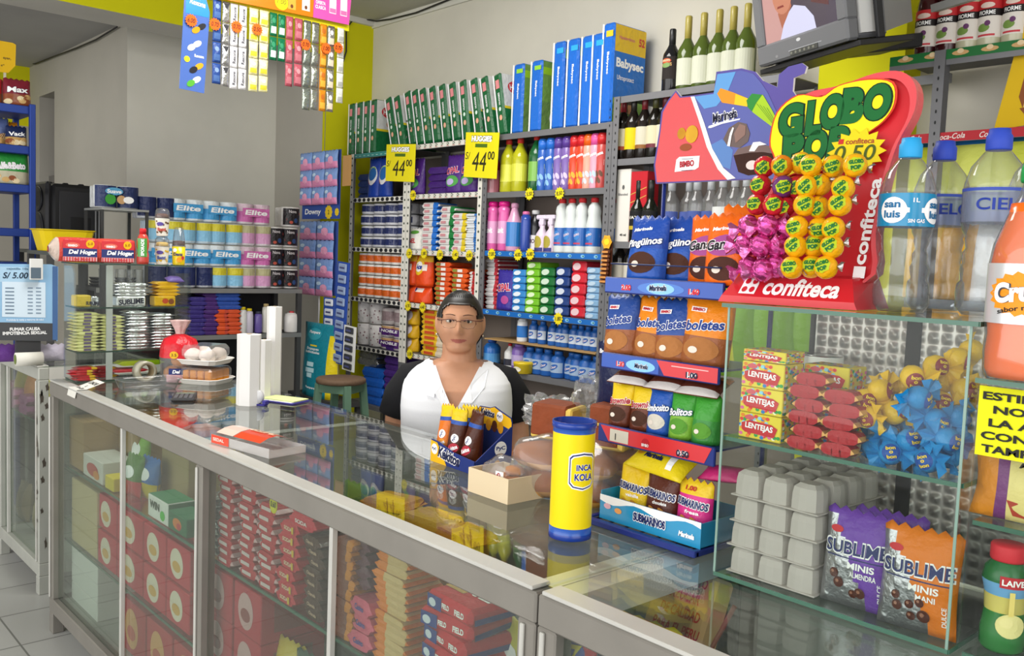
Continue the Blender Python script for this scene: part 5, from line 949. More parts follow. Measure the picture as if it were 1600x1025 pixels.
row(Proto(simple_bottle('cleaner_bottle', 'bottle', .029, .225, mat('#2f4aa0', 'gloss'), mat('#d06a9c', 'gloss'), None, neck=.75, sh=.7, capr=.021)), [(820, 394)], zC[2], SF+.034, 'narrow blue bottle with pink cap in front of the wall', '')
row(Proto(simple_bottle('cleaner_bottle', 'bottle', .036, .235, mat('#26262a', 'gloss'), wh, '#d9d5d8', neck=.5, sh=.6, lz=(.05, .4), txt='PINO', tc='#5a3a50')), [(835, 394)], zC[2], SF+.09, 'black bottle with white cap and label behind the trigger sprays', '')
def trigger():
    t = thing('trigger_spray', '', 'spray bottle'); R, h = .040, .14; b = MB(); b.lathe([(R*.95, 0), (R, .006), (R, .07), (R*.85, .10), (R*.38, .13), (R*.36, .15)], mat('#d8c8d8', 'gloss'), 18); C = CY(R); b.disc(C, 0, .055, .028, .035, mat('#a89a3a'), .0008, 14, 2); b.grid(C, -.035, .035, .004, .025, mat('#3a3a7c'), .0008, 8, 1); b.build('body', t)
    c = MB(); c.box(-.016, .016, -.014, .014, .148, .185, mat('#e0d4e4'), .004); c.box(-.045, .03, -.012, .012, .18, .205, mat('#e0d4e4'), .006); c.tube([(-.012, 0, .182), (-.026, 0, .165), (-.022, 0, .142)], .005, mat('#d0c0d8')); c.build('trigger_head', t); return t
row(Proto(trigger()), [(846, 395), (860, 396)], zC[2], SF+.05, 'white trigger spray bottle left of the bleach bottles', 'trigger sprays')
def bleach():
    t = thing('bleach_bottle', '', 'bottle'); R, h = .041, .29; b = MB(); b.lathe([(R*.95, 0), (R, .008), (R, h*.50), (R*.92, h*.56), (R*.80, h*.68), (R*.88, h*.76), (R*.75, h*.85), (R*.42, h*.90), (R*.42, h*.92)], mat('#d3d8d6', 'gloss', .3), 20); b.build('body', t)
    c = MB(); c.lathe([(R*.5, h*.915), (R*.5, h*.98), (R*.4, h)], mat('#cf2f34'), 14); c.build('cap', t); l = MB(); C = CY(R); l.lathe([(R+.0006, h*.13), (R+.0006, h*.46)], mat('#2560ac', 'gloss'), 20, cap=False); l.disc(C, .0, h*.32, .022, .024, mat('#3f7fc4'), .001, 14, 2); l.text('CLORO', C, 0, h*.33, .04, .012, mat('#e6d0d8'), .0018, .04, 0, .3); l.grid(C, -.025, .025, h*.16, h*.19, mat('#c0405a'), .001, 6, 1); l.build('label', t); return t
row(Proto(bleach()), [(876, 397), (891, 398), (907, 398), (926, 399), (941, 400, 0, .06)], zC[2], SF+.045, 'white bleach bottle with red cap and blue label', 'white bleach bottles')
# C3 piles of soap bars
hC = zC[2]-zC[3]-.04
def barpile(px0, px1, n, frac, c, oval, nm, tt=None, dy=0):
    dz = hC*frac/n; w = wpx(px0, px1)*.97; mb = MB(); mb.box(-w/2, w/2, 0, .16, 0, dz-.001, mat(c, 'bag'), dz*.16); F_ = FR()
    if oval: mb.disc(F_, -w*.1, dz*.5, w*.28, dz*.32, mat(oval), .001, 14, 1, .15)
    if tt: mb.text(tt, F_, -w*.08, dz*.5, w*.5, dz*.36, mat(tt and '#c22c3c'), .0018, .03, 0, .12)
    stack(Proto(tag(mb.build('soap_pack'), '', 'soap')), px0, px1, 490, zC[3], dz, n, SF+dy, f'{nm} soap pack in the piles below the bleach bottles', f'{nm} soap packs', .003)
barpile(796.5, 817, 6, .80, '#3a86c8', '#dfe6ee', 'light blue'); barpile(818, 839, 7, .95, '#74b82a', '#d6e8c0', 'lime green'); barpile(840, 862, 5, .86, '#1f6a34', '#c6d8c4', 'dark green', dy=.01); barpile(863, 886, 5, .88, '#27407c', '#c9cfdc', 'navy blue', dy=.01); barpile(887, 911, 5, 1.0, '#c92a38', '#dfc0c4', 'red'); barpile(912, 934, 8, .90, '#7fa6c8', '#b4cadc', 'pale blue')
pb2 = MB(); F_ = pillow(pb2, .15, .23, .06, mat('#3a3090', 'bag'), 10, 12, 21, .05, True); pb2.text('OPAL', F_, 0, .13, .11, .05, wh, .0016, .07, 0, .1); pb2.text('OPAL', F_, 0, .13, .105, .045, mat('#c22846'), .0022, .04, 0, .1); pb2.disc(F_, .02, .06, .03, .025, mat('#b04a90'), .0016, 12, 2); p = PY(SF, 783, 486); tag(pb2.build('detergent_bag', None, (p.x, SF+.035, zC[3])), 'blue and violet standing detergent bag left of the light blue soap pile', 'bag')
stack(Proto(tag(soft(.1, .16, .024, '#cfc9ca', endband('#d6d2d2', '#b93a44', .1)).build('soap_pack'), '', 'pack')), 759, 773, 484, zC[3], .0245, 12, SF+.03, 'thin white and red pack left of the violet bag', 'thin packs left of the violet bag', .003)
def blue_bleach(R=.036, h=.20, lab='#c9d4e2', nm='bleach_bottle'):
    t = thing(nm, '', 'bottle'); b = MB(); b.lathe([(R*.95, 0), (R, .006), (R, h*.62), (R*.9, h*.72), (R*.9, h*.76), (R*.5, h*.86)], mat('#245fae', 'gloss', .3), 18); b.build('body', t); c = MB(); c.lathe([(R*.56, h*.85), (R*.56, h*.97), (R*.48, h)], mat('#2a6ac0', 'gloss'), 14); c.build('cap', t)
    l = MB(); C = CY(R); l.grid(C, -R*1.3, R*1.3, h*.2, h*.58, mat(lab), .0008, 10, 1); l.disc(C, 0, h*.40, R*.7, h*.10, mat('#2f62b0'), .0014, 14, 2, .4); l.text('Clor', C, 0, h*.4, R*1.0, h*.09, mat('#e8d8dc'), .002, .04, 0, .3); l.build('label', t); return t
h4 = (zC[3]-.032-zC[4]); wb = Proto(blue_bleach(.03, h4*.93)); row(wb, [(834, 532), (848, 534), (864, 535), (876, 537), (883, 538), (897, 540), (908, 541), (919, 542), (930, 543)], zC[4], SF+.06, 'small blue bleach bottle on the cardboard shelf', 'small blue bleach bottles')
t = simple_bottle('cleaner_bottle', 'bottle', .032, h4*.95, mat('#e2e4e6', 'gloss'), mat('#dfe3e8'), '#2f74c0', neck=.7, sh=.75, capr=.024, lz=(.2, .7)); p = PY(SF+.04, 816, 528); place(t, (p.x, SF+.04, zC[4])); t['label'] = 'white bottle with a blue label at the left end of the cardboard shelf'
h5 = zC[4]-zC[5]; bp5 = Proto(blue_bleach(.043, h5*.86, '#9fb4cf')); row(bp5, [(828, 582), (842, 584), (856, 586), (874, 589, 0, -.01), (890, 590, 0, .02), (902, 592), (918, 594, 0, -.01), (932, 596)], zC[5], SF+.05, 'large blue bleach bottle on the shelf under the cardboard', 'large blue bleach bottles')
t = simple_bottle('softener_bottle', 'bottle', .046, h5*.9, mat('#7d5fae', 'gloss'), mat('#8a6fb8'), '#b9a6d4', neck=.6, sh=.72, capr=.03, lz=(.2, .6)); p = PY(SF+.05, 811, 578); place(t, (p.x, SF+.05, zC[5])); t['label'] = 'purple bottle left of the large blue bleach bottles'
t = simple_bottle('cleaner_bottle', 'bottle', .033, h5*.88, mat('#e2e2e0', 'gloss'), mat('#c8302e'), '#3a3a44', neck=.3, sh=.6, lz=(.15, .4)); p = PY(SF+.05, 796, 576); place(t, (p.x, SF+.05, zC[5])); t['label'] = 'white bottle with a pointed red cap just right of the woman'
t = simple_bottle('cleaner_bottle', 'bottle', .052, h5*.9, mat('#2a6fc0', 'gloss'), mat('#2a4f9a'), '#5a9ad4', neck=.4, sh=.68, lz=(.15, .5)); p = PY(SF+.06, 768, 570); place(t, (p.x, SF+.06, zC[5])); t['label'] = 'round shouldered blue bottle behind the woman\'s ear'
m = MB(); m.lathe([(.045, 0), (.052, .004), (.056, .05), (.058, .052), (.058, .062), (.05, .066)], mat('#e0c21c', 'gloss'), 20); l = CY(.053); m.disc(l, 0, .025, .03, .015, mat('#e9e2c8'), .003, 14); p = PY(SY-.0, 816, 584); tag(m.build('tub', None, (p.x, SF+.035-.05, zC[5])), 'small yellow plastic tub at the shelf edge by the woman\'s shoulder', 'tub')
for i in range(5):
    m = MB(); r = random.Random(i)
    for k in range(60):
        a, b_ = r.uniform(0, 6.28), r.uniform(.02, .085); z = r.uniform(.0, .09); x, y = b_*math.cos(a), b_*math.sin(a)*.7; d = Vector((r.uniform(-1, 1), r.uniform(-1, 1), r.uniform(-.2, 1)))*.018
        m.add([(x, y, z), (x+d.x+.006, y+d.y, z+d.z), (x+d.x*2, y+d.y*2, z+d.z*1.6), (x+d.x-.006, y+d.y, z+d.z+.004)], [(0, 1, 2, 3)], mat(('#2f6a24', '#4a8a34', '#23501c')[k % 3]))
    p = PY(SF+.08, 820+22*i, 655); tag(m.build('herb_bunch', None, (p.x, SF+.09, zC[6])), f'bunch of green herbs on the low shelf behind the woman\'s arm, {OL(i, 5)}', 'herbs', 'bunches of green herbs')
# unit D liquor
def liquor(R, h, c, cap, lab, label_txt=None, tc='#333333', neck=.36, sh=.55, foil=.72, lz=(.12, .48), acc=None, gl=False):
    t = thing('liquor_bottle', '', 'bottle'); b = MB(); body = PET if gl else mat(c, 'gloss', .1)
    b.lathe([(R*.92, 0), (R, .006), (R, h*sh), (R*.93, h*(sh+.05)), (R*.6, h*(sh+.13)), (R*neck, h*(sh+.2)), (R*neck*.9, h*.95), (R*neck*.95, h*.96)], body, 20); b.build('body', t)
    k = MB(); k.lathe([(R*neck*1.06, h*foil), (R*neck*1.06, h*.985), (R*neck*.9, h)], mat(cap, 'gloss', .3), 14); k.build('cap', t); C = CY(R); l = MB(); l.grid(C, -R*1.5, R*1.5, h*lz[0], h*lz[1], mat(lab, 'paper'), .0006, 12, 1)
    if acc: l.grid(C, -R*1.5, R*1.5, h*lz[0], h*(lz[0]+.06), mat(acc), .001, 12, 1)
    if label_txt: l.text(label_txt, C, 0, h*(lz[0]*.35+lz[1]*.65), R*1.4, h*.05, mat(tc), .0014, .02)
    l.build('label', t); return t
ch = Proto(liquor(.046, .345, '#4a5a22', '#a89a4a', '#c9cbb8', None, neck=.34, sh=.5, foil=.66, lz=(.06, .42))); row(ch, [(1071, 139), (1095, 136), (1119, 133), (1141, 130), (1163, 127)], zD[0], SF+.05, 'green sparkling wine bottle with gold neck on the top shelf', 'green sparkling wine bottles')
t = liquor(.042, .30, '#17171a', '#1c1c1e', '#2a2422', 'BAILEYS', '#d9b070', sh=.56, lz=(.2, .55), foil=.7); C = CY(.042); m = MB(); m.disc(C, 0, .145, .026, .012, mat('#c0502c'), .002, 16, 2); m.disc(C, 0, .125, .022, .012, mat('#7a9a5a'), .002, 16, 2); m.text('BAILEYS', C, 0, .147, .04, .009, mat('#e9d9b0'), .0028, .03); m.build('badge', t); p = PY(SF+.05, 1047, 142); place(t, (p.x, SF+.05, zD[0])); t['label'] = 'black cream liqueur bottle at the left of the sparkling wines'
WN = [('#1b1512', '#8a1f2a', '#d9d2b8', '#a8472c', 971, 'cream label with orange foot'), ('#1b1512', '#26211f', '#d8c21c', None, 987, 'yellow label'), ('#1b1512', '#7a1c26', '#c9c4b0', '#8a5a2c', 1004, 'white and brown label'), ('#16140f', '#4a4a22', '#cfc8a8', '#6a2a34', 1021, 'cream and maroon label'), ('#1a1a12', '#6a1c22', '#d0c8b0', None, 1036, 'pale label beside the header card')]
for a, b_, c_, d_, x, nm in WN: t = liquor(.040, .31, a, b_, c_, None, sh=.58, foil=.72, lz=(.16, .5), acc=d_); p = PY(SF+.045, x, 249); place(t, (p.x, SF+.045, zD[1])); t['label'] = f'dark wine bottle with {nm}, shelf under the sparkling wines'
m = MB(); m.box(-.045, .045, 0, .09, 0, .36, mat('#d8d4cc', 'card'), .002); m.box(-.045, .045, 0.001, .09, .3601, .3602, DK); m.disc(FR(), 0, .27, .008, .012, mat('#5a5a5a'), .001, 8); m.text('Blended', FR(), 0, .235, .06, .012, mat('#6a6a6a'), .001); m.text('40 ml', FR(), .01, .035, .04, .012, mat('#2a2a2a'), .001, .04); p = PY(SF, 970, 381); tag(m.build('whisky_box', None, (p.x, SF, zD[2])), 'white whisky box beside the grey post', 'box')
m = MB(); m.box(-.052, .052, 0, .09, 0, .345, mat('#b81f2a', 'card'), .002)
for k in (0, .04): m.poly(FR(), [(-.05, .19+k), (.05, .225+k), (.05, .229+k), (-.05, .194+k)], mat('#c9a24a'), .001)
p = PY(SF, 993, 378); tag(m.build('whisky_box', None, (p.x, SF+.004, zD[2])), 'red whisky box with gold stripes beside the white one', 'box')
row(Proto(liquor(.040, .30, '#12160f', '#1f1f1c', '#1b1b1b', 'VAT', '#e8e4d8', sh=.5, lz=(.2, .5), acc='#b8a02c')), [(1005, 376, 0, -.05), (1024, 374, 0, -.05)], zD[2]+.0, SF+.06, 'black whisky bottle with white letters above the blue cake bags', 'black whisky bottles')
row(Proto(liquor(.043, .31, '#d8dce0', '#b9bcc0', '#4a5a9a', None, gl=True, foil=.80, lz=(.3, .48), sh=.6, neck=.42)), [(1046, 370), (1066, 368, 0, .04), (1086, 366), (1104, 364, 0, .02)], zD[2], SF+.05, 'clear spirit bottle with silver cap under the header card', 'clear spirit bottles')
row(Proto(liquor(.043, .32, '#d8dce0', '#c9ccd0', '#d2d4d2', None, gl=True, foil=.80, lz=(.3, .52), sh=.6, neck=.4)), [(1126, 362), (1145, 360), (1163, 358)], zD[2], SF+.05, 'clear spirit bottle with pale label under the header card', 'pale labelled spirit bottles')
row(Proto(liquor(.036, .28, '#1b1816', '#1c1a1a', '#c8c2b4', None)), [(966, 452), (984, 450)], zD[3], SF+.05, 'dark bottle on the low shelf behind the snack rack', 'low dark bottles')
# strip of small chocolates on the post
t = thing('candy_strip', 'hanging strip of brown chocolates with a yellow star tag on the grey post', 'candy strip'); pY = SY-.03
p = PY(pY, 948, 378); m = MB(); m.disc(FR(p.x, pY), 0, p.z, .035, .038, mat('#dba42c', 'bag'), 0, 12, star=.18); m.disc(FR(p.x, pY), 0, p.z, .018, .016, mat('#e8d02a'), .001, 10); m.build('star_tag', t); q = PY(pY, 945, 440)
m = MB(); m.box(-.0, .002, 0, .001, 0, .001, mat('#6a4a2a')); m = MB(); m.grid(FR(p.x-.0, pY+.012), -.03, .03, q.z, p.z, mat('#4a2618', 'bag'), 0, 1, 6); m.build('backing', t)
for k in range(8): z = p.z-.05-(p.z-.05-q.z)*k/7; m = MB(); m.box(-.026, .026, pY-.008, pY+.010, z-.010, z+.010, mat('#5a2e1c', 'bag'), .006); m.grid(FR(0, pY-.008), -.022, .018, z-.005, z+.005, mat('#c98a4a'), .0008); m.v = [(a+p.x-.004*k*.3, b, c) for a, b, c in m.v]; m.build('chocolate', t)
# price stars and signs
def price_star(px, py, Y, s, txt, label, c='#e6d21a'):
    p = PY(Y, px, py); t = MB(); F_ = FR(); n = 12; t.prism([(s*(1 if i % 2 == 0 else .74)*math.cos(PI*i/n), s*(1 if i % 2 == 0 else .74)*math.sin(PI*i/n)) for i in range(2*n)], .001, mat(c, 'paper')); t.text(txt, F_, 0, 0, s*1.2, s*.6, mat('#26241a'), .0008, .02, .1, .1); return tag(t.build('price_tag', None, (p.x, Y, p.z)), label, 'price tag', 'yellow price stars')
for px, py, tx, lb in ((827, 303, '5.50', 'under the lime bottles'), (874, 302, '8.50', 'under the purple spray cans'), (768, 397, '7.00', 'under the magenta capped bottles'), (809, 398, '4.00', 'under the pale pink bottle'), (828, 397, '6.80', 'under the narrow blue bottle'), (872, 498, '1.80', 'under the navy soap packs'), (639, 396, '1.20', 'under the white and green bag'), (662, 396, '1.80', 'under the blue ended packs'), (687, 398, '1.00', 'under the green ended packs'), (711, 398, '1.40', 'under the yellow ended packs'), (733, 399, '0.80', 'under the thin blue and white packs'), (637, 478, '4.70', 'under the left orange bag'), (660, 480, '4.40', 'under the right orange bag'), (645, 305, '7.00', 'under the left purple bag'), (640, 553, '3.50', 'under the yellow puffy bags')):
    price_star(px, py, SY-.012, .036, tx, f'small yellow price star on the shelf edge {lb}')
for (x0, y0, x1, y1, a, nm) in ((604, 228, 648, 282, .06, 'left'), (728, 210, 778, 276, .08, 'right')):
    Y = SY-.03; p, q = PY(Y, x0, y0), PY(Y, x1, y1); w, h = q.x-p.x, p.z-q.z; m = MB(); m.prism([(-w/2, 0), (w/2, .0), (w/2+.01, -h), (-w/2+.012, -h)], .0015, mat('#e2d418', 'paper')); F_ = FR(); ik = mat('#2c2a14')
    m.text('HUGGIES', F_, 0, -h*.14, w*.62, h*.15, mat('#3a3a20'), .001, .10); m.text('HUGGIES', F_, 0, -h*.14, w*.6, h*.13, wh, .0016, .05); m.grid(F_, -w*.18, w*.18, -h*.33, -h*.25, mat('#4a6a1c'), .0008); m.text('S/', F_, -w*.38, -h*.52, w*.14, h*.16, ik, .001, .0, .1); m.text('44', F_, -w*.02, -h*.64, w*.42, h*.42, ik, .001, 0, .1); m.text('00', F_, w*.32, -h*.50, w*.2, h*.18, ik, .001)
    tag(m.build('price_sign', None, ((p.x+q.x)/2, Y, p.z), (0, a, 0)), f'{nm} of two yellow hanging price signs reading 44.00', 'price sign', 'yellow hanging price signs')
# ---------------------------------------------------------------- unit on the far right
XE = xs(1466, 140); zE = [zs(1512, 73), zs(1500, 205), zs(1500, 330), zs(1500, 470)]
t = thing('shelving_unit', 'right hand shelving unit with dark sauce bottles and a red soft drink strip', 'shelves')
for z, kind in zip(zE, ('g', 'r', None, None)):
    m = MB(); x0 = XE-.19 if kind in ('g', 'r') else XE; m.box(x0, XE+1.3, SY+.003, SYB, z-.006, z-.002, GREY); m.box(x0, XE+1.3, SY, SY+.003, z-(.055 if kind == 'g' else .035), z, GREY); F_ = FR(0, SY)
    if kind == 'g':
        m.grid(F_, x0, XE+1.3, z-.035, z, mat('#1d6a34'), .001)
        for k in range(13): m.disc(F_, x0+.06+.1*k, z-.017, .03, .009, mat('#c9a06a'), .0016, 12); m.disc(F_, x0+.06+.1*k, z-.011, .012, .009, mat('#e0c8a0'), .002, 10)
    if kind == 'r':
        m.grid(F_, x0, XE+1.3, z-.034, z, mat('#b8222e'), .001)
        for k in range(9): m.text('Coca-Cola', F_, x0+.09+.155*k, z-.016, .105, .020, mat('#efe6e2'), .0018, .01, .3, .03)
    m.build('shelf', t)
m = MB(); m.box(XE-.02, XE+.02, SY-.006, SY-.002, 0, zE[0], GREY); m.box(XE+.017, XE+.02, SY, SY+.04, 0, zE[0], GREY)
for k in range(40): m.disc(FR(0, SY-.006), XE, .8+k*.04, .0035, .007, mat('#1d1d1f'), .001, 8)
m.build('post', t); m = MB(); m.box(XE-.34, XE-.02, SY+.13, SY+.16, zE[0]-.09, zE[0]-.055, mat('#8d8e90', 'metal')); m.build('bracket', t)
def sauce(c, nm):
    pr = [(.040, 0), (.043, .008), (.043, .16), (.040, .19), (.028, .25), (.017, .30), (.0165, .36)]; t = thing('syrup_bottle', '', 'bottle'); b = MB(); b.lathe(pr, c, 22); b.build('body', t); k = MB(); k.lathe([(.019, .355), (.019, .385)], mat('#c03a30'), 14); k.build('cap', t)
    l = MB(); C = CY(.043); l.grid(C, -.055, .055, .03, .16, mat('#e9e2da', 'paper'), .0006, 16, 1); l.grid(C, -.055, .055, .128, .165, mat('#c22b30'), .001, 16, 1); l.grid(C, -.055, .055, .105, .130, mat('#221c1c'), .0014, 16, 1); l.text('FIORME', C, 0, .117, .055, .015, wh, .002, .02); l.disc(C, 0, .143, .025, .010, mat('#e6cfc4'), .0016, 14, 2); l.disc(C, -.01, .065, .022, .015, mat('#7a9a4a'), .0012, 12, 2); l.disc(C, .004, .08, .010, .010, mat('#6a3a6a'), .0016, 10); l.grid(C, -.03, .03, .035, .042, mat('#c9404a'), .0012, 6, 1); l.build('label', t); return t
row(Proto(sauce(mat('#3a1014', 'gloss', .1), '')), [(1447, 78), (1480, 74)], zE[0], SF+.045, 'dark red syrup bottle on the green edged shelf', 'dark syrup bottles'); row(Proto(sauce(mat('#c3c0a2', 'gloss', .12), '')), [(1513, 70), (1546, 66), (1585, 62)], zE[0], SF+.045, 'pale syrup bottle on the green edged shelf', 'pale syrup bottles')
Y = SF+.02; p, q = PY(Y, 1553, 196), PY(Y, 1575, 112); m = MB(); m.prism([(0, 0), (.42, .04), (.42, .45), (.08, .42)], .004, mat('#e0b81c', 'card')); F_ = FR(); m.text('rodinas', F_, .20, .31, .24, .055, mat('#7a3a1c'), .001, .03, 0, .06); m.text('N', F_, .17, .38, .03, .035, mat('#3a3a26'), .001, .04); m.poly(F_, [(.09, .07), (.34, .11), (.36, .25), (.12, .22)], mat('#dfbc5a', 'food'), .001); m.poly(F_, [(.09, .07), (.12, .22), (.09, .19), (.075, .11)], mat('#8a4a1c'), .0012); m.poly(F_, [(.08, .07), (.34, .11), (.34, .085), (.1, .045)], mat('#8a4a1c'), .0012)
for k in range(12): m.disc(F_, .14+.05*(k % 4)+.01*(k//4), .115+.038*(k//4)+.008*(k % 4), .006, .006, mat('#8a6a2c'), .0016, 8)
tag(m.build('poster', None, (p.x, Y, zE[1])), 'yellow biscuit poster standing on the shelf at the right edge', 'poster')
for i, (px, c, c2) in enumerate(((1452, '#c8d03a', '#2a6a8a'), (1515, '#d6dc6a', '#2a6fb0'), (1580, '#ccd24e', '#2a6a8a'))):
    mb = MB(); F_ = pillow(mb, .19, .30, .12, mat(c, 'bag'), 10, 12, 60+i, .05, True, band=lambda u, v: mat(c2, 'bag') if v > .8 else mat(c, 'bag')); p = PY(SF+.08, px, 330); tag(mb.build('snack_bag', None, (p.x, SF+.09, zE[2])), f'large pale yellow bag behind the water bottles, {OL(i, 3)}', 'bag', 'large pale yellow bags')
for i, (px, c, nm) in enumerate(((1440, '#e6b020', 'yellow'), (1490, '#e0a01c', 'amber'), (1548, '#dcd6d0', 'white'), (1600, '#c9c0b8', 'grey'))):
    mb = MB(); pillow(mb, .16, .28, .12, mat(c, 'bag'), 10, 12, 70+i, .05, True); p = PY(SF+.08, px, 470); tag(mb.build('snack_bag', None, (p.x, SF+.09, zE[3])), f'{nm} bag on the low shelf seen through the water bottles', 'bag')
# green bags hanging behind the tall glass case
for i, px in enumerate((1150, 1172, 1194, 1218)):
    mb = MB(); F_ = pillow(mb, .13, .36, .08, mat('#86b81e' if i % 2 else '#78a81c', 'bag'), 10, 12, 80+i); mb.grid(F_, -.02, .005, .03, .33, mat('#d2d23a'), .001, 2, 8); p = PY(2.4, px, 590); tag(mb.build('snack_bag', None, (p.x, 2.4+.03*i, p.z)), f'lime green bag hanging behind the glass case, {OL(i, 4)}', 'bag', 'lime green hanging bags')
m = MB(); a = PY(2.42, 1130, 480); m.tube([(a.x-.2, 2.44, a.z+.02), (a.x+.6, 2.5, a.z+.02)], .006, GREY); 
for xx in (-.15, .5): m.tube([(a.x+xx, 2.45, 0), (a.x+xx, 2.45, a.z+.02)], .01, GREY)
tag(m.build('hanging_rail'), 'grey metal rail behind the glass case holding lime green bags', 'rail')
# ================================================================== corner glass case on the counter's far end
R90 = PI/2
lx0, lx1, ly0, ly1, lz1 = -3.905, -3.74, 1.10, 1.555, 1.513
t = thing('glass_case', 'glass case of chocolate bars at the far end of the counter, bread on its top', 'glass case')
pane('front_pane', t, lx1-.004, lx1, ly0+.004, ly1, T+.006, lz1-.001); pane('side_pane', t, lx0, lx1-.004, ly0, ly0+.004, T+.006, lz1-.001); pane('side_pane', t, lx0, lx1-.004, ly1-.004, ly1, T+.006, lz1-.001)
for nm, z in (('glass_floor', T), ('glass_shelf', 1.162), ('glass_shelf', 1.338), ('glass_top', lz1)):
    e = .006 if nm == 'glass_top' else -.006; g = MB(); g.box(lx0-e, lx1+e, ly0-e, ly1+e, z, z+.006, GLASS); g.box(lx1+e, lx1+e+.002, ly0-e, ly1+e, z, z+.006, mat('#31463d', 'gloss')); g.box(lx0-e, lx1+e, ly0-e-.002, ly0-e, z, z+.006, mat('#31463d', 'gloss')); g.build(nm, t)
g = MB(); yy = PX(lx1, 172, 480).y; g.box(lx1-.012, lx1-.005, yy-.012, yy+.012, T+.007, lz1-.003, mat('#c9cbc9', 'metal')); g.build('centre_strip', t)
def rowx(pro, lst, X, z, desc, group, rot=R90):                      # goods that face +X; lst of pixel columns (px, py)
    n = len(lst)
    for i, e in enumerate(lst):
        p = PX(X, e[0], e[1]); pro.put((X, p.y, z), rot+(e[2] if len(e) > 2 else 0), f'{desc}, {OL(i, n)}' if n > 1 else desc, group if n > 1 else None)
def stackx(mb, name, cat, px, X, z, dz, n, desc, group, jit=.004):
    pro = Proto(tag(mb.build(name), '', cat)); p = PX(X, px, 500); r = random.Random(int(px))
    for k in range(n): pro.put((X-r.uniform(0, .006), p.y+r.uniform(-jit, jit), z+dz*k), R90+r.uniform(-.05, .05), f'{desc}, {OV(k, n)}', group)
XF = lx1-.012; zm, zu = 1.169, 1.345
mb = soft(.078, .085, .0125, '#cfcc86', None, None, endc='#d6d39a'); G = lambda u, v, n_: (u, -.001-n_, v); mb.grid(G, -.014, .014, .002, .010, mat('#6a5a7a'), .001)
PALE = mb
stackx(mb, 'chocolate_bar', 'chocolate bar', 137, XF, zm, .0128, 12, 'pale yellow bar in the first pile of the corner glass case', 'pale bars, first pile'); stackx(mb, 'chocolate_bar', 'chocolate bar', 176, XF, zm, .0128, 11, 'pale yellow bar in the second pile of the corner glass case', 'pale bars, second pile')
mb = soft(.075, .085, .0118, '#c9cacc', kind='foil'); stackx(mb, 'chocolate_bar', 'chocolate bar', 216, XF, zm, .0121, 13, 'silver bar in the pile beside the pale yellow bars', 'silver bars, first pile'); stackx(mb, 'chocolate_bar', 'chocolate bar', 255, XF, zm, .0121, 12, 'silver bar in the pile at the right end of the corner case', 'silver bars, second pile')
mb = soft(.115, .07, .013, '#dcdde0', kind='foil')
stackx(mb, 'chocolate_bar', 'chocolate bar', 207, XF-.02, zu+.042, .0133, 4, 'silver bar lying on the upper shelf of the corner glass case', 'silver bars on the upper shelf')
mb = MB(); mb.box(-.058, .058, .012, .07, 0, .040, mat('#e2e2e4', 'foil', .35), .004); F_ = lambda u, v, n: (u, .012-n, v); mb.text('SUBLIME', F_, 0, .020, .10, .022, mat('#22253a'), .001, .04, 0, .08); mb.grid(F_, -.05, .05, .003, .005, mat('#22253a'), .001, 1, 1); p = PX(XF, 207, 480); tag(mb.build('chocolate_box', None, (XF, p.y, zu), R90), 'silver chocolate box with dark lettering on the upper shelf of the corner case', 'box')
mb = soft(.085, .07, .0145, '#e0a912'); stackx(mb, 'chocolate_bar', 'chocolate bar', 262, XF-.02, zu+.043, .0148, 4, 'yellow bar on top of the yellow chocolate box', 'yellow bars on the upper shelf')
mb = MB(); mb.box(-.044, .044, .012, .07, 0, .042, mat('#e2b012', 'bag'), .004); mb.disc(F_, -.0, .022, .013, .011, mat('#c9502c'), .001, 14); mb.disc(F_, .025, .02, .012, .012, mat('#8a4a20'), .001, 14); p = PX(XF, 260, 478); tag(mb.build('chocolate_box', None, (XF, p.y, zu), R90), 'yellow chocolate box at the right of the upper shelf', 'box')
mb = MB(); mb.box(-.03, .03, .006, .06, 0, .045, mat('#d2b43a', 'bag'), .004); mb.box(.03, .06, .006, .06, 0, .04, mat('#aeb0b4', 'foil'), .004); mb.text('SUBLIME', FR(0, .006), .035, .014, .05, .014, mat('#22253a'), .001, .04); p = PX(XF, 132, 478); tag(mb.build('chocolate_box', None, (XF-.01, p.y, zu), R90), 'yellow and grey block standing in for mirrored chocolate boxes, left of the upper shelf', 'box')  # solid block built where the glass only mirrors the chocolates
mb = MB(); F_ = pillow(mb, .07, .05, .03, mat('#7a62b0', 'bag'), 8, 8, 3); p = PX(XF-.06, 270, 440); tag(mb.build('chocolate_bag', None, (XF-.02, p.y, zu+.104), (-1.3, 0, R90)), 'purple wrapper lying on the yellow bars', 'sweet')
mb = soft(.07, .06, .010, '#b8242c', endband('#b8242c', '#d8a81c', .1)); stackx(mb, 'sweet_pack', 'sweet', 136, XF, T+.007, .0105, 5, 'red and gold packet on the floor of the corner glass case', 'red packets on the case floor', .012); stackx(mb, 'sweet_pack', 'sweet', 165, XF-.06, T+.007, .0105, 4, 'red and gold packet in the rear pile on the case floor', 'rear red packets on the case floor', .012)
mb = soft(.13, .08, .012, '#c2303a'); p = PX(XF, 205, 575); tag(mb.build('sweet_pack', None, (XF-.01, p.y, T+.03), R90), 'flat red packet lying on the case floor behind the clear tray', 'sweet')
for k, (px, c) in enumerate(((205, '#b5c22a'), (235, '#a8d018'))):
    mb = soft(.09, .06, .02, c); p = PX(XF-.03, px, 550); tag(mb.build('sweet_pack', None, (XF-.02, p.y, T+.055-.024*k*0), R90), f'{("olive", "bright lime")[k]} green packet inside the corner case under the bars', 'sweet')
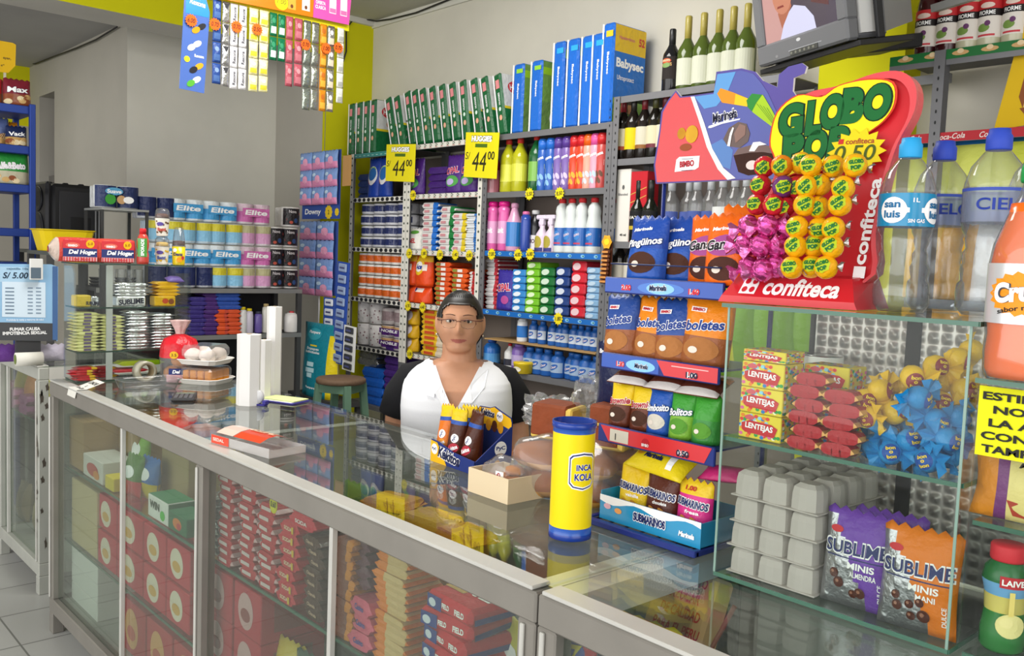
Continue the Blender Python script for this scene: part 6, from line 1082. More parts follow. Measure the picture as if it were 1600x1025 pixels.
# on top of the corner case
tz = lz1+.006
def sliced_bread():
    t = thing('sliced_bread', '', 'bread'); w, d, h = .145, .085, .098; m = MB(); bag = mat('#c9463c', 'film'); F_ = FR()
    V = []; n = 14
    for j, x in enumerate((-w/2-.03, -w/2-.012, -w/2, -w/2+.03, w/2-.01, w/2)):
        s = (.25, .7, .95, 1, 1, .97)[j]
        for i in range(n): a = 2*PI*i/n; c_, s_ = math.cos(a), math.sin(a); k = (abs(c_)**4+abs(s_)**4)**-.25; V.append((x, d/2+d/2*c_*k*s, max(.001, h/2+h/2*s_*k*s*(1 if s_ > 0 else 1))))
    m.add(V, [(j*n+i, j*n+(i+1) % n, (j+1)*n+(i+1) % n, (j+1)*n+i) for j in range(5) for i in range(n)]+[tuple(range(n)), tuple(5*n+i for i in range(n))], [mat('#c5b2a6', 'film')]*28+[bag]*44, True); m.build('bag', t)
    l = MB(); rd = mat('#cf2c34', 'gloss'); l.grid(F_, -w/2+.012, w/2-.006, .055, .088, rd, .001); l.grid(F_, -w/2+.012, w/2-.006, .022, .055, mat('#23306e', 'gloss'), .001); l.grid(F_, -w/2+.012, w/2-.006, .006, .022, mat('#dba0a0', 'gloss'), .001)
    for i in range(12): l.grid(F_, -w/2+.014+.0104*i, -w/2+.019+.0104*i, .006, .021, mat('#c94048'), .0014)
    l.text('Del Hogar', F_, .012, .039, .105, .022, wh, .002, .04, .2); l.text('Pan Blanco', F_, .01, .0135, .06, .009, rd, .002, .03, .2); l.disc(F_, -.025, .068, .026, .010, mat('#e0705f'), .0014, 14); l.text('BIMBO', F_, -.025, .066, .034, .009, wh, .002, .03); l.disc(F_, .040, .074, .016, .016, mat('#f0b81c'), .0016, 16); l.text('5.0', F_, .040, .074, .02, .010, mat('#8a4a10'), .0022, .01, .1, .1); l.build('wrapper_print', t); return t
rowx(Proto(sliced_bread()), [(124, 411), (183, 411)], lx1-.035, tz, 'bag of sliced white bread on top of the corner glass case', 'sliced bread bags')
t = thing('sport_drink', 'red and green sport drink bottle with red cap beside the bread bags', 'bottle'); m = MB(); m.lathe([(.022, 0), (.024, .01), (.024, .04), (.020, .055), (.024, .07), (.024, .095), (.018, .115), (.011, .125)], mat('#c2453a', 'gloss', .15), 18); m.build('body', t); m = MB(); m.lathe([(.013, .123), (.013, .14), (.011, .146)], mat('#d0222a'), 14); m.build('cap', t); m = MB(); C = CY(.0245); m.grid(C, -.02, .02, .03, .105, mat('#4a9a44', 'gloss'), .0008, 8, 1); m.text('SPORADE', C, .002, .068, .068, .012, wh, .0016, .04, 0, PI/2); m.poly(C, [(-.02, .03), (.02, .03), (.02, .045), (-.02, .038)], mat('#d8d0c4'), .0012); m.build('label', t)
p = PX(lx1-.03, 223, 411); place(t, (lx1-.03, p.y, tz), 1.1)
def yogurt_cup(spots, lid):
    t = thing('yogurt_cup', '', 'yogurt cup'); m = MB(); m.lathe([(.022, 0), (.0225, .004), (.029, .07), (.030, .074)], mat('#ece7da', 'gloss'), 20); C = CY(.0262); m.build('cup', t); l = MB(); L2 = lambda u, v, n: ((.0225+.093*v+n+.0004)*math.sin(u/.026), -(.0225+.093*v+n+.0004)*math.cos(u/.026), v); r = random.Random(4)
    for k in range(16): l.disc(L2, r.uniform(-.035, .035), r.uniform(.01, .065), .004, .004, mat(spots), .0004, 8)
    l.disc(L2, -.006, .05, .014, .008, mat('#5a4a9a'), .0008, 12, 2); l.text('Batti', L2, 0, .028, .034, .014, mat('#c2564a' if lid else '#4a5aa0'), .0012, .05); l.build('label', t)
    d = MB(); d.lathe([(.031, .074), (.030, .08), (.027, .105), (.02, .114), (.004, .117)], PET, 20); d.lathe([(.026, .076), (.024, .09), (.015, .094)], mat('#5a2c1c' if lid else '#d9b45a', 'food'), 16); d.build('dome_lid', t); return t
c1, c2 = Proto(yogurt_cup('#d8b02a', 0)), Proto(yogurt_cup('#6a4a2a', 1))
p = PX(lx1-.05, 253, 411); c1.put((lx1-.05, p.y, tz), 1.1, 'lower yogurt cup of two stacked on the corner glass case'); c2.put((lx1-.05, p.y, tz+.118), 1.1, 'upper yogurt cup with chocolate bits, stacked on another cup')
t = thing('dessert_cup', 'tall yellow dessert cup with pointed clear lid at the end of the corner case', 'dessert cup'); m = MB(); m.lathe([(.024, 0), (.025, .004), (.027, .078)], mat('#e6c81c', 'gloss'), 20); C = CY(.0272); m.text('Danz', C, 0, .045, .04, .014, mat('#26306a'), .001, .05); m.disc(C, .006, .022, .012, .011, mat('#e89a1c'), .001, 12); m.disc(C, -.014, .062, .01, .008, wh, .001, 10); m.disc(C, .02, .03, .007, .008, mat('#c2303a'), .001, 10); m.build('cup', t); m = MB(); m.lathe([(.028, .078), (.027, .082), (.018, .155), (.012, .158)], PET, 20); m.lathe([(.025, .08), (.024, .10), (.01, .102)], mat('#4a2418', 'food'), 16); m.build('clear_lid', t); p = PX(lx1-.045, 279, 411); place(t, (lx1-.045, p.y, tz), 1.1)
# ================================================================== things on the long counter's glass top
def clear_tray(w, d, h, lid=True):
    m = MB(); V = []; n = 24
    for z, k in ((0, .84), (.004, .86), (h*.9, .97), (h, 1.04), (h+.002, 1.0)):
        for i in range(n): a = 2*PI*(i+.5)/n; c_, s_ = math.cos(a), math.sin(a); q = (abs(c_)**6+abs(s_)**6)**(-1/6); V.append((w/2*c_*q*k, d/2*s_*q*k, z))
    m.add(V, [(j*n+i, j*n+(i+1) % n, (j+1)*n+(i+1) % n, (j+1)*n+i) for j in range(4) for i in range(n)]+[tuple(range(n))[::-1]], PET, True); return m
p = PZ(T, 222, 608); m = clear_tray(.16, .22, .04); tag(m.build('plastic_tray', None, (p.x, p.y+.02, T), 0), 'empty clear plastic tray on the counter before the corner case', 'tray')
t = thing('tape_roll', 'clear tape roll standing on edge beside the clear tray', 'tape', (0, 0, 0)); m = MB(); V = []; n = 28
for r_, y in ((.042, -.022), (.042, .022), (.030, .022), (.030, -.022)): V += [(r_*math.sin(2*PI*i/n), y, .042+r_*math.cos(2*PI*i/n)) for i in range(n)]
m.add(V, [(a*n+i, a*n+(i+1) % n, ((a+1) % 4)*n+(i+1) % n, ((a+1) % 4)*n+i) for a in range(4) for i in range(n)], mat('#a39f8c', 'gloss'), True); m.build('tape', t); m = MB(); V = []
for r_, y in ((.030, -.021), (.030, .021), (.027, .021), (.027, -.021)): V += [(r_*math.sin(2*PI*i/n), y, .042+r_*math.cos(2*PI*i/n)) for i in range(n)]
m.add(V, [(a*n+i, a*n+(i+1) % n, ((a+1) % 4)*n+(i+1) % n, ((a+1) % 4)*n+i) for a in range(4) for i in range(n)], mat('#8a7a5c', 'card'), True); m.build('cardboard_core', t); p = PZ(T, 224, 575); place(t, (-3.685, PX(-3.685, 226, 565).y, T), R90+.1)
m = MB(); n = 8; V = []
for i in range(n+1): q = i/n; V += [(-.036, -.002-.045*math.sin(q*1.3), -.1*q*q*.55), (.036, -.002-.045*math.sin(q*1.3), -.1*q*q*.55)]
V = [(x, y, z) for x, y, z in V]
m = MB(); pap = mat('#d6d4cc', 'paper'); V = []
A, B_, C_, D_ = PX(-3.60, 158, 585), PX(-3.60, 181, 592), PY(YF-.004, 172, 618), PY(YF-.004, 133, 609)
p = Vector((-3.60, 1.10, T+.002)); S2 = lambda u, v, n: (p.x+u, (p.y+v if v > -.055 else p.y-.055-.004-n), (p.z+.0005+n+max(0, v+.02)*.35 if v > -.055 else p.z+.0005-(-.055-v)))
m.grid(S2, -.05, .05, -.054, .045, pap, 0, 4, 6); m.text('LONCHE\na\nPor Caja', S2, 0, -.006, .08, .07, mat('#2a2a2c'), .0008, .02); m.add([S2(-.05, -.054, 0), S2(.05, -.054, 0), (p.x+.05, p.y-.062, p.z-.03), (p.x-.05, p.y-.0605, p.z-.03)], [(0, 1, 2, 3)], pap); tag(m.build('paper_note'), 'handwritten white paper note curling over the counter edge by the corner case', 'note')
t = thing('bread_bag', 'red topped clear bag of bread rolls tied at the top, beside the foam trays', 'bag of bread'); p = PZ(T, 280, 590); bx = -3.645; by = PX(bx, 281, 560).y
for k, (dx, dy, z) in enumerate(((-.03, 0, .03), (.035, .02, .03), (0, -.03, .03), (-.02, .01, .085), (.03, -.01, .085))): m = MB(); blob(m, (bx+dx, by+dy, T+z+.004), (.042, .036, .030), mat('#b8742c', 'food'), .05, k); m.build('bread_roll', t)
m = MB(); prf = [(.072, .002), (.078, .02), (.079, .10), (.074, .145), (.060, .175), (.016, .195), (.02, .212), (.04, .25)]; rp_ = lambda a, h: (.10*math.sin(8*a)+.05*math.sin(13*a+2))*(h/.2)**2
m.lathe([(r, h) for r, h in prf[:3]], FILM, 30, bx, by, T, True, rp_, False); m.build('clear_film', t); m = MB(); m.lathe(prf[2:6], mat('#c9202c', 'film'), 30, bx, by, T, True, rp_, False); m.build('red_top', t); m = MB(); m.lathe(prf[5:], mat('#d8b8b4', 'film'), 30, bx, by, T, True, lambda a, h: .12*math.sin(7*a), False); m.build('twisted_neck', t)
m = MB(); D = lambda u, v, n: (bx+(.0815+n)*math.sin(.9+u/.08), by-(.0815+n)*math.cos(.9+u/.08), T+v); m.disc(D, 0, .115, .017, .015, mat('#e6b41c'), .0006, 16, 2); m.text('3.5', D, 0, .115, .02, .012, mat('#5a3a10'), .0012, .01); m.grid(D, -.03, .05, .004, .035, mat('#cfa0a4'), .0006, 6, 1); m.grid(D, -.02, .05, .035, .06, mat('#23306e'), .0006, 6, 1); m.text('Del', D, .01, .047, .03, .014, wh, .0012, .04, .2); m.build('print', t)
def foam(m, w, d): 
    V = []; n = 24
    for z, k in ((0, .85), (.016, .97), (.020, 1.02), (.022, 1.0), (.006, .88)):
        for i in range(n): a = 2*PI*(i+.5)/n; c_, s_ = math.cos(a), math.sin(a); q = (abs(c_)**5+abs(s_)**5)**(-1/5); V.append((w/2*c_*q*k, d/2*s_*q*k, z))
    m.add(V, [(j*n+i, j*n+(i+1) % n, (j+1)*n+(i+1) % n, (j+1)*n+i) for j in range(4) for i in range(n)]+[tuple(range(n))[::-1], tuple(4*n+i for i in range(n))], mat('#e9e7e2', 'plain', .6), False)
fq = PZ(T, 322, 597); fx, fy = fq.x, fq.y
for lv in (0, 1):
    t = thing('foam_tray', ('white foam tray of orange toasted bread, lower of the two wrapped trays', 'white foam tray with round white buns under a clear lid, upper wrapped tray')[lv], 'tray', (fx-.01*lv, fy, T+.078*lv), .62); m = MB(); foam(m, .19, .19); m.build('tray', t)
    if lv == 0:
        for i in range(4):
            for j in range(3): m = MB(); m.box(-.063+.033*i, -.034+.033*i, -.075+.05*j, -.029+.05*j, .006, .056, mat('#d98a1c', 'food'), .004); m.build('toast', t)
        m = MB(); m.box(-.072, .072, -.086, .086, .018, .066, FILM, .012); m.build('film_wrap', t)
    else:
        for i in range(2):
            for j in range(2): m = MB(); blob(m, (-.034+.068*i, -.04+.08*j, .035), (.034, .038, .03), mat('#e6d9cf', 'food'), .04, i+2*j); m.build('bun', t)
        m = MB(); m.box(-.07, .07, -.084, .084, .02, .078, FILM, .016); 
        m.build('clear_lid', t)
def bag_roll(px, py, top, R, label):
    p = PZ(T, px, py); q = P(1, p.y, px, top); h = q.z-T; m = MB(); m.lathe([(R, 0), (R, h*.2), (R*.98, h*.6), (R, h-.002)], mat('#eeecea', 'plain', .35), 7, 0, 0, 0, False); m.lathe([(R*.25, h+.0006), (.0, h+.0006)], mat('#b9a07a', 'card'), 12, cap=False); return tag(m.build('bag_roll', None, (p.x, p.y, T), .3), label, 'bag roll', 'white plastic bag rolls')
bag_roll(388, 632, 521, .043, 'thick short white roll of plastic bags on the counter'); bag_roll(412, 622, 530, .026, 'white roll of plastic bags between the thick and the tall one'); bag_roll(427, 618, 478, .029, 'tall white roll of plastic bags standing on the counter')
m = MB(); p = PZ(T, 372, 610); m.lathe([(.024, 0), (.026, .004), (.026, .20)], FILM, 16, rip=lambda a, h: .15*math.sin(5*a+h*30)); tag(m.build('plastic_bag', None, (-3.20, 1.66, T)), 'loose clear plastic bag hanging at the left of the thick bag roll', 'plastic bag')
t = thing('tape_dispenser', 'small purple and clear tape dispenser lying on the counter by the bag rolls', 'tape dispenser'); p = PZ(T, 403, 632); m = MB(); m.lathe([(.026, 0), (.026, .018)], mat('#d9d9dc', 'gloss'), 20); m.lathe([(.016, .0185), (.012, .0185)], mat('#4a3f8a'), 16, cap=False); V = m.v; m.v = [(x, z-.009, y+.03) for x, y, z in V]; m.build('tape_wheel', t); m = MB(); m.box(-.03, .04, -.012, .012, 0, .006, mat('#3a348a'), .002); m.box(.03, .045, -.012, .012, .006, .02, mat('#3a348a'), .002); m.build('holder', t); place(t, (p.x+.01, p.y-.01, T), .5)
p = PZ(T, 445, 626); m = MB(); m.box(-.085, .085, -.05, .05, 0, .004, mat('#3f3a94'), .001); m.box(-.08, .075, -.045, .045, .004, .006, mat('#e9e9e6', 'paper')); m.box(-.07, .08, -.035, .05, .0065, .010, mat('#d9e3a0', 'paper')); tag(m.build('notepad', None, (p.x, p.y-.01, T), .42), 'purple backed notepad with pale yellow sheets on the counter', 'notepad')
p = PZ(T, 290, 622); m = MB(); m.box(-.04, .04, -.075, .075, 0, .010, mat('#3a3a3c'), .003)
for i in range(4):
    for j in range(5): m.box(-.032+.017*i, -.019+.017*i, -.065+.02*j, -.05+.02*j, .010, .0125, mat('#55565a'), .001)
m.grid(TP(.0105), -.032, .032, .042, .062, mat('#7d8a74'), .0004); tag(m.build('calculator', None, (p.x, p.y-.005, T), 1.1), 'dark grey calculator lying on the counter in front of the bread bag', 'calculator')
# blister packaging with red card
t = thing('blister_pack', 'clear plastic display tray with an orange red card lying on the counter', 'display tray'); a, b, c_ = PZ(T, 330, 692), PZ(T, 420, 717), PZ(T, 492, 702); p0 = Vector((a.x, a.y, 0)); ux = (b-a).normalized(); L_ = (b-a).length; ww = .12
place(t, (a.x, a.y, T), math.atan2(ux.y, ux.x)); rc = mat('#d9452c', 'gloss')
m = MB(); hh = .026; m.box(0, L_, 0, .002, 0, hh, PETW); m.box(L_-.002, L_, .002, ww, 0, hh*.8, PETW); m.box(0, .002, .002, ww, 0, hh, PETW); m.box(0, L_, ww, ww+.002, 0, hh*.8, PETW); m.box(.002, L_-.002, .002, ww, 0, .002, PETW); m.build('clear_tray', t)
m = MB(); F_ = FR(0, -.001); m.grid(F_, .002, L_*.32, .002, hh, rc, 0); m.text('SEDAL', F_, L_*.14, hh*.55, L_*.2, hh*.35, mat('#f0d0c4'), .0006, .03); Q2 = lambda u, v, n: (u, v, hh+.001+n+.018*math.sin(PI*min(1, max(0, v/ww)))); m.grid(Q2, L_*.34, L_*.80, ww*.08, ww*.98, rc, 0, 3, 4); m.text('SEDAL', Q2, L_*.57, ww*.6, L_*.4, ww*.24, mat('#f2c9a8'), .0012, .04); m.grid(Q2, .01, L_*.33, ww*.08, ww*.95, mat('#e9c9bc', 'gloss'), 0, 3, 4); m.build('card', t)
# ================================================================== price poster and goods on the far left counter
def flat_px(X, pts): return [(PX(X, *q).y, PX(X, *q).z) for q in pts]
X = -4.42; t_ = 1.0
m = MB(); F_ = SX(X); po = flat_px(X, [(-30, 424), (-25, 412), (80, 413), (91, 417), (90, 533), (-30, 529)]); m.prism(po, .004, mat('#8fb9dc', 'gloss'), F_)
def rp_(x0, y0, x1, y1, c, n=.001): m.poly(F_, flat_px(X, [(x0, y0), (x1, y0+(x1-x0)*.02), (x1, y1+(x1-x0)*.02), (x0, y1)]), mat(c) if isinstance(c, str) else c, n)
rp_(-28, 503, 88, 531, '#4a4b4e'); rp_(-28, 416, 60, 440, '#a9cbe4'); rp_(3, 440, 71, 495, '#cfe0ee', .0014); rp_(82, 416, 90, 531, '#4a6a9a', .0016)
def tx(s, x0, x1, y, hpx, c, n=.002, b=.02, sh=0): a, b_ = PX(X, x0, y), PX(X, x1, y); m.text(s, F_, (a.y+b_.y)/2, a.z, abs(b_.y-a.y), hpx/1406*abs((a-Vector((0, 0, HC))).length)*.93, mat(c), n, b, sh)
tx('S/ 5.00', 4, 44, 430, 9, '#26364a', .002, .02, .2); tx('cajetilla 10s', 10, 44, 420, 4, '#5a7a94'); tx('FUMAR CAUSA', 15, 63, 514.5, 5, '#e9e9e9', .002, .05); tx('IMPOTENCIA SEXUAL', 4, 73, 521, 5, '#e9e9e9', .002, .05); tx('Prohibida la venta a menores de edad', 10, 68, 500, 3, '#e9f2fa')
for k in range(8):
    y = 449+5.6*k; rp_(8, y, 22, y+2, '#6f8498', .0022)
    for xx in (43, 56): rp_(xx, y, xx+8, y+2, '#7f94a8', .0022)
u0, v0 = flat_px(X, [(45, 529)])[0]; m.box(X-.03, X-.004, u0-.05, u0+.05, T, v0+.06, mat('#3a3a3c')); po_ = tag(m.build('price_poster'), 'blue cigarette price poster reading 5.00 with dark health warning, far left counter', 'poster')
for px in (8, 70):
    q = PX(X-.02, px, 530); 
m = MB(); q = PX(-4.40, 48, 420); m.box(-4.405, -4.385, PX(-4.4, 46, 420).y, PX(-4.4, 66, 420).y, PX(-4.4, 50, 437).z, PX(-4.4, 50, 404).z, mat('#d9d9d6', 'card'), .002); S_ = SX(-4.385); m.grid(S_, PX(-4.385, 48, 430).y, PX(-4.385, 64, 430).y, PX(-4.385, 50, 435).z, PX(-4.385, 50, 418).z, mat('#5a6a78'), .001); tag(m.build('cigarette_pack'), 'white cigarette pack fixed on the upper edge of the blue poster', 'pack')
m = MB(); a = PZ(T, 40, 551); q = PX(-4.36, 38, 541); m.tube([(-4.36, PX(-4.36, 24, 541).y, T+.03), (-4.36, PX(-4.36, 66, 541).y, T+.03)], .03, mat('#d9d6cc', 'paper'), 18); m.disc(lambda u, v, n: (-4.36+u, PX(-4.36, 24, 541).y-n, T+.03+v), 0, 0, .022, .022, mat('#6a7a3a'), .001, 14); tag(m.build('paper_roll'), 'white paper roll lying before the blue poster', 'paper roll')
for k, (px, c, nm) in enumerate(((10, '#7a4aa0', 'purple'), (78, '#b9b2c2', 'pale lilac'))):
    mb = MB(); F_ = pillow(mb, .14, .08, .05, mat(c, 'bag'), 10, 8, 90+k); q = PX(-4.46, px, 545); tag(mb.build('sweet_bag', None, (-4.42-.11*(k == 0)-.05*k, q.y, T+.001), (-.15, 0, R90)), f'{nm} bag on the far left counter near the poster', 'bag')
# ================================================================== shelves with toilet paper facing the counter's end
XT = -5.35
zt1 = 1.345; zt2 = PX(XT, 360, 523).z; y0, y1 = PX(XT, 150, 450).y, min(3.0, PX(XT, 472, 450).y)
t = thing('shelving_unit', 'dark shelf stacked with packs of toilet paper in the far corner', 'shelves'); dk_ = mat('#4a4a4a', 'metal', .6)
for z in (zt1, zt2, .5): m = MB(); m.box(XT-.36, XT, y0, y1, z-.02, z, dk_); m.box(XT, XT+.003, y0, y1, z-.028, z, mat('#8a8a88', 'metal')); m.build('shelf', t)
m = MB(); m.box(XT-.37, XT-.362, y0, y1, .05, zt1-.02, mat('#26262a')); m.build('back_panel', t)
for yy in (y0, y1-.03):
    for xx in (XT-.36, XT-.03): m = MB(); m.box(xx, xx+.03, yy, yy+.03, 0, .48, dk_); m.box(xx, xx+.03, yy, yy+.03, .5, zt2-.02, dk_); m.box(xx, xx+.03, yy, yy+.03, zt2, zt1-.02, dk_); m.build('post', t)
hT = .135
def tp(base, band, text, top, nx=2): return rolls(nx, .057, hT-.004, base, band, text, '#ffffff', top, bz=(.12, .62))
eb = Proto(tag(tp('#dfe6ea', '#4aa0d8', 'Elite', None).build('toilet_paper_pack'), '', 'toilet paper')); eb2 = Proto(tag(tp('#cfe0ec', '#8cc4e4', None, '#d8cc3a').build('toilet_paper_pack'), '', 'toilet paper')); ep = Proto(tag(tp('#e6dde2', '#d070b0', 'Elite', '#d9c0cc').build('toilet_paper_pack'), '', 'toilet paper')); ep2 = Proto(tag(tp('#e6dde2', '#d8a0c8', None, '#b9b48a').build('toilet_paper_pack'), '', 'toilet paper'))
nv = Proto(tag(tp('#c9ccd4', '#26305c', None, '#26305c').build('toilet_paper_pack'), '', 'toilet paper')); kb = rolls(1, .062, hT-.004, '#d5d2d0', '#231f22', None, '#fff', None, bz=(.1, .92)); C = lambda u, v, n: (.062*math.sin(u/.062)+n*math.sin(u/.062), .062-(.062+n)*math.cos(u/.062), v)
kb.poly(C, [(-.05, .04), (.05, .08), (.05, .095), (-.05, .055)], mat('#c2453a'), .0012); kb.disc(C, .012, .042, .014, .016, mat('#2f4a7a'), .0012, 12); kb.disc(C, -.02, .03, .012, .010, mat('#b04a3a'), .0012, 10); kb.text('Nova', C, -.01, .10, .05, .02, mat('#c9c2c4'), .0012, .02)
kp = Proto(tag(kb.build('paper_towel'), '', 'paper towel'))
TPR = [[(nv, 250, 'navy'), (eb, 296, 'light blue'), (eb, 349, 'light blue'), (ep, 402, 'pink lettered'), (kp, 440, 'black towel'), (kp, 462, 'black towel')],
       [(eb2, 262, 'yellow topped'), (eb2, 312, 'yellow topped'), (eb2, 358, 'yellow topped'), (ep2, 405, 'pink'), (kp, 436, 'black towel'), (kp, 459, 'black towel')],
       [(eb, 262, 'light blue'), (eb, 308, 'light blue'), (eb, 356, 'light blue'), (ep, 404, 'pink lettered'), (kp, 436, 'black towel'), (kp, 459, 'black towel')],
       [(nv, 266, 'navy'), (nv, 312, 'navy'), (eb2, 360, 'yellow topped'), (ep2, 405, 'pink'), (kp, 436, 'black towel'), (kp, 459, 'black towel')]]
for j, rw in enumerate(TPR):
    for i, (pr, px, nm) in enumerate(rw):
        if j == 0 and i == 4: continue
        p = PX(XT, px, 330+35*j); pr.put((XT-.012-.004*(i % 2), p.y, zt1+.001+hT*(3-j)), R90, f'{nm} paper pack on the far corner shelf, {OV(3-j, 4)} layer, {OL(i, 6)}', 'paper packs on the far corner shelf')
p = PX(XT, 187, 325); sv = rolls(2, .062, .13, '#dde0e2', '#27345f', None, top='#27345f', bz=(.05, .5)); G = FR(0, -.0015); sv.disc(G, -.03, .095, .05, .022, mat('#5aa0c8'), .002, 14); sv.text('Suave', G, -.03, .095, .08, .022, wh, .0028, .03, .1); sv.disc(G, -.05, .05, .03, .03, mat('#3f9a3a'), .002, 12); sv.disc(G, .01, .05, .025, .025, mat('#c9a070'), .0022, 12); sv.disc(G, .05, .05, .03, .02, wh, .0024, 12)
m = MB(); m.box(-.14, .14, -.01, .22, -.012, 0, mat('#b9bab8', 'metal')); 
wsx = XT; q0 = PX(wsx, 158, 326)
t = thing('wall_rack', 'glass rack under the navy and green paper pack in the far room', 'rack'); yA, yB = PX(XT, 158, 326).y, PX(XT, 232, 326).y; zz = p.z-.003
m = MB(); m.box(XT-.3, XT+.01, yA, yB, zz-.012, zz, mat('#a9aba9', 'metal')); m.build('shelf', t)
for yy in (yA, yB-.015): m = MB(); m.box(XT-.3, XT-.285, yy, yy+.015, 0, zz-.012, dk_); m.box(XT-.012, XT+.003, yy, yy+.015, zt1+.001, zz-.012, dk_); m.build('post', t)
tag(sv.build('toilet_paper_pack', None, (XT-.004, p.y, zz), R90), 'navy and green paper pack alone on the rack beside the speaker', 'toilet paper')
for k in range(5): m = MB(); m.lathe([(.022, 0), (.024, .005), (.022, .07), (.024, .10), (.024, .105)], PET, 14); yk = yA+.03+(yB-yA-.06)*k/4; tag(m.build('drinking_glass', None, (XT-.06, yk, zt1+.001)), f'small clear glass under the rack beside the speaker, {OL(k, 5)}', 'glass', 'small clear glasses')
for k in range(6): m = MB(); m.lathe([(.05, 0), (.06, .012), (.062, .016), (.05, .016)], mat('#2f3032', 'gloss'), 18); yk = yA+.06+(yB-yA-.12)*(k % 2); tag(m.build('bowl', None, (XT-.2, yk, zt1+.001+.018*(k//2))), f'dark bowl behind the small glasses, {OL(k % 2, 2)} pile, {OV(k//2, 3)}', 'bowl', 'dark bowls behind the glasses')
# goods below: coloured soft packs
def pilex(px, X, z, dz, n, w, c, nm, c2=None): stackx(soft(w, .16, dz-.001, c, endband(c, c2, .05) if c2 else None), 'sanitary_pack', 'pack', px, X, z, dz, n, f'{nm} soft pack under the toilet paper shelf', f'{nm} packs under the toilet paper shelf', .006)
zp = zt2+.001; pilex(309, XT-.02, zp, .0262, 9, .10, '#3a2f78', 'violet'); pilex(330, XT-.02, zp, .0262, 10, .09, '#4a2c70', 'dark purple'); pilex(348, XT-.02, zp, .0262, 6, .08, '#d9542a', 'orange', '#c24a3a'); pilex(366, XT-.02, zp, .0262, 6, .08, '#d0502c', 'orange red')
stackx(soft(.15, .16, .025, '#2f4fa0'), 'sanitary_pack', 'pack', 357, XT-.02, zp+.158, .0262, 4, 'royal blue soft pack on the orange packs', 'royal blue packs on the orange ones', .006)
mb = soft(.11, .07, .045, '#3a6ab0'); mb.grid(FR(0, -.002), -.04, .04, .012, .02, wh, .001); p = PX(XT+.0, 332, 522); tag(mb.build('sanitary_pack', None, (XT+.0, p.y, zt2+.0), R90), 'small blue and white pack lying at the shelf edge below the violet piles', 'pack') if 0 else None
for k, (px, c, cc, h_) in enumerate(((379, '#d9d9d6', '#d8c21c', .17), (389, '#c9c2d0', '#d8c21c', .16), (403, '#6a5aa0', '#3a3a4a', .14), (415, '#d6d2c8', '#b09a6a', .19), (430, '#2f4a8a', '#2a3a6a', .17), (455, '#dcd8d4', '#c2454a', .14))):
    t = simple_bottle('cosmetic_bottle', 'bottle', .026 if px < 440 else .05, h_, mat(c, 'gloss'), mat(cc), None, neck=.6, sh=.7, capr=.017); p = PX(XT-.05, px, 520); place(t, (XT-.05, p.y, zp)); t['label'] = f'{("white pump", "lilac pump", "violet", "cream", "navy", "wide white")[k]} toiletry bottle below the pink paper packs'
# ================================================================== far room: blue shelf, speaker, basin
XB = -5.6; ye = PX(XB, 54, 200).y; BLM = mat('#27408c', 'metal', .45)
t = thing('snack_shelf', 'blue metal shelf of snack bags at the left edge of the picture', 'shelves'); zb = [PX(XB, 30, y).z for y in (164, 227, 288, 357, 410)]
for z in zb: m = MB(); m.box(XB-.32, XB, ye-.8, ye, z-.045, z, BLM, .003); m.build('shelf', t)
for yy in (ye-.03, ye-.8):
    for xx in (XB-.003, XB-.35): m = MB(); m.box(xx, xx+.03, yy, yy+.03, 0, zb[0]+.01, BLM, .003); m.build('post', t)
def sbag(px0, px1, py, ptop, z, c, c2, txt, tc, label, dx=.05, seed=1):
    a, b = PX(XB, px0, py), PX(XB, px1, py); h = PX(XB, (px0+px1)/2, ptop).z-z; w = b.y-a.y; mb = MB(); F_ = pillow(mb, w, h, .07, mat(c, 'bag'), 10, 10, seed, .05, True, band=lambda u, v: mat(c2, 'bag') if v < .38 else mat(c, 'bag'))
    r = random.Random(seed)
    for k in range(5): mb.disc(F_, r.uniform(-w*.4, w*.4), h*r.uniform(.08, .35), .02, .015, mat(('#c9a46a', '#e0cfa8', '#8a4a2a')[k % 3], 'food'), .0014, 10, 2)
    if txt: mb.text(txt, F_, 0, h*.58, w*.8, h*.24, mat('#ffffff' if tc != '#ffffff' else '#1a2a5a'), .0012, .06, .1, .06); mb.text(txt, F_, 0, h*.58, w*.78, h*.22, mat(tc), .002, .03, .1, .06)
    tag(mb.build('snack_bag', None, (XB-dx, (a.y+b.y)/2, z), (-.06, 0, R90)), label, 'snack bag')
sbag(8, 52, 160, 122, zb[0], '#7a2030', '#8a4a2c', 'Max', '#ffffff', 'maroon biscuit bag on the top of the blue shelf', seed=2); sbag(-30, 12, 160, 118, zb[0], '#b8242c', '#8a4a2c', '', '#fff', 'red biscuit bag cut by the left picture edge, top of the blue shelf', .09, 3)
sbag(12, 46, 224, 196, zb[1], '#1f2a50', '#b8904a', 'Vack', '#ffffff', 'navy biscuit bag on the second level of the blue shelf', seed=4); sbag(-14, 24, 224, 180, zb[1], '#5a6a9a', '#c9a060', '', '#fff', 'grey blue biscuit bag at the left edge, second level of the blue shelf', .13, 5); sbag(22, 40, 224, 187, zb[1], '#d98a1c', '#c9781c', '', '#fff', 'small orange biscuit bag on the second level of the blue shelf', .16, 6)
sbag(-12, 49, 284, 238, zb[2], '#2a8a3a', '#b9b49a', 'Alfa&Beto', '#f0e9f0', 'green letter biscuit bag on the third level of the blue shelf', seed=7)
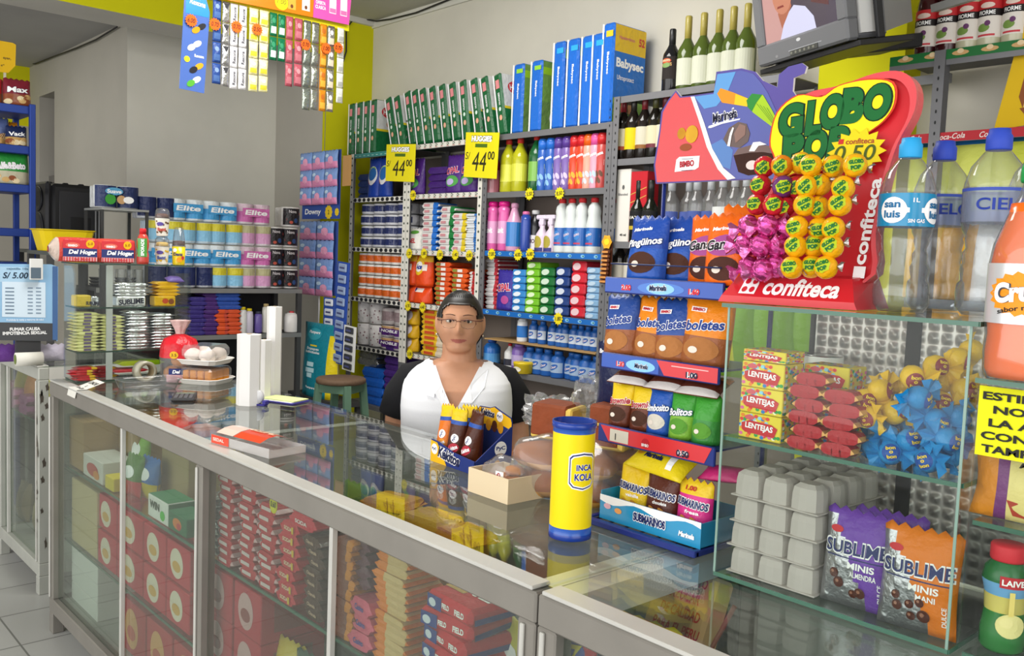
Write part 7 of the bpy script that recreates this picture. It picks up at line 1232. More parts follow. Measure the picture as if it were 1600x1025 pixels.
m = MB(); X = -5.76; m.prism(flat_px(X, [(-20, 60), (20, 67), (25, 70), (24, 103), (13, 114), (-20, 110)]), .003, mat('#e0b41c', 'card'), SX(X)); F_ = SX(X); u0, v0 = flat_px(X, [(8, 112)])[0]; m.box(X-.012, X-.003, u0-.006, u0+.006, zb[0], v0+.03, mat('#c9c2a8')); m.text('ayer,', F_, PX(X, 11, 92).y, PX(X, 11, 92).z, .04, .014, mat('#4a3a10'), .001, .02); m.text('s"', F_, PX(X, 4, 102).y, PX(X, 4, 102).z, .018, .012, mat('#4a3a10'), .001, .02)
tag(m.build('sign_card'), 'yellow speech bubble sign at the left edge above the blue shelf', 'sign')
zt_ = 1.545
for lb, xa_, xb_, ya_, yb_ in (('tall dark metal table under the yellow basin', -5.5, -5.1, 1.36, 1.655), ('tall dark metal table under the black loudspeaker', -6.12, -5.75, 1.46, 1.86)):
    t = thing('metal_table', lb, 'table'); m = MB(); m.box(xa_, xb_, ya_, yb_, zt_-.02, zt_, mat('#5a5f5c', 'metal')); m.build('table_top', t)
    for xx in (xa_, xb_-.03):
        for yy in (ya_, yb_-.03): m = MB(); m.box(xx, xx+.03, yy, yy+.03, 0, zt_-.02, dk_); m.build('leg', t)
m = MB(); pts = flat_px(-5.3, [(52, 358), (145, 360), (138, 396), (62, 393)]); w0 = pts[1][0]-pts[0][0]; yc = (pts[0][0]+pts[1][0])/2; h = pts[0][1]-zt_; V = []; n = 28
for z, k in ((.001, .80), (h*.96, .98), (h, 1.04), (h+.004, 1.04), (h+.004, .97), (.008, .78)):
    for i in range(n): a = 2*PI*(i+.5)/n; c_, s_ = math.cos(a), math.sin(a); q = (abs(c_)**5+abs(s_)**5)**(-1/5); V.append((-5.31+.12*c_*q*k, yc+w0/2*s_*q*k/1.04, zt_+z))
m.add(V, [(j*n+i, j*n+(i+1) % n, (j+1)*n+(i+1) % n, (j+1)*n+i) for j in range(5) for i in range(n)]+[tuple(range(n))[::-1], tuple(5*n+i for i in range(n))], mat('#e0c416', 'plain', .35), False); tag(m.build('basin'), 'yellow plastic basin in front of the black speaker', 'basin')
t = thing('loudspeaker', 'black loudspeaker cabinet in the far room behind the yellow basin', 'speaker'); BK_ = mat('#1c1c1e', 'plain', .5); BK4 = mat('#2b2b2e', 'plain', .45)
sx0, sx1 = -6.10, -5.77; a, b = PX(sx1, 72, 300), PX(sx1, 160, 300); ztop = PX(sx1, 110, 288).z
m = MB(); m.box(sx0, sx1, a.y+.03, b.y, zt_+.001, ztop, BK_, .02); m.box(sx1-.0, sx1+.008, a.y+.07, b.y-.02, zt_+.03, ztop-.04, BK4, .006); m.box(sx1+.007, sx1+.010, a.y+.13, b.y-.07, zt_+.1, zt_+.2, BK_, .002); m.build('cabinet', t)
m = MB(); m.box(sx0+.005, sx1-.005, a.y, a.y+.032, zt_+.001, ztop+.01, BK4, .03); m.build('front_baffle', t)
m = MB(); F_ = FR((sx0+sx1)/2, a.y); m.disc(F_, 0, ztop-.09, .10, .075, BK_, .002, 24); m.lathe([(.10, 0), (.09, .012), (.03, -.02)], BK4, 24, cap=False); m.v = m.v[:25]+[((sx0+sx1)/2+x, a.y-.004-z*.6, ztop-.09+y*.75) for x, y, z in m.v[25:]]; m.build('horn', t)
m = MB(); m.lathe([(.12, 0), (.11, .014), (.03, -.01)], BK4, 24, cap=False); m.v = [((sx0+sx1)/2+x, a.y-.004-z*.6, zt_+.13+y*.8) for x, y, z in m.v]; m.build('woofer', t)
for k in range(3): m = MB(); m.box(sx0+.1, sx0+.13, a.y+.06+.09*k, a.y+.09+.09*k, ztop, ztop+.018, BK_, .004); m.build('foot', t)
m = MB()
for k in range(2): m.box(sx1+.006, sx1+.009, b.y-.045+.02*k, b.y-.037+.02*k, zt_+.02, ztop-.06, mat('#9a9a9c', 'metal'))
m.build('edge_strip', t)
# ================================================================== hanging cards by the yellow wall
YH = 3.2; t = thing('sachet_card', 'hanging blue card of pink and blue softener sachets by the yellow wall', 'sachet card'); a, b = PY(YH, 474, 240), PY(YH, 535, 340); c_ = PY(YH, 548, 242); d_ = PY(YH, 546, 290)
m = MB(); m.box(b.x-.02, c_.x, YH+.004, YH+.008, d_.z, c_.z, mat('#b58a54', 'card')); m.build('cardboard_backing', t)
x0, x1, z1, z0 = a.x, PY(YH, 533, 240).x, a.z, PY(YH, 500, 342).z; m = MB(); m.box(x0, x1, YH, YH+.003, z0, z1, mat('#34509c', 'card')); F_ = FR(0, YH); m.text('Downy', F_, x0+(x1-x0)*.30, z0+.045, .22, .05, wh, .001, .02, .1); m.disc(F_, x0+(x1-x0)*.72, z0+.045, .05, .05, mat('#e6c41c'), .001, 20, star=.15); m.disc(F_, x0+(x1-x0)*.93, z0+.045, .028, .028, mat('#e6c41c'), .001, 16, star=.15); m.text('2', F_, x0+(x1-x0)*.72, z0+.045, .02, .03, mat('#3a3a2a'), .0016); m.build('card', t)
def sach(w, h): mb = MB(); F_ = pillow(mb, w, h, .035, mat('#7aa0d4', 'film'), 8, 8, 3, .06, band=lambda u, v: mat('#d888b0', 'film') if v < .42 else mat('#7898d0', 'film')); mb.disc(F_, .01*(w/.1), h*.45, w*.2, h*.22, mat('#e6a0c0', 'film'), .001, 10, 2); mb.disc(F_, -w*.2, h*.7, w*.15, h*.1, mat('#c0d8ee', 'film'), .001, 10, 2); return mb.build('sachet')
s0 = sach((x1-x0)/3, (z1-z0-.1)/3); first = True
for i in range(3):
    for j in range(3):
        o = s0 if first else s0.copy(); first or COL.objects.link(o); first = False; o.parent = t; o.location = (x0+(x1-x0)*(i+.5)/3, YH-.022, z0+.095+(z1-z0-.1)*j/3)
t2 = thing('sachet_card', 'lower hanging strip of wide softener sachets by the yellow wall', 'sachet card'); zt2_ = PY(YH, 500, 346).z; zb2 = PY(YH, 500, 462).z; m = MB(); m.box(x0+.02, x1-.01, YH-.004, YH-.001, zb2+.01, zt2_, mat('#3a55a0', 'card')); m.build('card', t2)
s1 = sach((x1-x0)*.46, (zt2_-zb2)/4*.98); first = True
for j in range(4):
    for i in range(2):
        o = s1 if first else s1.copy(); first or COL.objects.link(o); first = False; o.parent = t2; o.location = (x0+(x1-x0)*(.27+.46*i), YH-.028, zb2+(zt2_-zb2)*j/4)
m = MB(); m.tube([(x0+.28, YH-.01, zb2+.01), (x0+.285, YH-.012, zb2-.10), (x0+.27, YH-.01, zb2-.34)], .006, mat('#c9c9c9', 'gloss')); m.tube([(x0+.28, YH+.006, z1), (x0+.28, YH+.008, z1+.9), (x0+.28, YH+.02, 3.29)], .002, mat('#8a8a88')); m.build('cord', t2)
def blister(px0, px1, py0, py1, Y, tilt, c1, c2, n, label, name='blister_card'):
    a, b = PY(Y, px0, py0), PY(Y, px1, py1); w, h = abs(b.x-a.x), abs(a.z-b.z); m = MB(); m.box(-w/2, w/2, 0, .003, -h, 0, mat(c1, 'gloss')); F_ = FR()
    for k in range(n): z = -h*(k+.5)/n; m.box(-w*.32, w*.32, -.012, 0, z-h/n*.36, z+h/n*.36, mat(c2, 'gloss'), .006); m.grid(FR(0, -.012), -w*.2, w*.2, z-.006, z+.006, mat('#4a4f78'), .001)
    tag(m.build(name, None, ((a.x+b.x)/2, Y, a.z), (0, tilt, 0)), label, 'hanging card')
blister(506, 524, 464, 512, 3.12, .0, '#3a58a8', '#d9dde4', 3, 'blue and white hanging card above the teal diaper pack'); blister(528, 543, 409, 572, 3.08, .07, '#2f4fa4', '#8fa0c0', 9, 'long blue blister strip hanging above the wooden stool'); blister(538, 555, 508, 582, 3.05, .05, '#e2e2de', '#3a3c40', 5, 'white strip with dark blisters hanging above the wooden stool')
# teal diaper pack on a low bench, stool
tb = thing('low_bench', 'dark low bench under the teal diaper pack', 'bench'); m = MB(); m.box(-5.6, -4.95, 3.02, 3.22, .60, .63, dk_); m.build('seat', tb)
for xx in (-5.59, -5.0):
    for yy in (3.03, 3.18): m = MB(); m.box(xx, xx+.03, yy, yy+.03, 0, .60, dk_); m.build('leg', tb)
a, b = PY(3.03, 465, 512), PY(3.03, 517, 512); w = b.x-a.x; h = PY(3.03, 490, 506).z-.63; mb = MB(); F_ = pillow(mb, w, h, .13, mat('#1d8496', 'bag'), 12, 14, 5, .03, True, zig=False, band=lambda u, v: mat('#e6cf1e', 'bag') if u > w*.30 and u < w*.47 and v < .85 else mat('#1d8496', 'bag'))
mb.disc(F_, -w*.12, h*.85, w*.22, h*.08, mat('#3aa0b0'), .001, 18, 2); mb.text('Pampers', F_, -w*.12, h*.87, w*.34, h*.05, wh, .002, .03, .1); mb.text('Empaques\nIndividuales', F_, -w*.08, h*.63, w*.44, h*.08, wh, .002, .02); mb.grid(F_, -w*.18, w*.04, h*.685, h*.705, mat('#e6c81e'), .0016)
for z, q in ((.44, .20), (.36, .26), (.29, .16)): mb.grid(F_, -w*.1-w*q/2, -w*.1+w*q/2, h*z-h*.03, h*z+h*.03, mat('#bfe0e6'), .0016, 3, 1)
mb.text('Pampers', F_, -w*.05, h*.12, w*.3, h*.04, wh, .002, .03, .1); mb.v = [(x, y+.06, z) for x, y, z in mb.v]; tag(mb.build('diaper_pack', None, ((a.x+b.x)/2, 3.03, .631)), 'teal and yellow diaper pack standing behind the counter, left of the stool', 'diapers')
p = PY(2.6, 533, 590); t = thing('stool', 'worn wooden stool with green painted legs behind the counter', 'stool', (p.x, 2.6, 0), .5); zs_ = p.z; m = MB(); m.lathe([(.125, zs_-.03), (.135, zs_-.025), (.135, zs_-.006), (.128, zs_)], mat('#6a5442', 'food'), 24); m.build('seat', t); GN = mat('#5c7a66', 'paper')
for sx in (-1, 1):
    for sy in (-1, 1): m = MB(); m.tube([(sx*.085, sy*.085, zs_-.03), (sx*.15, sy*.15, 0)], [.026, .024], GN, 4, smooth=False); m.build('leg', t)
for z in (.25, .55):
    k = .15-.065*z/zs_; m = MB()
    for q in ((1, 0), (0, 1)):
        for s in (-1, 1): m.box(*( (-k, k, s*k-.01, s*k+.01) if q[0] else (s*k-.01, s*k+.01, -k, k)), z, z+.035, GN)
    m.build('stretcher', t)
m = MB(); m.box(-.1, .1, -.1, .1, zs_-.075, zs_-.03, GN); m.build('apron', t)
# ================================================================== sachet strips hung from the yellow bar
XS = -4.2; zl = PX(XS, 440, 20.5).z
yl0, yl1 = PX(XS, 250, 0).y, PX(XS, 547, 0).y
t = thing('hanging_bar', 'yellow hanging bar across the ceiling carrying the sachet strips', 'bar'); m = MB(); m.box(XS-.02, XS-.004, yl0, yl1, zl-.012, zl+.03, mat('#dcd41a')); m.build('bar', t)
for yy in (yl0+.1, (yl0+yl1)/2+.3): m = MB(); m.tube([(XS-.012, yy, zl+.03), (XS-.012, yy, 3.3)], .002, mat('#8a8a86')); m.build('cord', t)
def ztop(px): return zl-.004
def strip(px0, px1, py1, n, c, kind, label, art=None, name='sachet_strip'):
    a, b = PX(XS, px0, 100), PX(XS, px1, 100); q = PX(XS, (px0+px1)/2, py1); w = b.y-a.y; h = (ztop(0)-q.z); hh = h/n; mb = MB(); m_ = mat(c, kind)
    for k in range(n):
        s = MB(); F_ = pillow(s, w*.94, hh*.97, .012, m_, 6, 6, k+3, .1, zig=False); 
        if art: art(s, F_, w, hh)
        mb.T = Matrix.Translation((0, 0, -h+hh*k)); off = len(mb.v); mb.v += [tuple(mb.T @ Vector(v)) for v in s.v]; mb.f += [tuple(off+i for i in f) for f in s.f]; mb.m += [mb.mi(s.mats[i]) for i in s.m]; mb.s += s.s
    mb.T = None; return tag(mb.build(name, None, (XS, (a.y+b.y)/2, ztop(0)), (0, 0, R90)), label, 'sachet strip')
def art_rex(s, F_, w, h): s.text('Rexona', F_, 0, h*.5, h*.62, w*.4, mat('#3a3a44'), .001, .02, 0, PI/2)
def art_two(c1, c2): 
    def f(s, F_, w, h): s.grid(F_, -w*.35, w*.35, h*.12, h*.4, mat(c1), .001, 3, 2); s.disc(F_, 0, h*.65, w*.25, h*.12, mat(c2), .001, 10, 2)
    return f
def art_tri(s, F_, w, h): s.poly(F_, [(-w*.4, h*.88), (w*.4, h*.88), (w*.05, h*.6)], mat('#2a2a2e'), .0025)
strip(331, 345, 131, 4, '#2c4a8c', 'film', 'navy sachet strip next to the blue deodorant card', art_two('#46679f', '#7a94c0')); strip(346, 358, 135, 4, '#cfcfd0', 'foil', 'silver sachet strip with black triangles', art_tri); strip(358.5, 371, 139, 4, '#e6e4e6', 'film', 'left one of two white lettered sachet strips', art_rex); strip(372, 385, 140, 4, '#e6e4e6', 'film', 'right one of two white lettered sachet strips', art_rex)
strip(388, 403, 143, 5, '#e6dfa8', 'film', 'left one of two cream and yellow sachet strips', art_two('#c9c23a', '#efe9cf')); strip(404, 419, 144, 5, '#e6dfa8', 'film', 'right one of two cream and yellow sachet strips', art_two('#c9c23a', '#efe9cf')); strip(420, 432, 94, 2, '#176a44', 'film', 'left one of two short green sachet strips', art_two('#cfe0d4', '#2f8a60')); strip(433, 445, 96, 2, '#176a44', 'film', 'right one of two short green sachet strips', art_two('#cfe0d4', '#2f8a60'))
strip(445.5, 457, 135, 3, '#a8505c', 'film', 'left one of two dusty red sachet strips', art_two('#b86a74', '#c98a90')); strip(459, 472, 135, 3, '#a8505c', 'film', 'right one of two dusty red sachet strips', art_two('#b86a74', '#c98a90')); strip(473, 485, 172, 4, '#a9b2a8', 'foil', 'left one of two long silver sachet strips', None); strip(486, 498, 172, 4, '#b2b6ac', 'foil', 'right one of two long silver sachet strips', None); strip(499, 510, 174, 4, '#c9801c', 'film', 'long orange sachet strip', art_two('#e0a83a', '#b8641c')); strip(511, 522, 175, 4, '#b9b6b0', 'foil', 'long silver strip joined to the orange one', art_two('#d8c8b0', '#e6e0d6')); strip(526, 537, 161, 5, '#dcdcd2', 'film', 'white sachet strip at the right end near the yellow wall', art_two('#a9a9a4', '#c9c9c4'))
m = MB(); F_ = SX(XS+.006); po = flat_px(XS+.006, [(292, -30), (318, -18), (328, 20), (319, 146), (280, 138), (288, 0)]); m.prism(po, .003, mat('#4c6ab0', 'gloss'), F_)
def pt(x, y): q = PX(XS+.006, x, y); return q.y, q.z
m.poly(F_, [pt(291, -28), pt(317, -16), pt(327, 18), pt(326, 28), pt(290, 20)], mat('#2a86d0', 'gloss'), .001); u, v = pt(309, 5); m.text('Rexona', F_, u, v, .075, .024, wh, .0016, .02, .1, -.1)
for x, y, c1, c2 in ((310, 45, '#2a2a30', '#c9941c'), (303, 72, '#e4e4e6', '#d4d6da'), (306, 107, '#d8a02a', '#2a2a30'), (302, 128, '#e0e6d8', '#58a83a')):
    u, v = pt(x, y); m.disc(F_, u+.015, v+.012, .024, .013, mat(c1, 'gloss'), .0016, 12, rot=.6); m.disc(F_, u-.012, v-.008, .022, .014, mat(c2, 'gloss'), .002, 12, rot=.6)
u, v = pt(292, 92); m.disc(F_, u, v, .014, .014, mat('#e6d21c'), .0016, 14); u, v = pt(311, 88); m.text('Rexona', F_, u, v, .045, .014, wh, .0016, .02); tag(m.build('deodorant_card'), 'tall blue deodorant card hanging at the left of the sachet strips', 'hanging card')
def splat(px, py, s, txt, label, c='#e8651c'): q = PX(XS+.03, px, py); m = MB(); n = 14; m.prism([(s*(1 if i % 2 == 0 else .8)*math.cos(PI*i/n), s*(1 if i % 2 == 0 else .8)*math.sin(PI*i/n)) for i in range(2*n)], .001, mat(c, 'paper'), FR()); m.text(txt, FR(), 0, 0, s*1.2, s*.7, mat('#3a1f10'), .001, .01, .2); tag(m.build('price_tag', None, (XS+.016, q.y, q.z), (0, 0, R90)), label, 'price tag', 'orange price splats')
for px, py, tx_, lb in ((301, 31, '6.00', 'the tall blue deodorant card'), (338, 37, '0.70', 'the navy sachet strip'), (372, 41, '0.70', 'the white lettered sachets'), (404, 45, '0.50', 'the cream and yellow sachets'), (480, 69, '0.70', 'the long silver sachets'), (512, 75, '1.00', 'the long orange sachets'), (531, 74, '0.70', 'the white strip near the yellow wall')): splat(px, py, .030, tx_, f'orange price splat stuck on {lb}')
XK = XS+.02
def banner(name, pts, c, label, deco):
    m = MB(); F_ = SX(XK); m.prism(flat_px(XK, pts), .004, mat(c, 'gloss'), F_); deco(m, F_); tag(m.build(name), label, 'banner')
def pk(x, y): q = PX(XK, x, y); return q.y, q.z
def d1(m, F_):
    u, v = pk(440, 4); m.disc(F_, u, v, .036, .036, mat('#ecdc14'), .001, 20); m.text('1.00', F_, u, v+.004, .05, .022, mat('#6a5a1c'), .0016, .0, .2); 
    for x, y in ((456, 6), (478, 8)): u, v = pk(x, y); m.grid(F_, u-.022, u+.022, v-.028, v+.06, mat('#e8a03a' if x < 470 else '#efe6da'), .001); m.disc(F_, u, v-.012, .008, .010, mat('#6a3a1c'), .0016, 10)
def d2(m, F_):
    for x, y in ((520, 9), (537, 13)): u, v = pk(x, y); m.grid(F_, u-.02, u+.02, v-.04, v+.05, mat('#efe9ee'), .001); m.grid(F_, u-.018, u+.018, v-.036, v-.014, mat('#d070a8'), .0016)
    u, v = pk(501, 8); m.text('OFERTA\nCLASICA', F_, u, v, .06, .04, wh, .001, .02)
banner('banner', [(330, -45), (491, -12), (489, 27), (340, -3)], '#e8781a', 'orange promotion banner above the sachet strips, with a yellow price disc', d1); banner('banner', [(491.5, -14), (549, -2), (545, 39), (489.5, 27)], '#d856a8', 'pink promotion banner at the right end of the yellow bar', d2)
# ================================================================== television on its bracket
q = PY(2.95, 1250, 86); tv = thing('television', 'grey tube television tilted forward on a bracket at the top right', 'television', (q.x, q.y, q.z), (.20, 0, -.385)); TG = mat('#6f7073', 'plain', .4); w, h = .50, .42
m = MB(); fr = .05
m.box(-w/2, w/2, 0, .05, 0, .075, TG, .008); m.box(-w/2, w/2, 0, .05, h-.04, h, TG, .008); m.box(-w/2, -w/2+fr, 0.001, .05, .07, h-.035, TG, .006); m.box(w/2-fr, w/2, 0.001, .05, .07, h-.035, TG, .006); m.build('bezel', tv)
m = MB(); m.box(-w/2+.01, w/2-.01, .05, .18, .005, h-.005, TG, .01); V = [(-w/2+.02, .18, .02), (w/2-.02, .18, .02), (w/2-.02, .18, h-.02), (-w/2+.02, .18, h-.02), (-w/4, .40, .06), (w/4, .40, .06), (w/4, .40, h-.12), (-w/4, .40, h-.12)]; m.add(V, [(0, 1, 5, 4), (1, 2, 6, 5), (2, 3, 7, 6), (3, 0, 4, 7), (4, 5, 6, 7)], mat('#8a8b8c')); m.box(w/2-.012, w/2+.002, .055, .15, .02, h-.02, mat('#d6d6d4')); m.build('housing', tv)
def screen():
    def em(c):
        k = ('em', c)
        if k in _M: return _M[k]
        m_ = bpy.data.materials.new('screen_'+c.strip('#')); m_.use_nodes = True; b = m_.node_tree.nodes['Principled BSDF']; b.inputs['Base Color'].default_value = (0.01, .01, .01, 1); b.inputs['Roughness'].default_value = .15; b.inputs['Emission Color'].default_value = lin(c); b.inputs['Emission Strength'].default_value = .75; _M[k] = m_; return m_
    m = MB(); F_ = FR(0, .012); x0, x1, z0, z1 = -w/2+fr, w/2-fr, .075, h-.04; m.grid(F_, x0, x1, z0, z1, em('#c99a94'), 0); W_, H_ = x1-x0, z1-z0; g = lambda u, v: (x0+u*W_, z0+v*H_)
    m.poly(F_, [g(.36, .0), g(1, 0), g(1, 1), (g(.36, 1))], em('#4a4050'), .001); m.poly(F_, [g(.5, .45), g(.66, .45), g(.66, 1), g(.48, 1)], em('#8a3f34'), .0016); m.poly(F_, [g(.68, .3), g(.9, .2), g(.95, .9), g(.72, 1)], em('#5a2c34'), .0016)
    m.poly(F_, [g(.22, 0), g(.72, 0), g(.70, .14), g(.6, .28), g(.45, .34), g(.32, .24)], em('#d4d4ee'), .002); m.poly(F_, [g(.26, .12), g(.42, .34), g(.40, .45), g(.28, .42), g(.22, .3)], em('#b06a50'), .0024); a, b = g(.30, .52); m.disc(F_, a, b, W_*.14, H_*.24, em('#c98468'), .0028, 20); m.poly(F_, [g(.13, .55), g(.2, .5), g(.27, .58), g(.3, .8), g(.16, .85)], em('#5a4a44'), .0032); m.disc(F_, *g(.44, .56), W_*.025, H_*.05, em('#c07a60'), .0032, 10); m.poly(F_, [g(.16, .66), g(.44, .66), g(.45, .85), g(.3, .95), g(.18, .88)], em('#2a2226'), .0036); m.disc(F_, *g(.24, .54), W_*.015, H_*.015, em('#241a18'), .004, 8); m.poly(F_, [g(.22, .36), g(.32, .36), g(.31, .385), g(.23, .385)], em('#8a3a34'), .004); return m
screen().build('screen', tv)
m = MB(); F_ = FR(0, 0); m.disc(F_, 0, .055, .012, .006, mat('#c9c9cc'), .001, 14); m.grid(F_, -.06, .12, .024, .026, mat('#b9bac0'), .001); m.box(-.05, .1, -.004, 0, .006, .024, mat('#4a4b48'), .001)
for k in range(6): m.disc(FR(0, -.004), -.04+.024*k, .015, .006, .005, mat('#7a7a70'), .001, 8)
m.disc(F_, -.13, .02, .008, .005, mat('#8a8a8c'), .001, 10); m.build('control_panel', tv)
tb = thing('tv_bracket', 'black metal bracket holding the television to the yellow pillar', 'bracket', (q.x, q.y, q.z), (.20, 0, -.385)); m = MB()
m.box(-w/2-.02, w/2+.03, .02, .25, -.025, -.006, DK, .003); m.box(-.05, .05, .25, .40, -.025, -.006, DK, .003); m.build('tray', tb)
for s in (-1, 1): m = MB(); xx = s*(w/2+.022); m.box(xx-.008, xx+.008, .10, .13, -.005, h+.12, DK, .003); m.build('side_bar', tb)
m = MB(); m.box(-.03, .03, .36, .72, -.02, .03, DK, .003); m.build('wall_arm', tb)
m = MB(); m.box(.27, .42, .34, .38, .06, .085, mat('#8d8d8a', 'metal')); 
m.build('cable_box', tb)
# ================================================================== the woman behind the counter
WY = 2.05; hp = PY(WY, 719, 503); WX, HZ = hp.x, hp.z-.004          # head centre
wt = thing('person', 'woman in a white sleeveless overcoat, black shirt and glasses standing behind the counter', 'person', (WX, WY, 0), .84); BS = .94
SK = mat('#c69273', 'skin'); LIP = mat('#a9645a', 'skin'); HAIR = mat('#17130f', 'gloss', .42); WCL = mat('#e9eaee', 'cloth'); BCL = mat('#17171a', 'cloth'); TRO = mat('#2a2c36', 'cloth')
def gs(p, c, s): return math.exp(-sum(((a-b)/q)**2 for a, b, q in zip(p, c, s)))
def head_pt(d, off=0):
    x, y, z = d; P_ = [x*.079, y*.098, z*.113]
    if z < 0: k = 1-.125*(-z)**2.2; P_[0] *= k; P_[1] *= 1-.10*(-z)**2
    P_[0] *= 1+.07*math.exp(-((z+.32)/.35)**2)
    if y < 0: P_[1] *= .93
    q = (P_[0], 0, P_[2]); f = -1 if y < 0 else 0
    if f:
        e = 0
        e += .023*gs(q, (0, 0, -.022), (.012, 1, .018))+.010*gs(q, (0, 0, .004), (.010, 1, .026))+.007*(gs(q, (.012, 0, -.028), (.008, 1, .009))+gs(q, (-.012, 0, -.028), (.008, 1, .009)))
        e += -.008*(gs(q, (.032, 0, .012), (.017, 1, .011))+gs(q, (-.032, 0, .012), (.017, 1, .011)))+.004*(gs(q, (.032, 0, .032), (.024, 1, .008))+gs(q, (-.032, 0, .032), (.024, 1, .008)))
        e += .007*(gs(q, (.044, 0, -.028), (.02, 1, .02))+gs(q, (-.044, 0, -.028), (.02, 1, .02)))+.006*gs(q, (0, 0, -.058), (.028, 1, .014))+.007*gs(q, (0, 0, -.095), (.022, 1, .016))
        e += -.006*gs(q, (0, 0, -.0585+.10*abs(P_[0])), (.027, 1, .0028))-.003*gs(q, (0, 0, -.076), (.022, 1, .006))+.003*gs(q, (0, 0, -.0515), (.017, 1, .005))+.004*gs(q, (0, 0, -.0665), (.016, 1, .005))
        P_[1] -= e
    n = Vector(d); return Vector(P_)+n*off
def head_grid(off, nu=72, nv=54):
    V = []
    for j in range(nv+1):
        t = PI*j/nv
        for i in range(nu): a = 2*PI*i/nu; V.append(head_pt((math.sin(t)*math.sin(a), -math.sin(t)*math.cos(a), math.cos(t)), off))
    return V
hb = MB(); nu, nv = 72, 54; V = [v+Vector((0, 0, HZ)) for v in head_grid(0)]
hb.add(V, [(j*nu+i, (j+1)*nu+i, (j+1)*nu+(i+1) % nu, j*nu+(i+1) % nu) for j in range(nv) for i in range(nu)], SK)
for s in (-1, 1): hb.ell((s*.083, .012, HZ-.002), (.010, .018, .032), SK, 12, 10); hb.ell((s*.080, .010, HZ-.03), (.007, .008, .010), SK, 10, 8)
TOR = [(z, a*BS, b, y) for z, a, b, y in [(.62, .165, .125, 0), (.74, .19, .145, 0), (.86, .20, .15, 0), (.97, .19, .145, -.005), (1.06, .198, .155, -.012), (1.13, .195, .14, -.005), (1.175, .178, .105, .0), (1.205, .135, .078, .005), (1.225, .085, .064, .008)]]
def loft(mb, secs, m, n=40, add=0, skip=None, e=2.6, cap=True, wr=0):
    V = []
    for z, a, b, yc in secs:
        for i in range(n):
            t = 2*PI*i/n; c, s = math.sin(t), -math.cos(t); k = (abs(c)**e+abs(s)**e)**(-1/e); q = 1+wr*math.sin(7*t+z*11)*(1.3-z)
            V.append(((a+add)*c*k*q, yc+(b+add)*s*k*q, z))
    F = []
    for j in range(len(secs)-1):
        for i in range(n):
            k = (i+1) % n; f = (j*n+i, j*n+k, (j+1)*n+k, (j+1)*n+i)
            ct = [sum(V[q][x] for q in f)/4 for x in range(3)]
            if not (skip and skip(*ct)): F.append(f)
    if cap: F += [tuple(range(n))[::-1], tuple((len(secs)-1)*n+i for i in range(n))]
    return mb.add(V, F, m, True)
loft(hb, TOR, SK)
nz = HZ-.055; hb.tube([(0, .012, 1.17), (0, .010, 1.21), (0, .006, 1.25), (0, .004, nz+.02)], [.092, .070, .062, .062], SK, 20); hb.ell((0, -.042, nz-.028), (.046, .04, .026), SK, 16, 10)
def limb(pts, r, seg=14): hb.tube(pts, r, SK, seg)
for s in (-1, 1):
    limb([(s*.13, .005, 1.165), (s*.172, .005, 1.14), (s*.208, .01, 1.05), (s*.225, .015, .955), (s*.225, -.03, .86), (s*.219, -.075, .775), (s*.216, -.085, .755)], [.055, .058, .052, .043, .041, .030, .028])
    hb.ell((s*.214, -.10, .715), (.020, .036, .046), SK, 14, 10)
    for k, (dy, L_) in enumerate(((-.030, .066), (-.012, .076), (.006, .072), (.022, .058))):
        y = -.10+dy; limb([(s*.213, y, .685), (s*.210, y-.006, .685-L_*.45), (s*.204, y-.008, .685-L_*.8), (s*.198, y-.006, .685-L_)], [.0095, .009, .0082, .007], 8)
    limb([(s*.206, -.128, .73), (s*.196, -.146, .705), (s*.188, -.150, .675)], [.011, .010, .0085], 8)
    limb([(s*.085, 0, .66), (s*.09, .0, .42), (s*.085, .01, .24), (s*.08, .015, .08)], [.10, .068, .056, .042]); hb.ell((s*.085, -.045, .034), (.042, .115, .034), SK, 16, 10)
o = hb.build('body'); bpy.context.view_layer.update()
rm = o.modifiers.new('r', 'REMESH'); rm.mode = 'VOXEL'; rm.voxel_size = .0045; rm.use_smooth_shade = True; sm = o.modifiers.new('s', 'SMOOTH'); sm.factor = .5; sm.iterations = 3
me = bpy.data.meshes.new_from_object(o.evaluated_get(bpy.context.evaluated_depsgraph_get())); o.modifiers.clear(); o.data = me; o.parent = wt
me.materials.clear(); me.materials.append(SK); me.materials.append(LIP)
for p in me.polygons:
    c = p.center; z = c.z-HZ; p.use_smooth = True
    p.material_index = 1 if (c.y < -.07 and abs(c.x) < .029 and abs(z+.0588-.10*abs(c.x)) < .0085*(1-(abs(c.x)/.030)**2)) else 0
h_ = MB(); V = [v+Vector((0, 0, HZ)) for v in head_grid(.0075)]; V2 = [v+Vector((0, 0, HZ)) for v in head_grid(.001)]; F = []
def hairy(c):
    x, y, z = c.x, c.y, c.z-HZ; return y > .022 and z > -.085 or z > .074-13*max(0, abs(x)-.022)**2-max(0, y)*1.5 and not (y < .004 and z < .012) or abs(x) > .066 and z > .018
keep = [(j, i) for j in range(nv) for i in range(nu) if hairy((V[j*nu+i]+V[(j+1)*nu+(i+1) % nu])/2)]
ks = set(keep)
for j, i in keep:
    k = (i+1) % nu; F.append((j*nu+i, (j+1)*nu+i, (j+1)*nu+k, j*nu+k))
    for (dj, di, a, b) in ((0, -1, (j, i), (j+1, i)), (0, 1, (j, k), (j+1, k)), (1, 0, (j+1, i), (j+1, k)), (-1, 0, (j, i), (j, k))):
        if (j+dj, (i+di) % nu) not in ks: p_, q_ = a[0]*nu+a[1], b[0]*nu+b[1]; F.append((p_, q_, len(V)+q_, len(V)+p_))
h_.add(V+V2, F, HAIR, True); h_.ell((0, .105, HZ+.03), (.045, .035, .045), HAIR, 18, 12); 
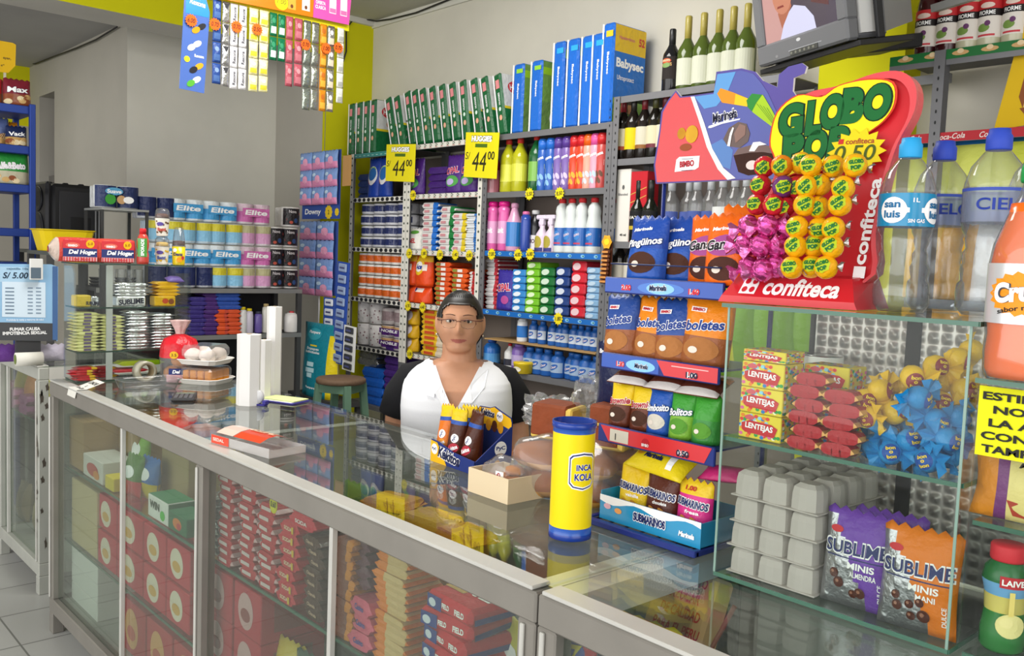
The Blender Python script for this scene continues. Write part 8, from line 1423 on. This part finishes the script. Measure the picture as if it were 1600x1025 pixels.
for k in range(16):
    a = -1.0+2.0*k/15; pts = [head_pt(Vector((math.sin(a)*math.cos(b), -math.cos(a)*math.cos(b)*1, math.sin(b))).normalized(), .0085)+Vector((0, 0, HZ)) for b in (.85+.25*math.cos(a)*.3, 1.1, 1.35)]
    if all(hairy(p) for p in pts): h_.tube(pts, .0016, HAIR, 5)
h_.build('hair', wt)
def hf(x, z, off): y = min((head_pt((math.sin(t)*math.sin(a), -math.sin(t)*math.cos(a), math.cos(t)), 0).y for t, a in [(math.acos(max(-1, min(1, z/.116))), math.asin(max(-1, min(1, x/.080/max(.2, math.sqrt(max(.01, 1-(z/.116)**2)))))))])); return Vector((x, y-off, HZ+z))
for s in (-1, 1):
    e = MB(); c = hf(s*.032, .011, 0); e.ell((c.x, c.y+.004, c.z), (.0145, .009, .0068), mat('#d8d0c8', 'gloss'), 14, 9); e.ell((c.x+.001, c.y-.0025, c.z+.0004), (.0056, .004, .0056), mat('#1d120c', 'gloss', .1), 12, 8); eo = e.build('eye', wt)
    l = MB(); l.tube([hf(s*.032+q*.0145, .011+.0068*(1-q*q)-.001*q*s, .0025) for q in (-1, -.5, 0, .5, 1)], .0017, mat('#3a241c', 'skin'), 6); l.build('eyelid', eo)
    b = MB(); b.tube([hf(s*.014+s*.036*q, .030+.006*math.sin(PI*min(1, .15+q*.7)), .0005) for q in (0, .25, .5, .75, 1)], [.0012, .0016, .0016, .0012, .0006], mat('#5a3a2a', 'skin'), 6); b.build('eyebrow', wt)
    r_ = MB(); r_.ell((s*.084, .006, HZ-.044), (.004, .004, .005), mat('#d9d4c8', 'chrome'), 10, 8); r_.build('earring', wt)
gl = MB(); GM = mat('#5a2a22', 'gloss', .25); gy = -.108
for s in (-1, 1):
    pts = [(s*.008, gy, HZ+.017), (s*.034, gy+.002, HZ+.0195), (s*.060, gy+.010, HZ+.016), (s*.061, gy+.011, HZ+.004), (s*.052, gy+.006, HZ-.009), (s*.032, gy, HZ-.012), (s*.013, gy, HZ-.008), (s*.008, gy, HZ+.004)]
    gl.tube(pts[:4], .0016, GM, 6); gl.tube([pts[3]]+pts[4:]+[pts[0]], .0007, mat('#8a6a5a', 'chrome'), 5)
    gl.tube([pts[2], (s*.074, gy+.03, HZ+.014), (s*.083, .0, HZ+.012), (s*.084, .015, HZ+.002)], .0017, GM, 6); gl.add(pts, [tuple(range(8))], GLASS)
gl.tube([(-.008, gy, HZ+.012), (0, gy-.001, HZ+.0145), (.008, gy, HZ+.012)], .0014, GM, 6); gl.build('glasses', wt)
# clothes
def fine(secs, k=7):
    o = []
    for a, b in zip(secs, secs[1:]): o += [tuple(p+(q-p)*i/k for p, q in zip(a, b)) for i in range(k)]
    return o+[secs[-1]]
sh = MB(); loft(sh, fine([s for s in TOR if s[0] <= 1.21]), BCL, 120, .006, lambda x, y, z: y < .02 and z > 1.0 and abs(x) < (z-1.0)*.62 or z > 1.2, cap=False)
for s in (-1, 1): sh.tube([(s*.11, .005, 1.165), (s*.166, .006, 1.148), (s*.202, .008, 1.09), (s*.222, .012, 1.015)], [.060, .068, .068, .066], BCL, 18); 
sh.build('black_shirt', wt)
tr = MB()
for s in (-1, 1): tr.tube([(s*.085, 0, .72), (s*.09, 0, .42), (s*.085, .01, .22), (s*.082, .015, .06)], [.115, .082, .072, .065], TRO, 18)
tr.build('trousers', wt); so = MB()
for s in (-1, 1): q = MB(); q.ell((s*.085, -.045, .038), (.048, .125, .038), mat('#1c1a1a', 'gloss'), 18, 10); q.v = [(x, y, max(z, .0)) for x, y, z in q.v]; q.build('shoe', wt)
ve = MB(); VS = [(z, a*.92, b, y) for z, a, b, y in [(.50, .235, .175, 0), (.62, .225, .17, 0), (.74, .222, .168, 0), (.86, .218, .166, 0), (.92, .214, .164, -.003), (.97, .212, .166, -.006), (1.02, .214, .172, -.010), (1.06, .216, .174, -.013), (1.10, .215, .168, -.010), (1.135, .212, .155, -.006), (1.155, .208, .14, -.003), (1.175, .196, .12, 0), (1.19, .182, .105, .002), (1.205, .160, .092, .004), (1.217, .135, .082, .006), (1.226, .112, .077, .008)]]
loft(ve, fine(VS, 5), WCL, 168, .004, lambda x, y, z: (y < .02 and z > 1.055 and abs(x) < (z-1.055)*.52+.004) or (y > .02 and z > 1.222), 2.6, False, .012); 
def vf(x, z, off):
    for (z0, a0, b0, y0), (z1, a1, b1, y1) in zip(VS, VS[1:]):
        if z0 <= z <= z1: k = (z-z0)/(z1-z0); a, b, yc = a0+(a1-a0)*k+.004, b0+(b1-b0)*k+.004, y0+(y1-y0)*k; break
    q = min(.999, abs(x/a)); return Vector((x, yc-b*(1-q**2.6)**(1/2.6)-off, z))
ov = ve.build('overcoat', wt)
for s in (-1, 1):
    m = MB(); tp_ = [(-.006, 1.05), (.019, 1.10), (.050, 1.158), (.066, 1.19), (.078, 1.213), (.112, 1.208), (.116, 1.16), (.098, 1.118), (.072, 1.112), (.070, 1.126), (.03, 1.07)] if s < 0 else [(-.006, 1.05), (.019, 1.10), (.050, 1.158), (.066, 1.19), (.078, 1.213), (.110, 1.208), (.10, 1.15), (.06, 1.10)]
    n = len(tp_); A = [vf(s*x, z, .006) for x, z in tp_]; B = [vf(s*x, z, .001) for x, z in tp_]; m.add(A+B, [tuple(range(n)), tuple(range(2*n-1, n-1, -1))]+[(i, n+i, n+(i+1) % n, (i+1) % n) for i in range(n)], WCL); m.build('lapel', ov)
m = MB(); m.tube([vf(.004, z, .0015) for z in (.6, .7, .8, .9, .97, 1.03, 1.056)], .0014, mat('#c9cad0', 'cloth'), 5); m.build('front_seam', ov)
for z in (.72, .84, .96, 1.04): m = MB(); c = vf(-.012, z, .002); m.ell(c, (.007, .003, .007), mat('#dcdcdc', 'gloss'), 12, 8); m.build('button', ov)
# ================================================================== goods inside the long counter
S0, S1, S2_ = .141, .386, .693
def cxp(px, py, Y=1.11): return PY(Y, px, py).x
def cbox(px0, px1, py, z, h, d, c, label, name='carton', cat='box', Y=1.11, deco=None, kind='card', group=None):
    a, b = cxp(px0, py, Y), cxp(px1, py, Y); m = MB(); w = abs(b-a); m.box(-w/2, w/2, 0, d, 0, h, mat(c, kind), .003); F_ = FR()
    if deco: deco(m, F_, w, h, d)
    return tag(m.build(name, None, ((a+b)/2, Y, z)), label, cat, group)
def pile(mb, name, cat, px, py, z, dz, n, desc, group, Y=1.10, jit=.006, rot=.06):
    pr = Proto(tag(mb.build(name), '', cat)); x = cxp(px, py, Y); r = random.Random(int(px*3))
    for k in range(n): pr.put((x+r.uniform(-jit, jit), Y+r.uniform(0, .012), z+dz*k), r.uniform(-rot, rot), f'{desc}, {OV(k, n)}', group)
def oval(c, c2, t=None):
    def f(m, F_, w, h, d):
        m.disc(F_, -w*.05, h*.5, w*.28, h*.38, mat(c), .001, 20); m.disc(F_, -w*.05, h*.42, w*.18, h*.14, mat(c2), .0015, 14)
        if t: m.text(t, F_, -w*.05, h*.6, w*.4, h*.14, mat('#8a2028'), .002, .03)
        m.grid(SX(w/2), d*.2, d*.8, h*.2, h*.8, mat(c2), .001)
    return f
# first section: boxes
x0 = cxp(92, 700, 1.3); 
cbox(108, 130, 690, S2_, .20, .22, '#a8875a', 'tan carton on the upper counter shelf by the far corner post', Y=1.115); cbox(165, 215, 700, S2_, .23, .2, '#9a7a44', 'olive brown carton on the upper counter shelf', Y=1.25)
cbox(130, 160, 740, S2_, .085, .12, '#d9d4cc', 'white and red sweet box in the first counter section', deco=lambda m, F_, w, h, d: (m.disc(F_, 0, h*.45, w*.3, h*.3, mat('#c2453a'), .001, 14), m.disc(F_, w*.2, h*.3, w*.16, h*.2, mat('#d98a2c'), .0015, 10)))
cbox(164, 177, 755, S2_, .05, .06, '#e0c81c', 'small bright yellow box beside the white and red sweet box')
def sweetbag(px, py, z, w, h, c, c2, label, Y=1.13, seed=3): mb = MB(); F_ = pillow(mb, w, h, .05, mat(c, 'bag'), 10, 10, seed, .06, band=lambda u, v: mat(c2, 'bag') if v < .4 else mat(c, 'bag')); mb.disc(F_, 0, h*.6, w*.3, h*.15, wh, .0012, 12, 2); tag(mb.build('sweet_bag', None, (cxp(px, py, Y), Y+.02, z), (-.1, 0, .1)), label, 'bag')
sweetbag(198, 760, S2_, .13, .15, '#4a7a2c', '#c2303a', 'green and red sweet bag right of the thin glass divider'); sweetbag(222, 770, S2_, .13, .15, '#2f6ab0', '#c9b41c', 'blue and yellow sweet bag beside the green and red one', 1.16, 5); sweetbag(208, 765, S2_, .12, .19, '#7ab02a', '#8a2030', 'tall lime and red sweet bag behind the others', 1.24, 6)
cbox(231, 262, 815, S2_, .075, .09, '#e6e6e0', 'white and green tea box with dark letters', 'tea_box', deco=lambda m, F_, w, h, d: (m.text('WIN', F_, -w*.15, h*.62, w*.5, h*.35, mat('#3a4a3a'), .001, .06), m.disc(F_, w*.25, h*.35, w*.12, h*.22, mat('#4ac23a'), .001, 12), m.grid(SX(w/2), 0.002, d-.002, .002, h-.002, mat('#1f6a44'), .001), m.grid(TP(h), -w/2+.002, w/2-.002, .002, d-.002, mat('#2a7a4c'), .001)))
cbox(263, 291, 835, S2_, .06, .08, '#1f6a44', 'green tea box beside the white and green one', 'tea_box', deco=lambda m, F_, w, h, d: (m.disc(F_, 0, h*.5, w*.25, h*.3, mat('#d97a2c'), .001, 12), m.disc(F_, w*.1, h*.4, w*.12, h*.2, mat('#c2303a'), .0014, 10)))
cbox(252, 293, 790, S2_+.0, .19, .2, '#a89468', 'brown carton behind the tea boxes next to the white post', Y=1.24); cbox(250, 290, 700, S2_+.19, .05, .18, '#b8654a', 'reddish carton lying on the brown carton', Y=1.25, deco=lambda m, F_, w, h, d: m.grid(F_, -w*.4, w*.4, h*.5, h*.95, mat('#cdb88a'), .001))
rb = [(153, 181), (183, 222), (224, 258), (260, 296)]
for k in range(2):
    for i, (a, b) in enumerate(rb): cbox(a, b, 860+20*i, S1+.131*k, .129, .2, '#c2283a', f'red cracker box on the middle counter shelf, {("lower", "upper")[k]} row, {OL(i, 4)}', 'cracker_box', deco=oval('#e6d9c4', '#d9a84a'), group='red cracker boxes', Y=1.115+.01*k)
for k in range(2): cbox(112, 151, 820, S1+.131*k, .129, .22, '#c9b78a', f'pale yellow carton left of the red cracker boxes, {("lower", "upper")[k]} one', Y=1.115)
for i, (a, b) in enumerate(((190, 226), (229, 268), (271, 312))): cbox(a, b, 985+30*i, S0, .19, .22, '#b8303a', f'large red box on the counter floor, {OL(i, 3)}', deco=oval('#d9a060', '#c2503a'), group='large red boxes on the floor', Y=1.12)
for k in range(3): cbox(112, 152, 900, S0+.075*k, .073, .24, '#dcdcd6', f'white carton low in the first counter section, {OV(k, 3)}', Y=1.115, group='low white cartons')
# second section: piles
mb = soft(.045, .12, .020, '#c9cdd0', kind='foil'); pile(mb, 'sweet_pack', 'pack', 325, 850, S2_, .0205, 9, 'silver pack in the pile next to the white post', 'silver packs by the post')
rb_ = MB(); F_ = flatpack(rb_, .085, .13, .026, mat('#bf2a36', 'film'), 5, .016, endm=mat('#d8b0b4', 'film')); rb_.grid(FR(0, -.066), -.03, .02, .008, .018, mat('#d9c4c4'), .001); rb_.v = [(x, y+.065, z) for x, y, z in rb_.v]
for i, (px, py, n) in enumerate(((349, 860, 10), (381, 880, 10), (412, 905, 9))): pile(rb_, 'wafer_bag', 'wafer bag', px, py, S2_, .0262, n, f'shiny red wafer bag in the second counter section, {OL(i, 3)} pile', f'shiny red wafer bags, {OL(i, 3)} pile')
mb = soft(.085, .13, .030, '#c42a3a', None, 'SODA', '#e6d0b0'); mb.grid(FR(0, -.0025), .02, .03, .006, .024, mat('#d9b02c'), .001); pile(mb, 'cracker_pack', 'crackers', 444, 930, S2_, .0305, 7, 'red cracker pack left of the brown packs', 'red cracker packs'); pile(soft(.12, .13, .030, '#cf2f42', None, 'SODA', '#f0e0e0'), 'cracker_pack', 'crackers', 466, 860, S2_+.214, .0305, 2, 'red cracker pack lying across the top of the piles', 'top red cracker packs')
mb = soft(.075, .13, .026, '#4a2a22', None, 'Charada', '#c9a890'); pile(mb, 'biscuit_pack', 'biscuits', 484, 945, S2_, .0262, 8, 'dark brown biscuit pack left of the thin glass divider', 'dark brown biscuit packs')
sweetbag(352, 765, S2_+.265, .12, .05, '#d2cc1c', '#2f6a3a', 'yellow and green bag lying on the red wafer piles', 1.13, 8)
m = MB(); q = PY(1.085, 427, 788); m.disc(FR(q.x, 1.085), 0, q.z, .020, .024, mat('#d9cf1c', 'paper'), 0, 18); m.disc(FR(q.x, 1.086), 0, q.z, .020, .024, mat('#d9cf1c', 'paper'), -.0005, 18); m.text('0.60', FR(q.x, 1.085), 0, q.z, .028, .016, mat('#2a2a1c'), .0006, .02, .1); tag(m.build('price_tag'), 'yellow oval price tag reading 0.60 on the red piles', 'price tag')
for k in range(2):
    for i, (a, b) in enumerate(((322, 362), (366, 408))): cbox(a, b, 930, S1+.001+.14*k, .138, .2, '#b52a3a', f'red carton under the wafer piles, {("lower", "upper")[k]} {OL(i, 2)}', deco=oval('#c9a0a0', '#8a3a3a'), group='red cartons under the wafer piles')
for i, (px, c, c2, nm) in enumerate(((440, '#c9b03a', '#8a6a2c', 'ochre'), (470, '#3a5a4a', '#6a7a3a', 'dark green'), (496, '#8a4a3a', '#c2803a', 'rust'))): sweetbag(px, 980, S1, .13, .16, c, c2, f'{nm} bag on the middle shelf below the cracker packs', 1.14, 20+i)
for i, (px, c, c2, nm) in enumerate(((330, '#2f6ab0', '#d9b02c', 'blue and yellow'), (365, '#d9a83a', '#c2503a', 'gold and red'), (405, '#b9a03a', '#5a7a3a', 'olive'), (450, '#a8503a', '#d9b03a', 'brick red'))): sweetbag(px, 1015, S0, .15, .15, c, c2, f'{nm} bag on the counter floor, second section', 1.14, 30+i)
# third section
mb = soft(.075, .12, .024, '#8a4a2a', endband('#7a4030', '#d9841c', .05)); pile(mb, 'biscuit_pack', 'biscuits', 530, 985, S2_, .0242, 10, 'brown and orange biscuit pack right of the thin glass divider', 'brown and orange biscuit packs'); mb = soft(.08, .12, .028, '#6a4050', kind='film'); pile(mb, 'biscuit_pack', 'biscuits', 553, 985, S2_+.13, .0282, 5, 'shiny mauve biscuit pack above the pink packs', 'shiny mauve packs', 1.12)
mb = soft(.075, .12, .040, '#d9607a', None, 'Casino', '#2f4a9c'); pile(mb, 'biscuit_pack', 'biscuits', 556, 1010, S2_, .0405, 3, 'pink biscuit pack with blue letters in the third counter section', 'pink biscuit packs')
mb = MB(); F_ = flatpack(mb, .115, .10, .0185, mat('#d9741c', 'bag'), 4, .010, endband('#dd7a1c', '#d2b07a', .0)); mb.v = [(x, y+.05, z) for x, y, z in mb.v]; pile(mb, 'cookie_pack', 'cookies', 604, 1010, S2_, .0188, 15, 'orange and tan cookie pack in the tall near pile', 'orange and tan cookie packs', 1.11, .004)
for i, (px, py, nm) in enumerate(((585, 880, 'left'), (640, 895, 'middle'), (690, 925, 'right'))):
    mb = soft(.13, .09, .025, ('#cf9a2c', '#cfa53a', '#c98e2c')[i]); tag(mb.build('cookie_pack', None, (cxp(px, py, 1.25), 1.27, S2_+.262-.03*i*.2), .3-.2*i), f'{nm} yellow cookie pack lying behind the top of the orange pile', 'cookies')
cbox(575, 700, 960, S2_, .255, .12, '#c9a24a', 'ochre carton under the yellow cookie packs', Y=1.25)
def cracker():
    mb = MB(); w, d, h = .155, .13, .036; rd, bl_ = mat('#cc2a34', 'bag'), mat('#233a86', 'bag'); mb.box(-w/2, w/2, 0, d, 0, h, rd, .010); mb.grid(FR(), -w/2+.01, -w*.12, .004, h-.004, bl_, .001); mb.grid(SX(w/2), .012, d-.012, .004, h*.45, bl_, .001); F_ = FR(); mb.text('FIELD', F_, -w*.02, h*.55, w*.16, h*.3, wh, .0016, .04); mb.text('FIELD', F_, w*.28, h*.55, w*.2, h*.34, wh, .0016, .04); T_ = TP(h); mb.grid(T_, -w*.45, -w*.05, d*.35, d*.92, mat('#cba25a', 'food'), .001); mb.text('FIELD', T_, w*.22, d*.55, w*.4, d*.26, wh, .0016, .05, 0, PI); mb.disc(FR(), -w*.32, h*.45, w*.08, h*.25, mat('#d9ddE8'), .0014, 12); return mb
pile(cracker(), 'cracker_pack', 'crackers', 690, 1010, S2_, .0365, 6, 'red and blue cracker pack in the near counter section pile', 'red and blue cracker packs', 1.10, .008, .12)
sweetbag(780, 985, S2_, .14, .17, '#c9c02a', '#6a8a2c', 'yellow green sweet bag left of the wide post', 1.2, 41); sweetbag(800, 1000, S2_, .12, .12, '#c2283a', '#d8c8c8', 'red bag beside the wide post in the third section', 1.13, 42); sweetbag(745, 960, S2_, .14, .19, '#d97a2c', '#5a8a3a', 'orange and green sweet bag behind the cracker packs', 1.32, 43)
mb = MB(); F_ = pillow(mb, .09, .085, .05, mat('#c2202e', 'bag'), 10, 10, 50, .06); mb.disc(F_, 0, .05, .034, .024, mat('#2f4a9c'), .0012, 18, 2); mb.text('RITZ', F_, 0, .05, .055, .026, mat('#e6d21c'), .002, .06, .1, .1); tag(mb.build('cracker_pack', None, (cxp(882, 1020, 1.10), 1.125, PY(1.1, 880, 1046).z-.02), (-.1, 0, .1)), 'red cracker pack with blue oval right of the wide post', 'crackers'); q = PY(1.1, 880, 1046).z-.02
cbox(852, 960, 1040, S2_, q-S2_-.001, .16, '#2f4a7c', 'navy carton under the red cracker pack with the oval', Y=1.10)
# inside the near section, seen through the glass top
mb = MB(); w, h = .20, .34; a, b = PY(1.52, 1000, 940), PY(1.52, 1112, 940); w = (b.x-a.x)*.8; zb_ = S2_; zt_b = PY(1.52, 1075, 868).z; h = min(zt_b, CZ-.03)-zb_; mb.box(-w/2, w/2, 0, .07, 0, h, mat('#d8b07c', 'paper'), .008); F_ = FR(); rr = mat('#c2382c')
for i, s in enumerate(('PRODUCTO', 'AZUCAR', 'DE CALIDAD', 'PARA EL PERU', 'Y EL MUNDO!')): mb.text(s, F_, .01, h-.022-.034*i, w*(.6, .5, .66, .78, .74)[i], .021, rr, .001, .02, .05)
mb.disc(F_, .03, h-.21, .03, .02, rr, .001, 6, star=.3); mb.disc(F_, .03, h-.21, .022, .014, mat('#d8b07c', 'paper'), .0014, 6); tag(mb.build('sugar_bag', None, ((a.x+b.x)/2+.03, 1.40, zb_), (-.42, 0, .0)), 'tan paper sugar bag with red lettering seen through the glass top', 'bag')
sweetbag(985, 950, S2_+.10, .20, .10, '#d6c81c', '#c9b01c', 'yellow bag lying under the glass top near the sugar bag', 1.36, 51); sweetbag(930, 930, S2_, .16, .2, '#a8b08a', '#7a8a5a', 'pale green bag under the glass top left of the yellow bag', 1.42, 52); cbox(940, 1020, 990, S2_, .099, .2, '#8a7a5a', 'brown carton under the yellow bag in the near section', Y=1.30)
t = thing('brush', 'orange bristled brush with a thin handle inside the near section', 'brush'); m = MB(); p = PY(1.33, 1098, 1005); m.lathe([(.030, 0), (.033, .05), (.022, .075)], mat('#c9781c', 'food'), 14, 0, 0, 0); m.build('bristles', t); m = MB(); m.box(-.025, .025, -.012, .012, .075, .095, mat('#3a3236')); m.build('head', t); m = MB(); m.tube([(0, 0, .09), (.03, .05, .20)], .0045, mat('#7a4a3a')); m.build('handle', t); place(t, (p.x, 1.33, CZ-.25)); 
cbox(1060, 1150, 1010, S2_, CZ-.25-S2_-.001, .14, '#6a6458', 'grey carton the brush stands on in the near section', Y=1.27)
for i, (px, py, c, c2, nm) in enumerate(((612, 815, '#7a9a3a', '#a8b04a', 'green'), (640, 830, '#b9a83a', '#6a8a3a', 'yellow green'), (700, 850, '#a83a3a', '#c9a0a0', 'dull red'), (545, 790, '#6a8a4a', '#8a9a4a', 'sage'))): sweetbag(px, py, S2_+.0, .15, .2, c, c2, f'{nm} bag deep under the middle of the glass top', 1.46, 60+i)
# far left counter
for i, (px, z, c, c2, nm) in enumerate(((8, .751, '#c9b43a', '#d98a3a', 'yellow'), (24, .751, '#d98a4a', '#c9a03a', 'orange'), (40, .751, '#b9b03a', '#8a9a3a', 'olive yellow'), (10, .141, '#8a7a5a', '#9a8a6a', 'tan'), (36, .141, '#a8986a', '#8a7a4a', 'beige'))):
    mb = MB(); pillow(mb, .15, .2, .07, mat(c, 'bag'), 10, 10, 90+i, .06, band=lambda u, v: mat(c2, 'bag') if v < .4 else mat(c, 'bag')); tag(mb.build('sweet_bag', None, (PY(1.25, px+30, 700).x, 1.24, z), (-.08, 0, .1)), f'{nm} bag inside the far left counter, {"upper shelf" if z > .5 else "floor"}', 'bag')
for i in range(6):
    mb = soft(.12, .1, .045, ('#b85a9a', '#c97ab0', '#9a4a8a')[i % 3]); tag(mb.build('sweet_pack', None, (PY(1.2, (6, 26, 46)[i % 3], 700).x, 1.17, .751+.047*(i//3)), .05), f'pink sweet pack in the far left counter, {("left", "middle", "right")[i % 3]}, {("lower", "upper")[i//3]}', 'sweet', 'pink packs in the far left counter')
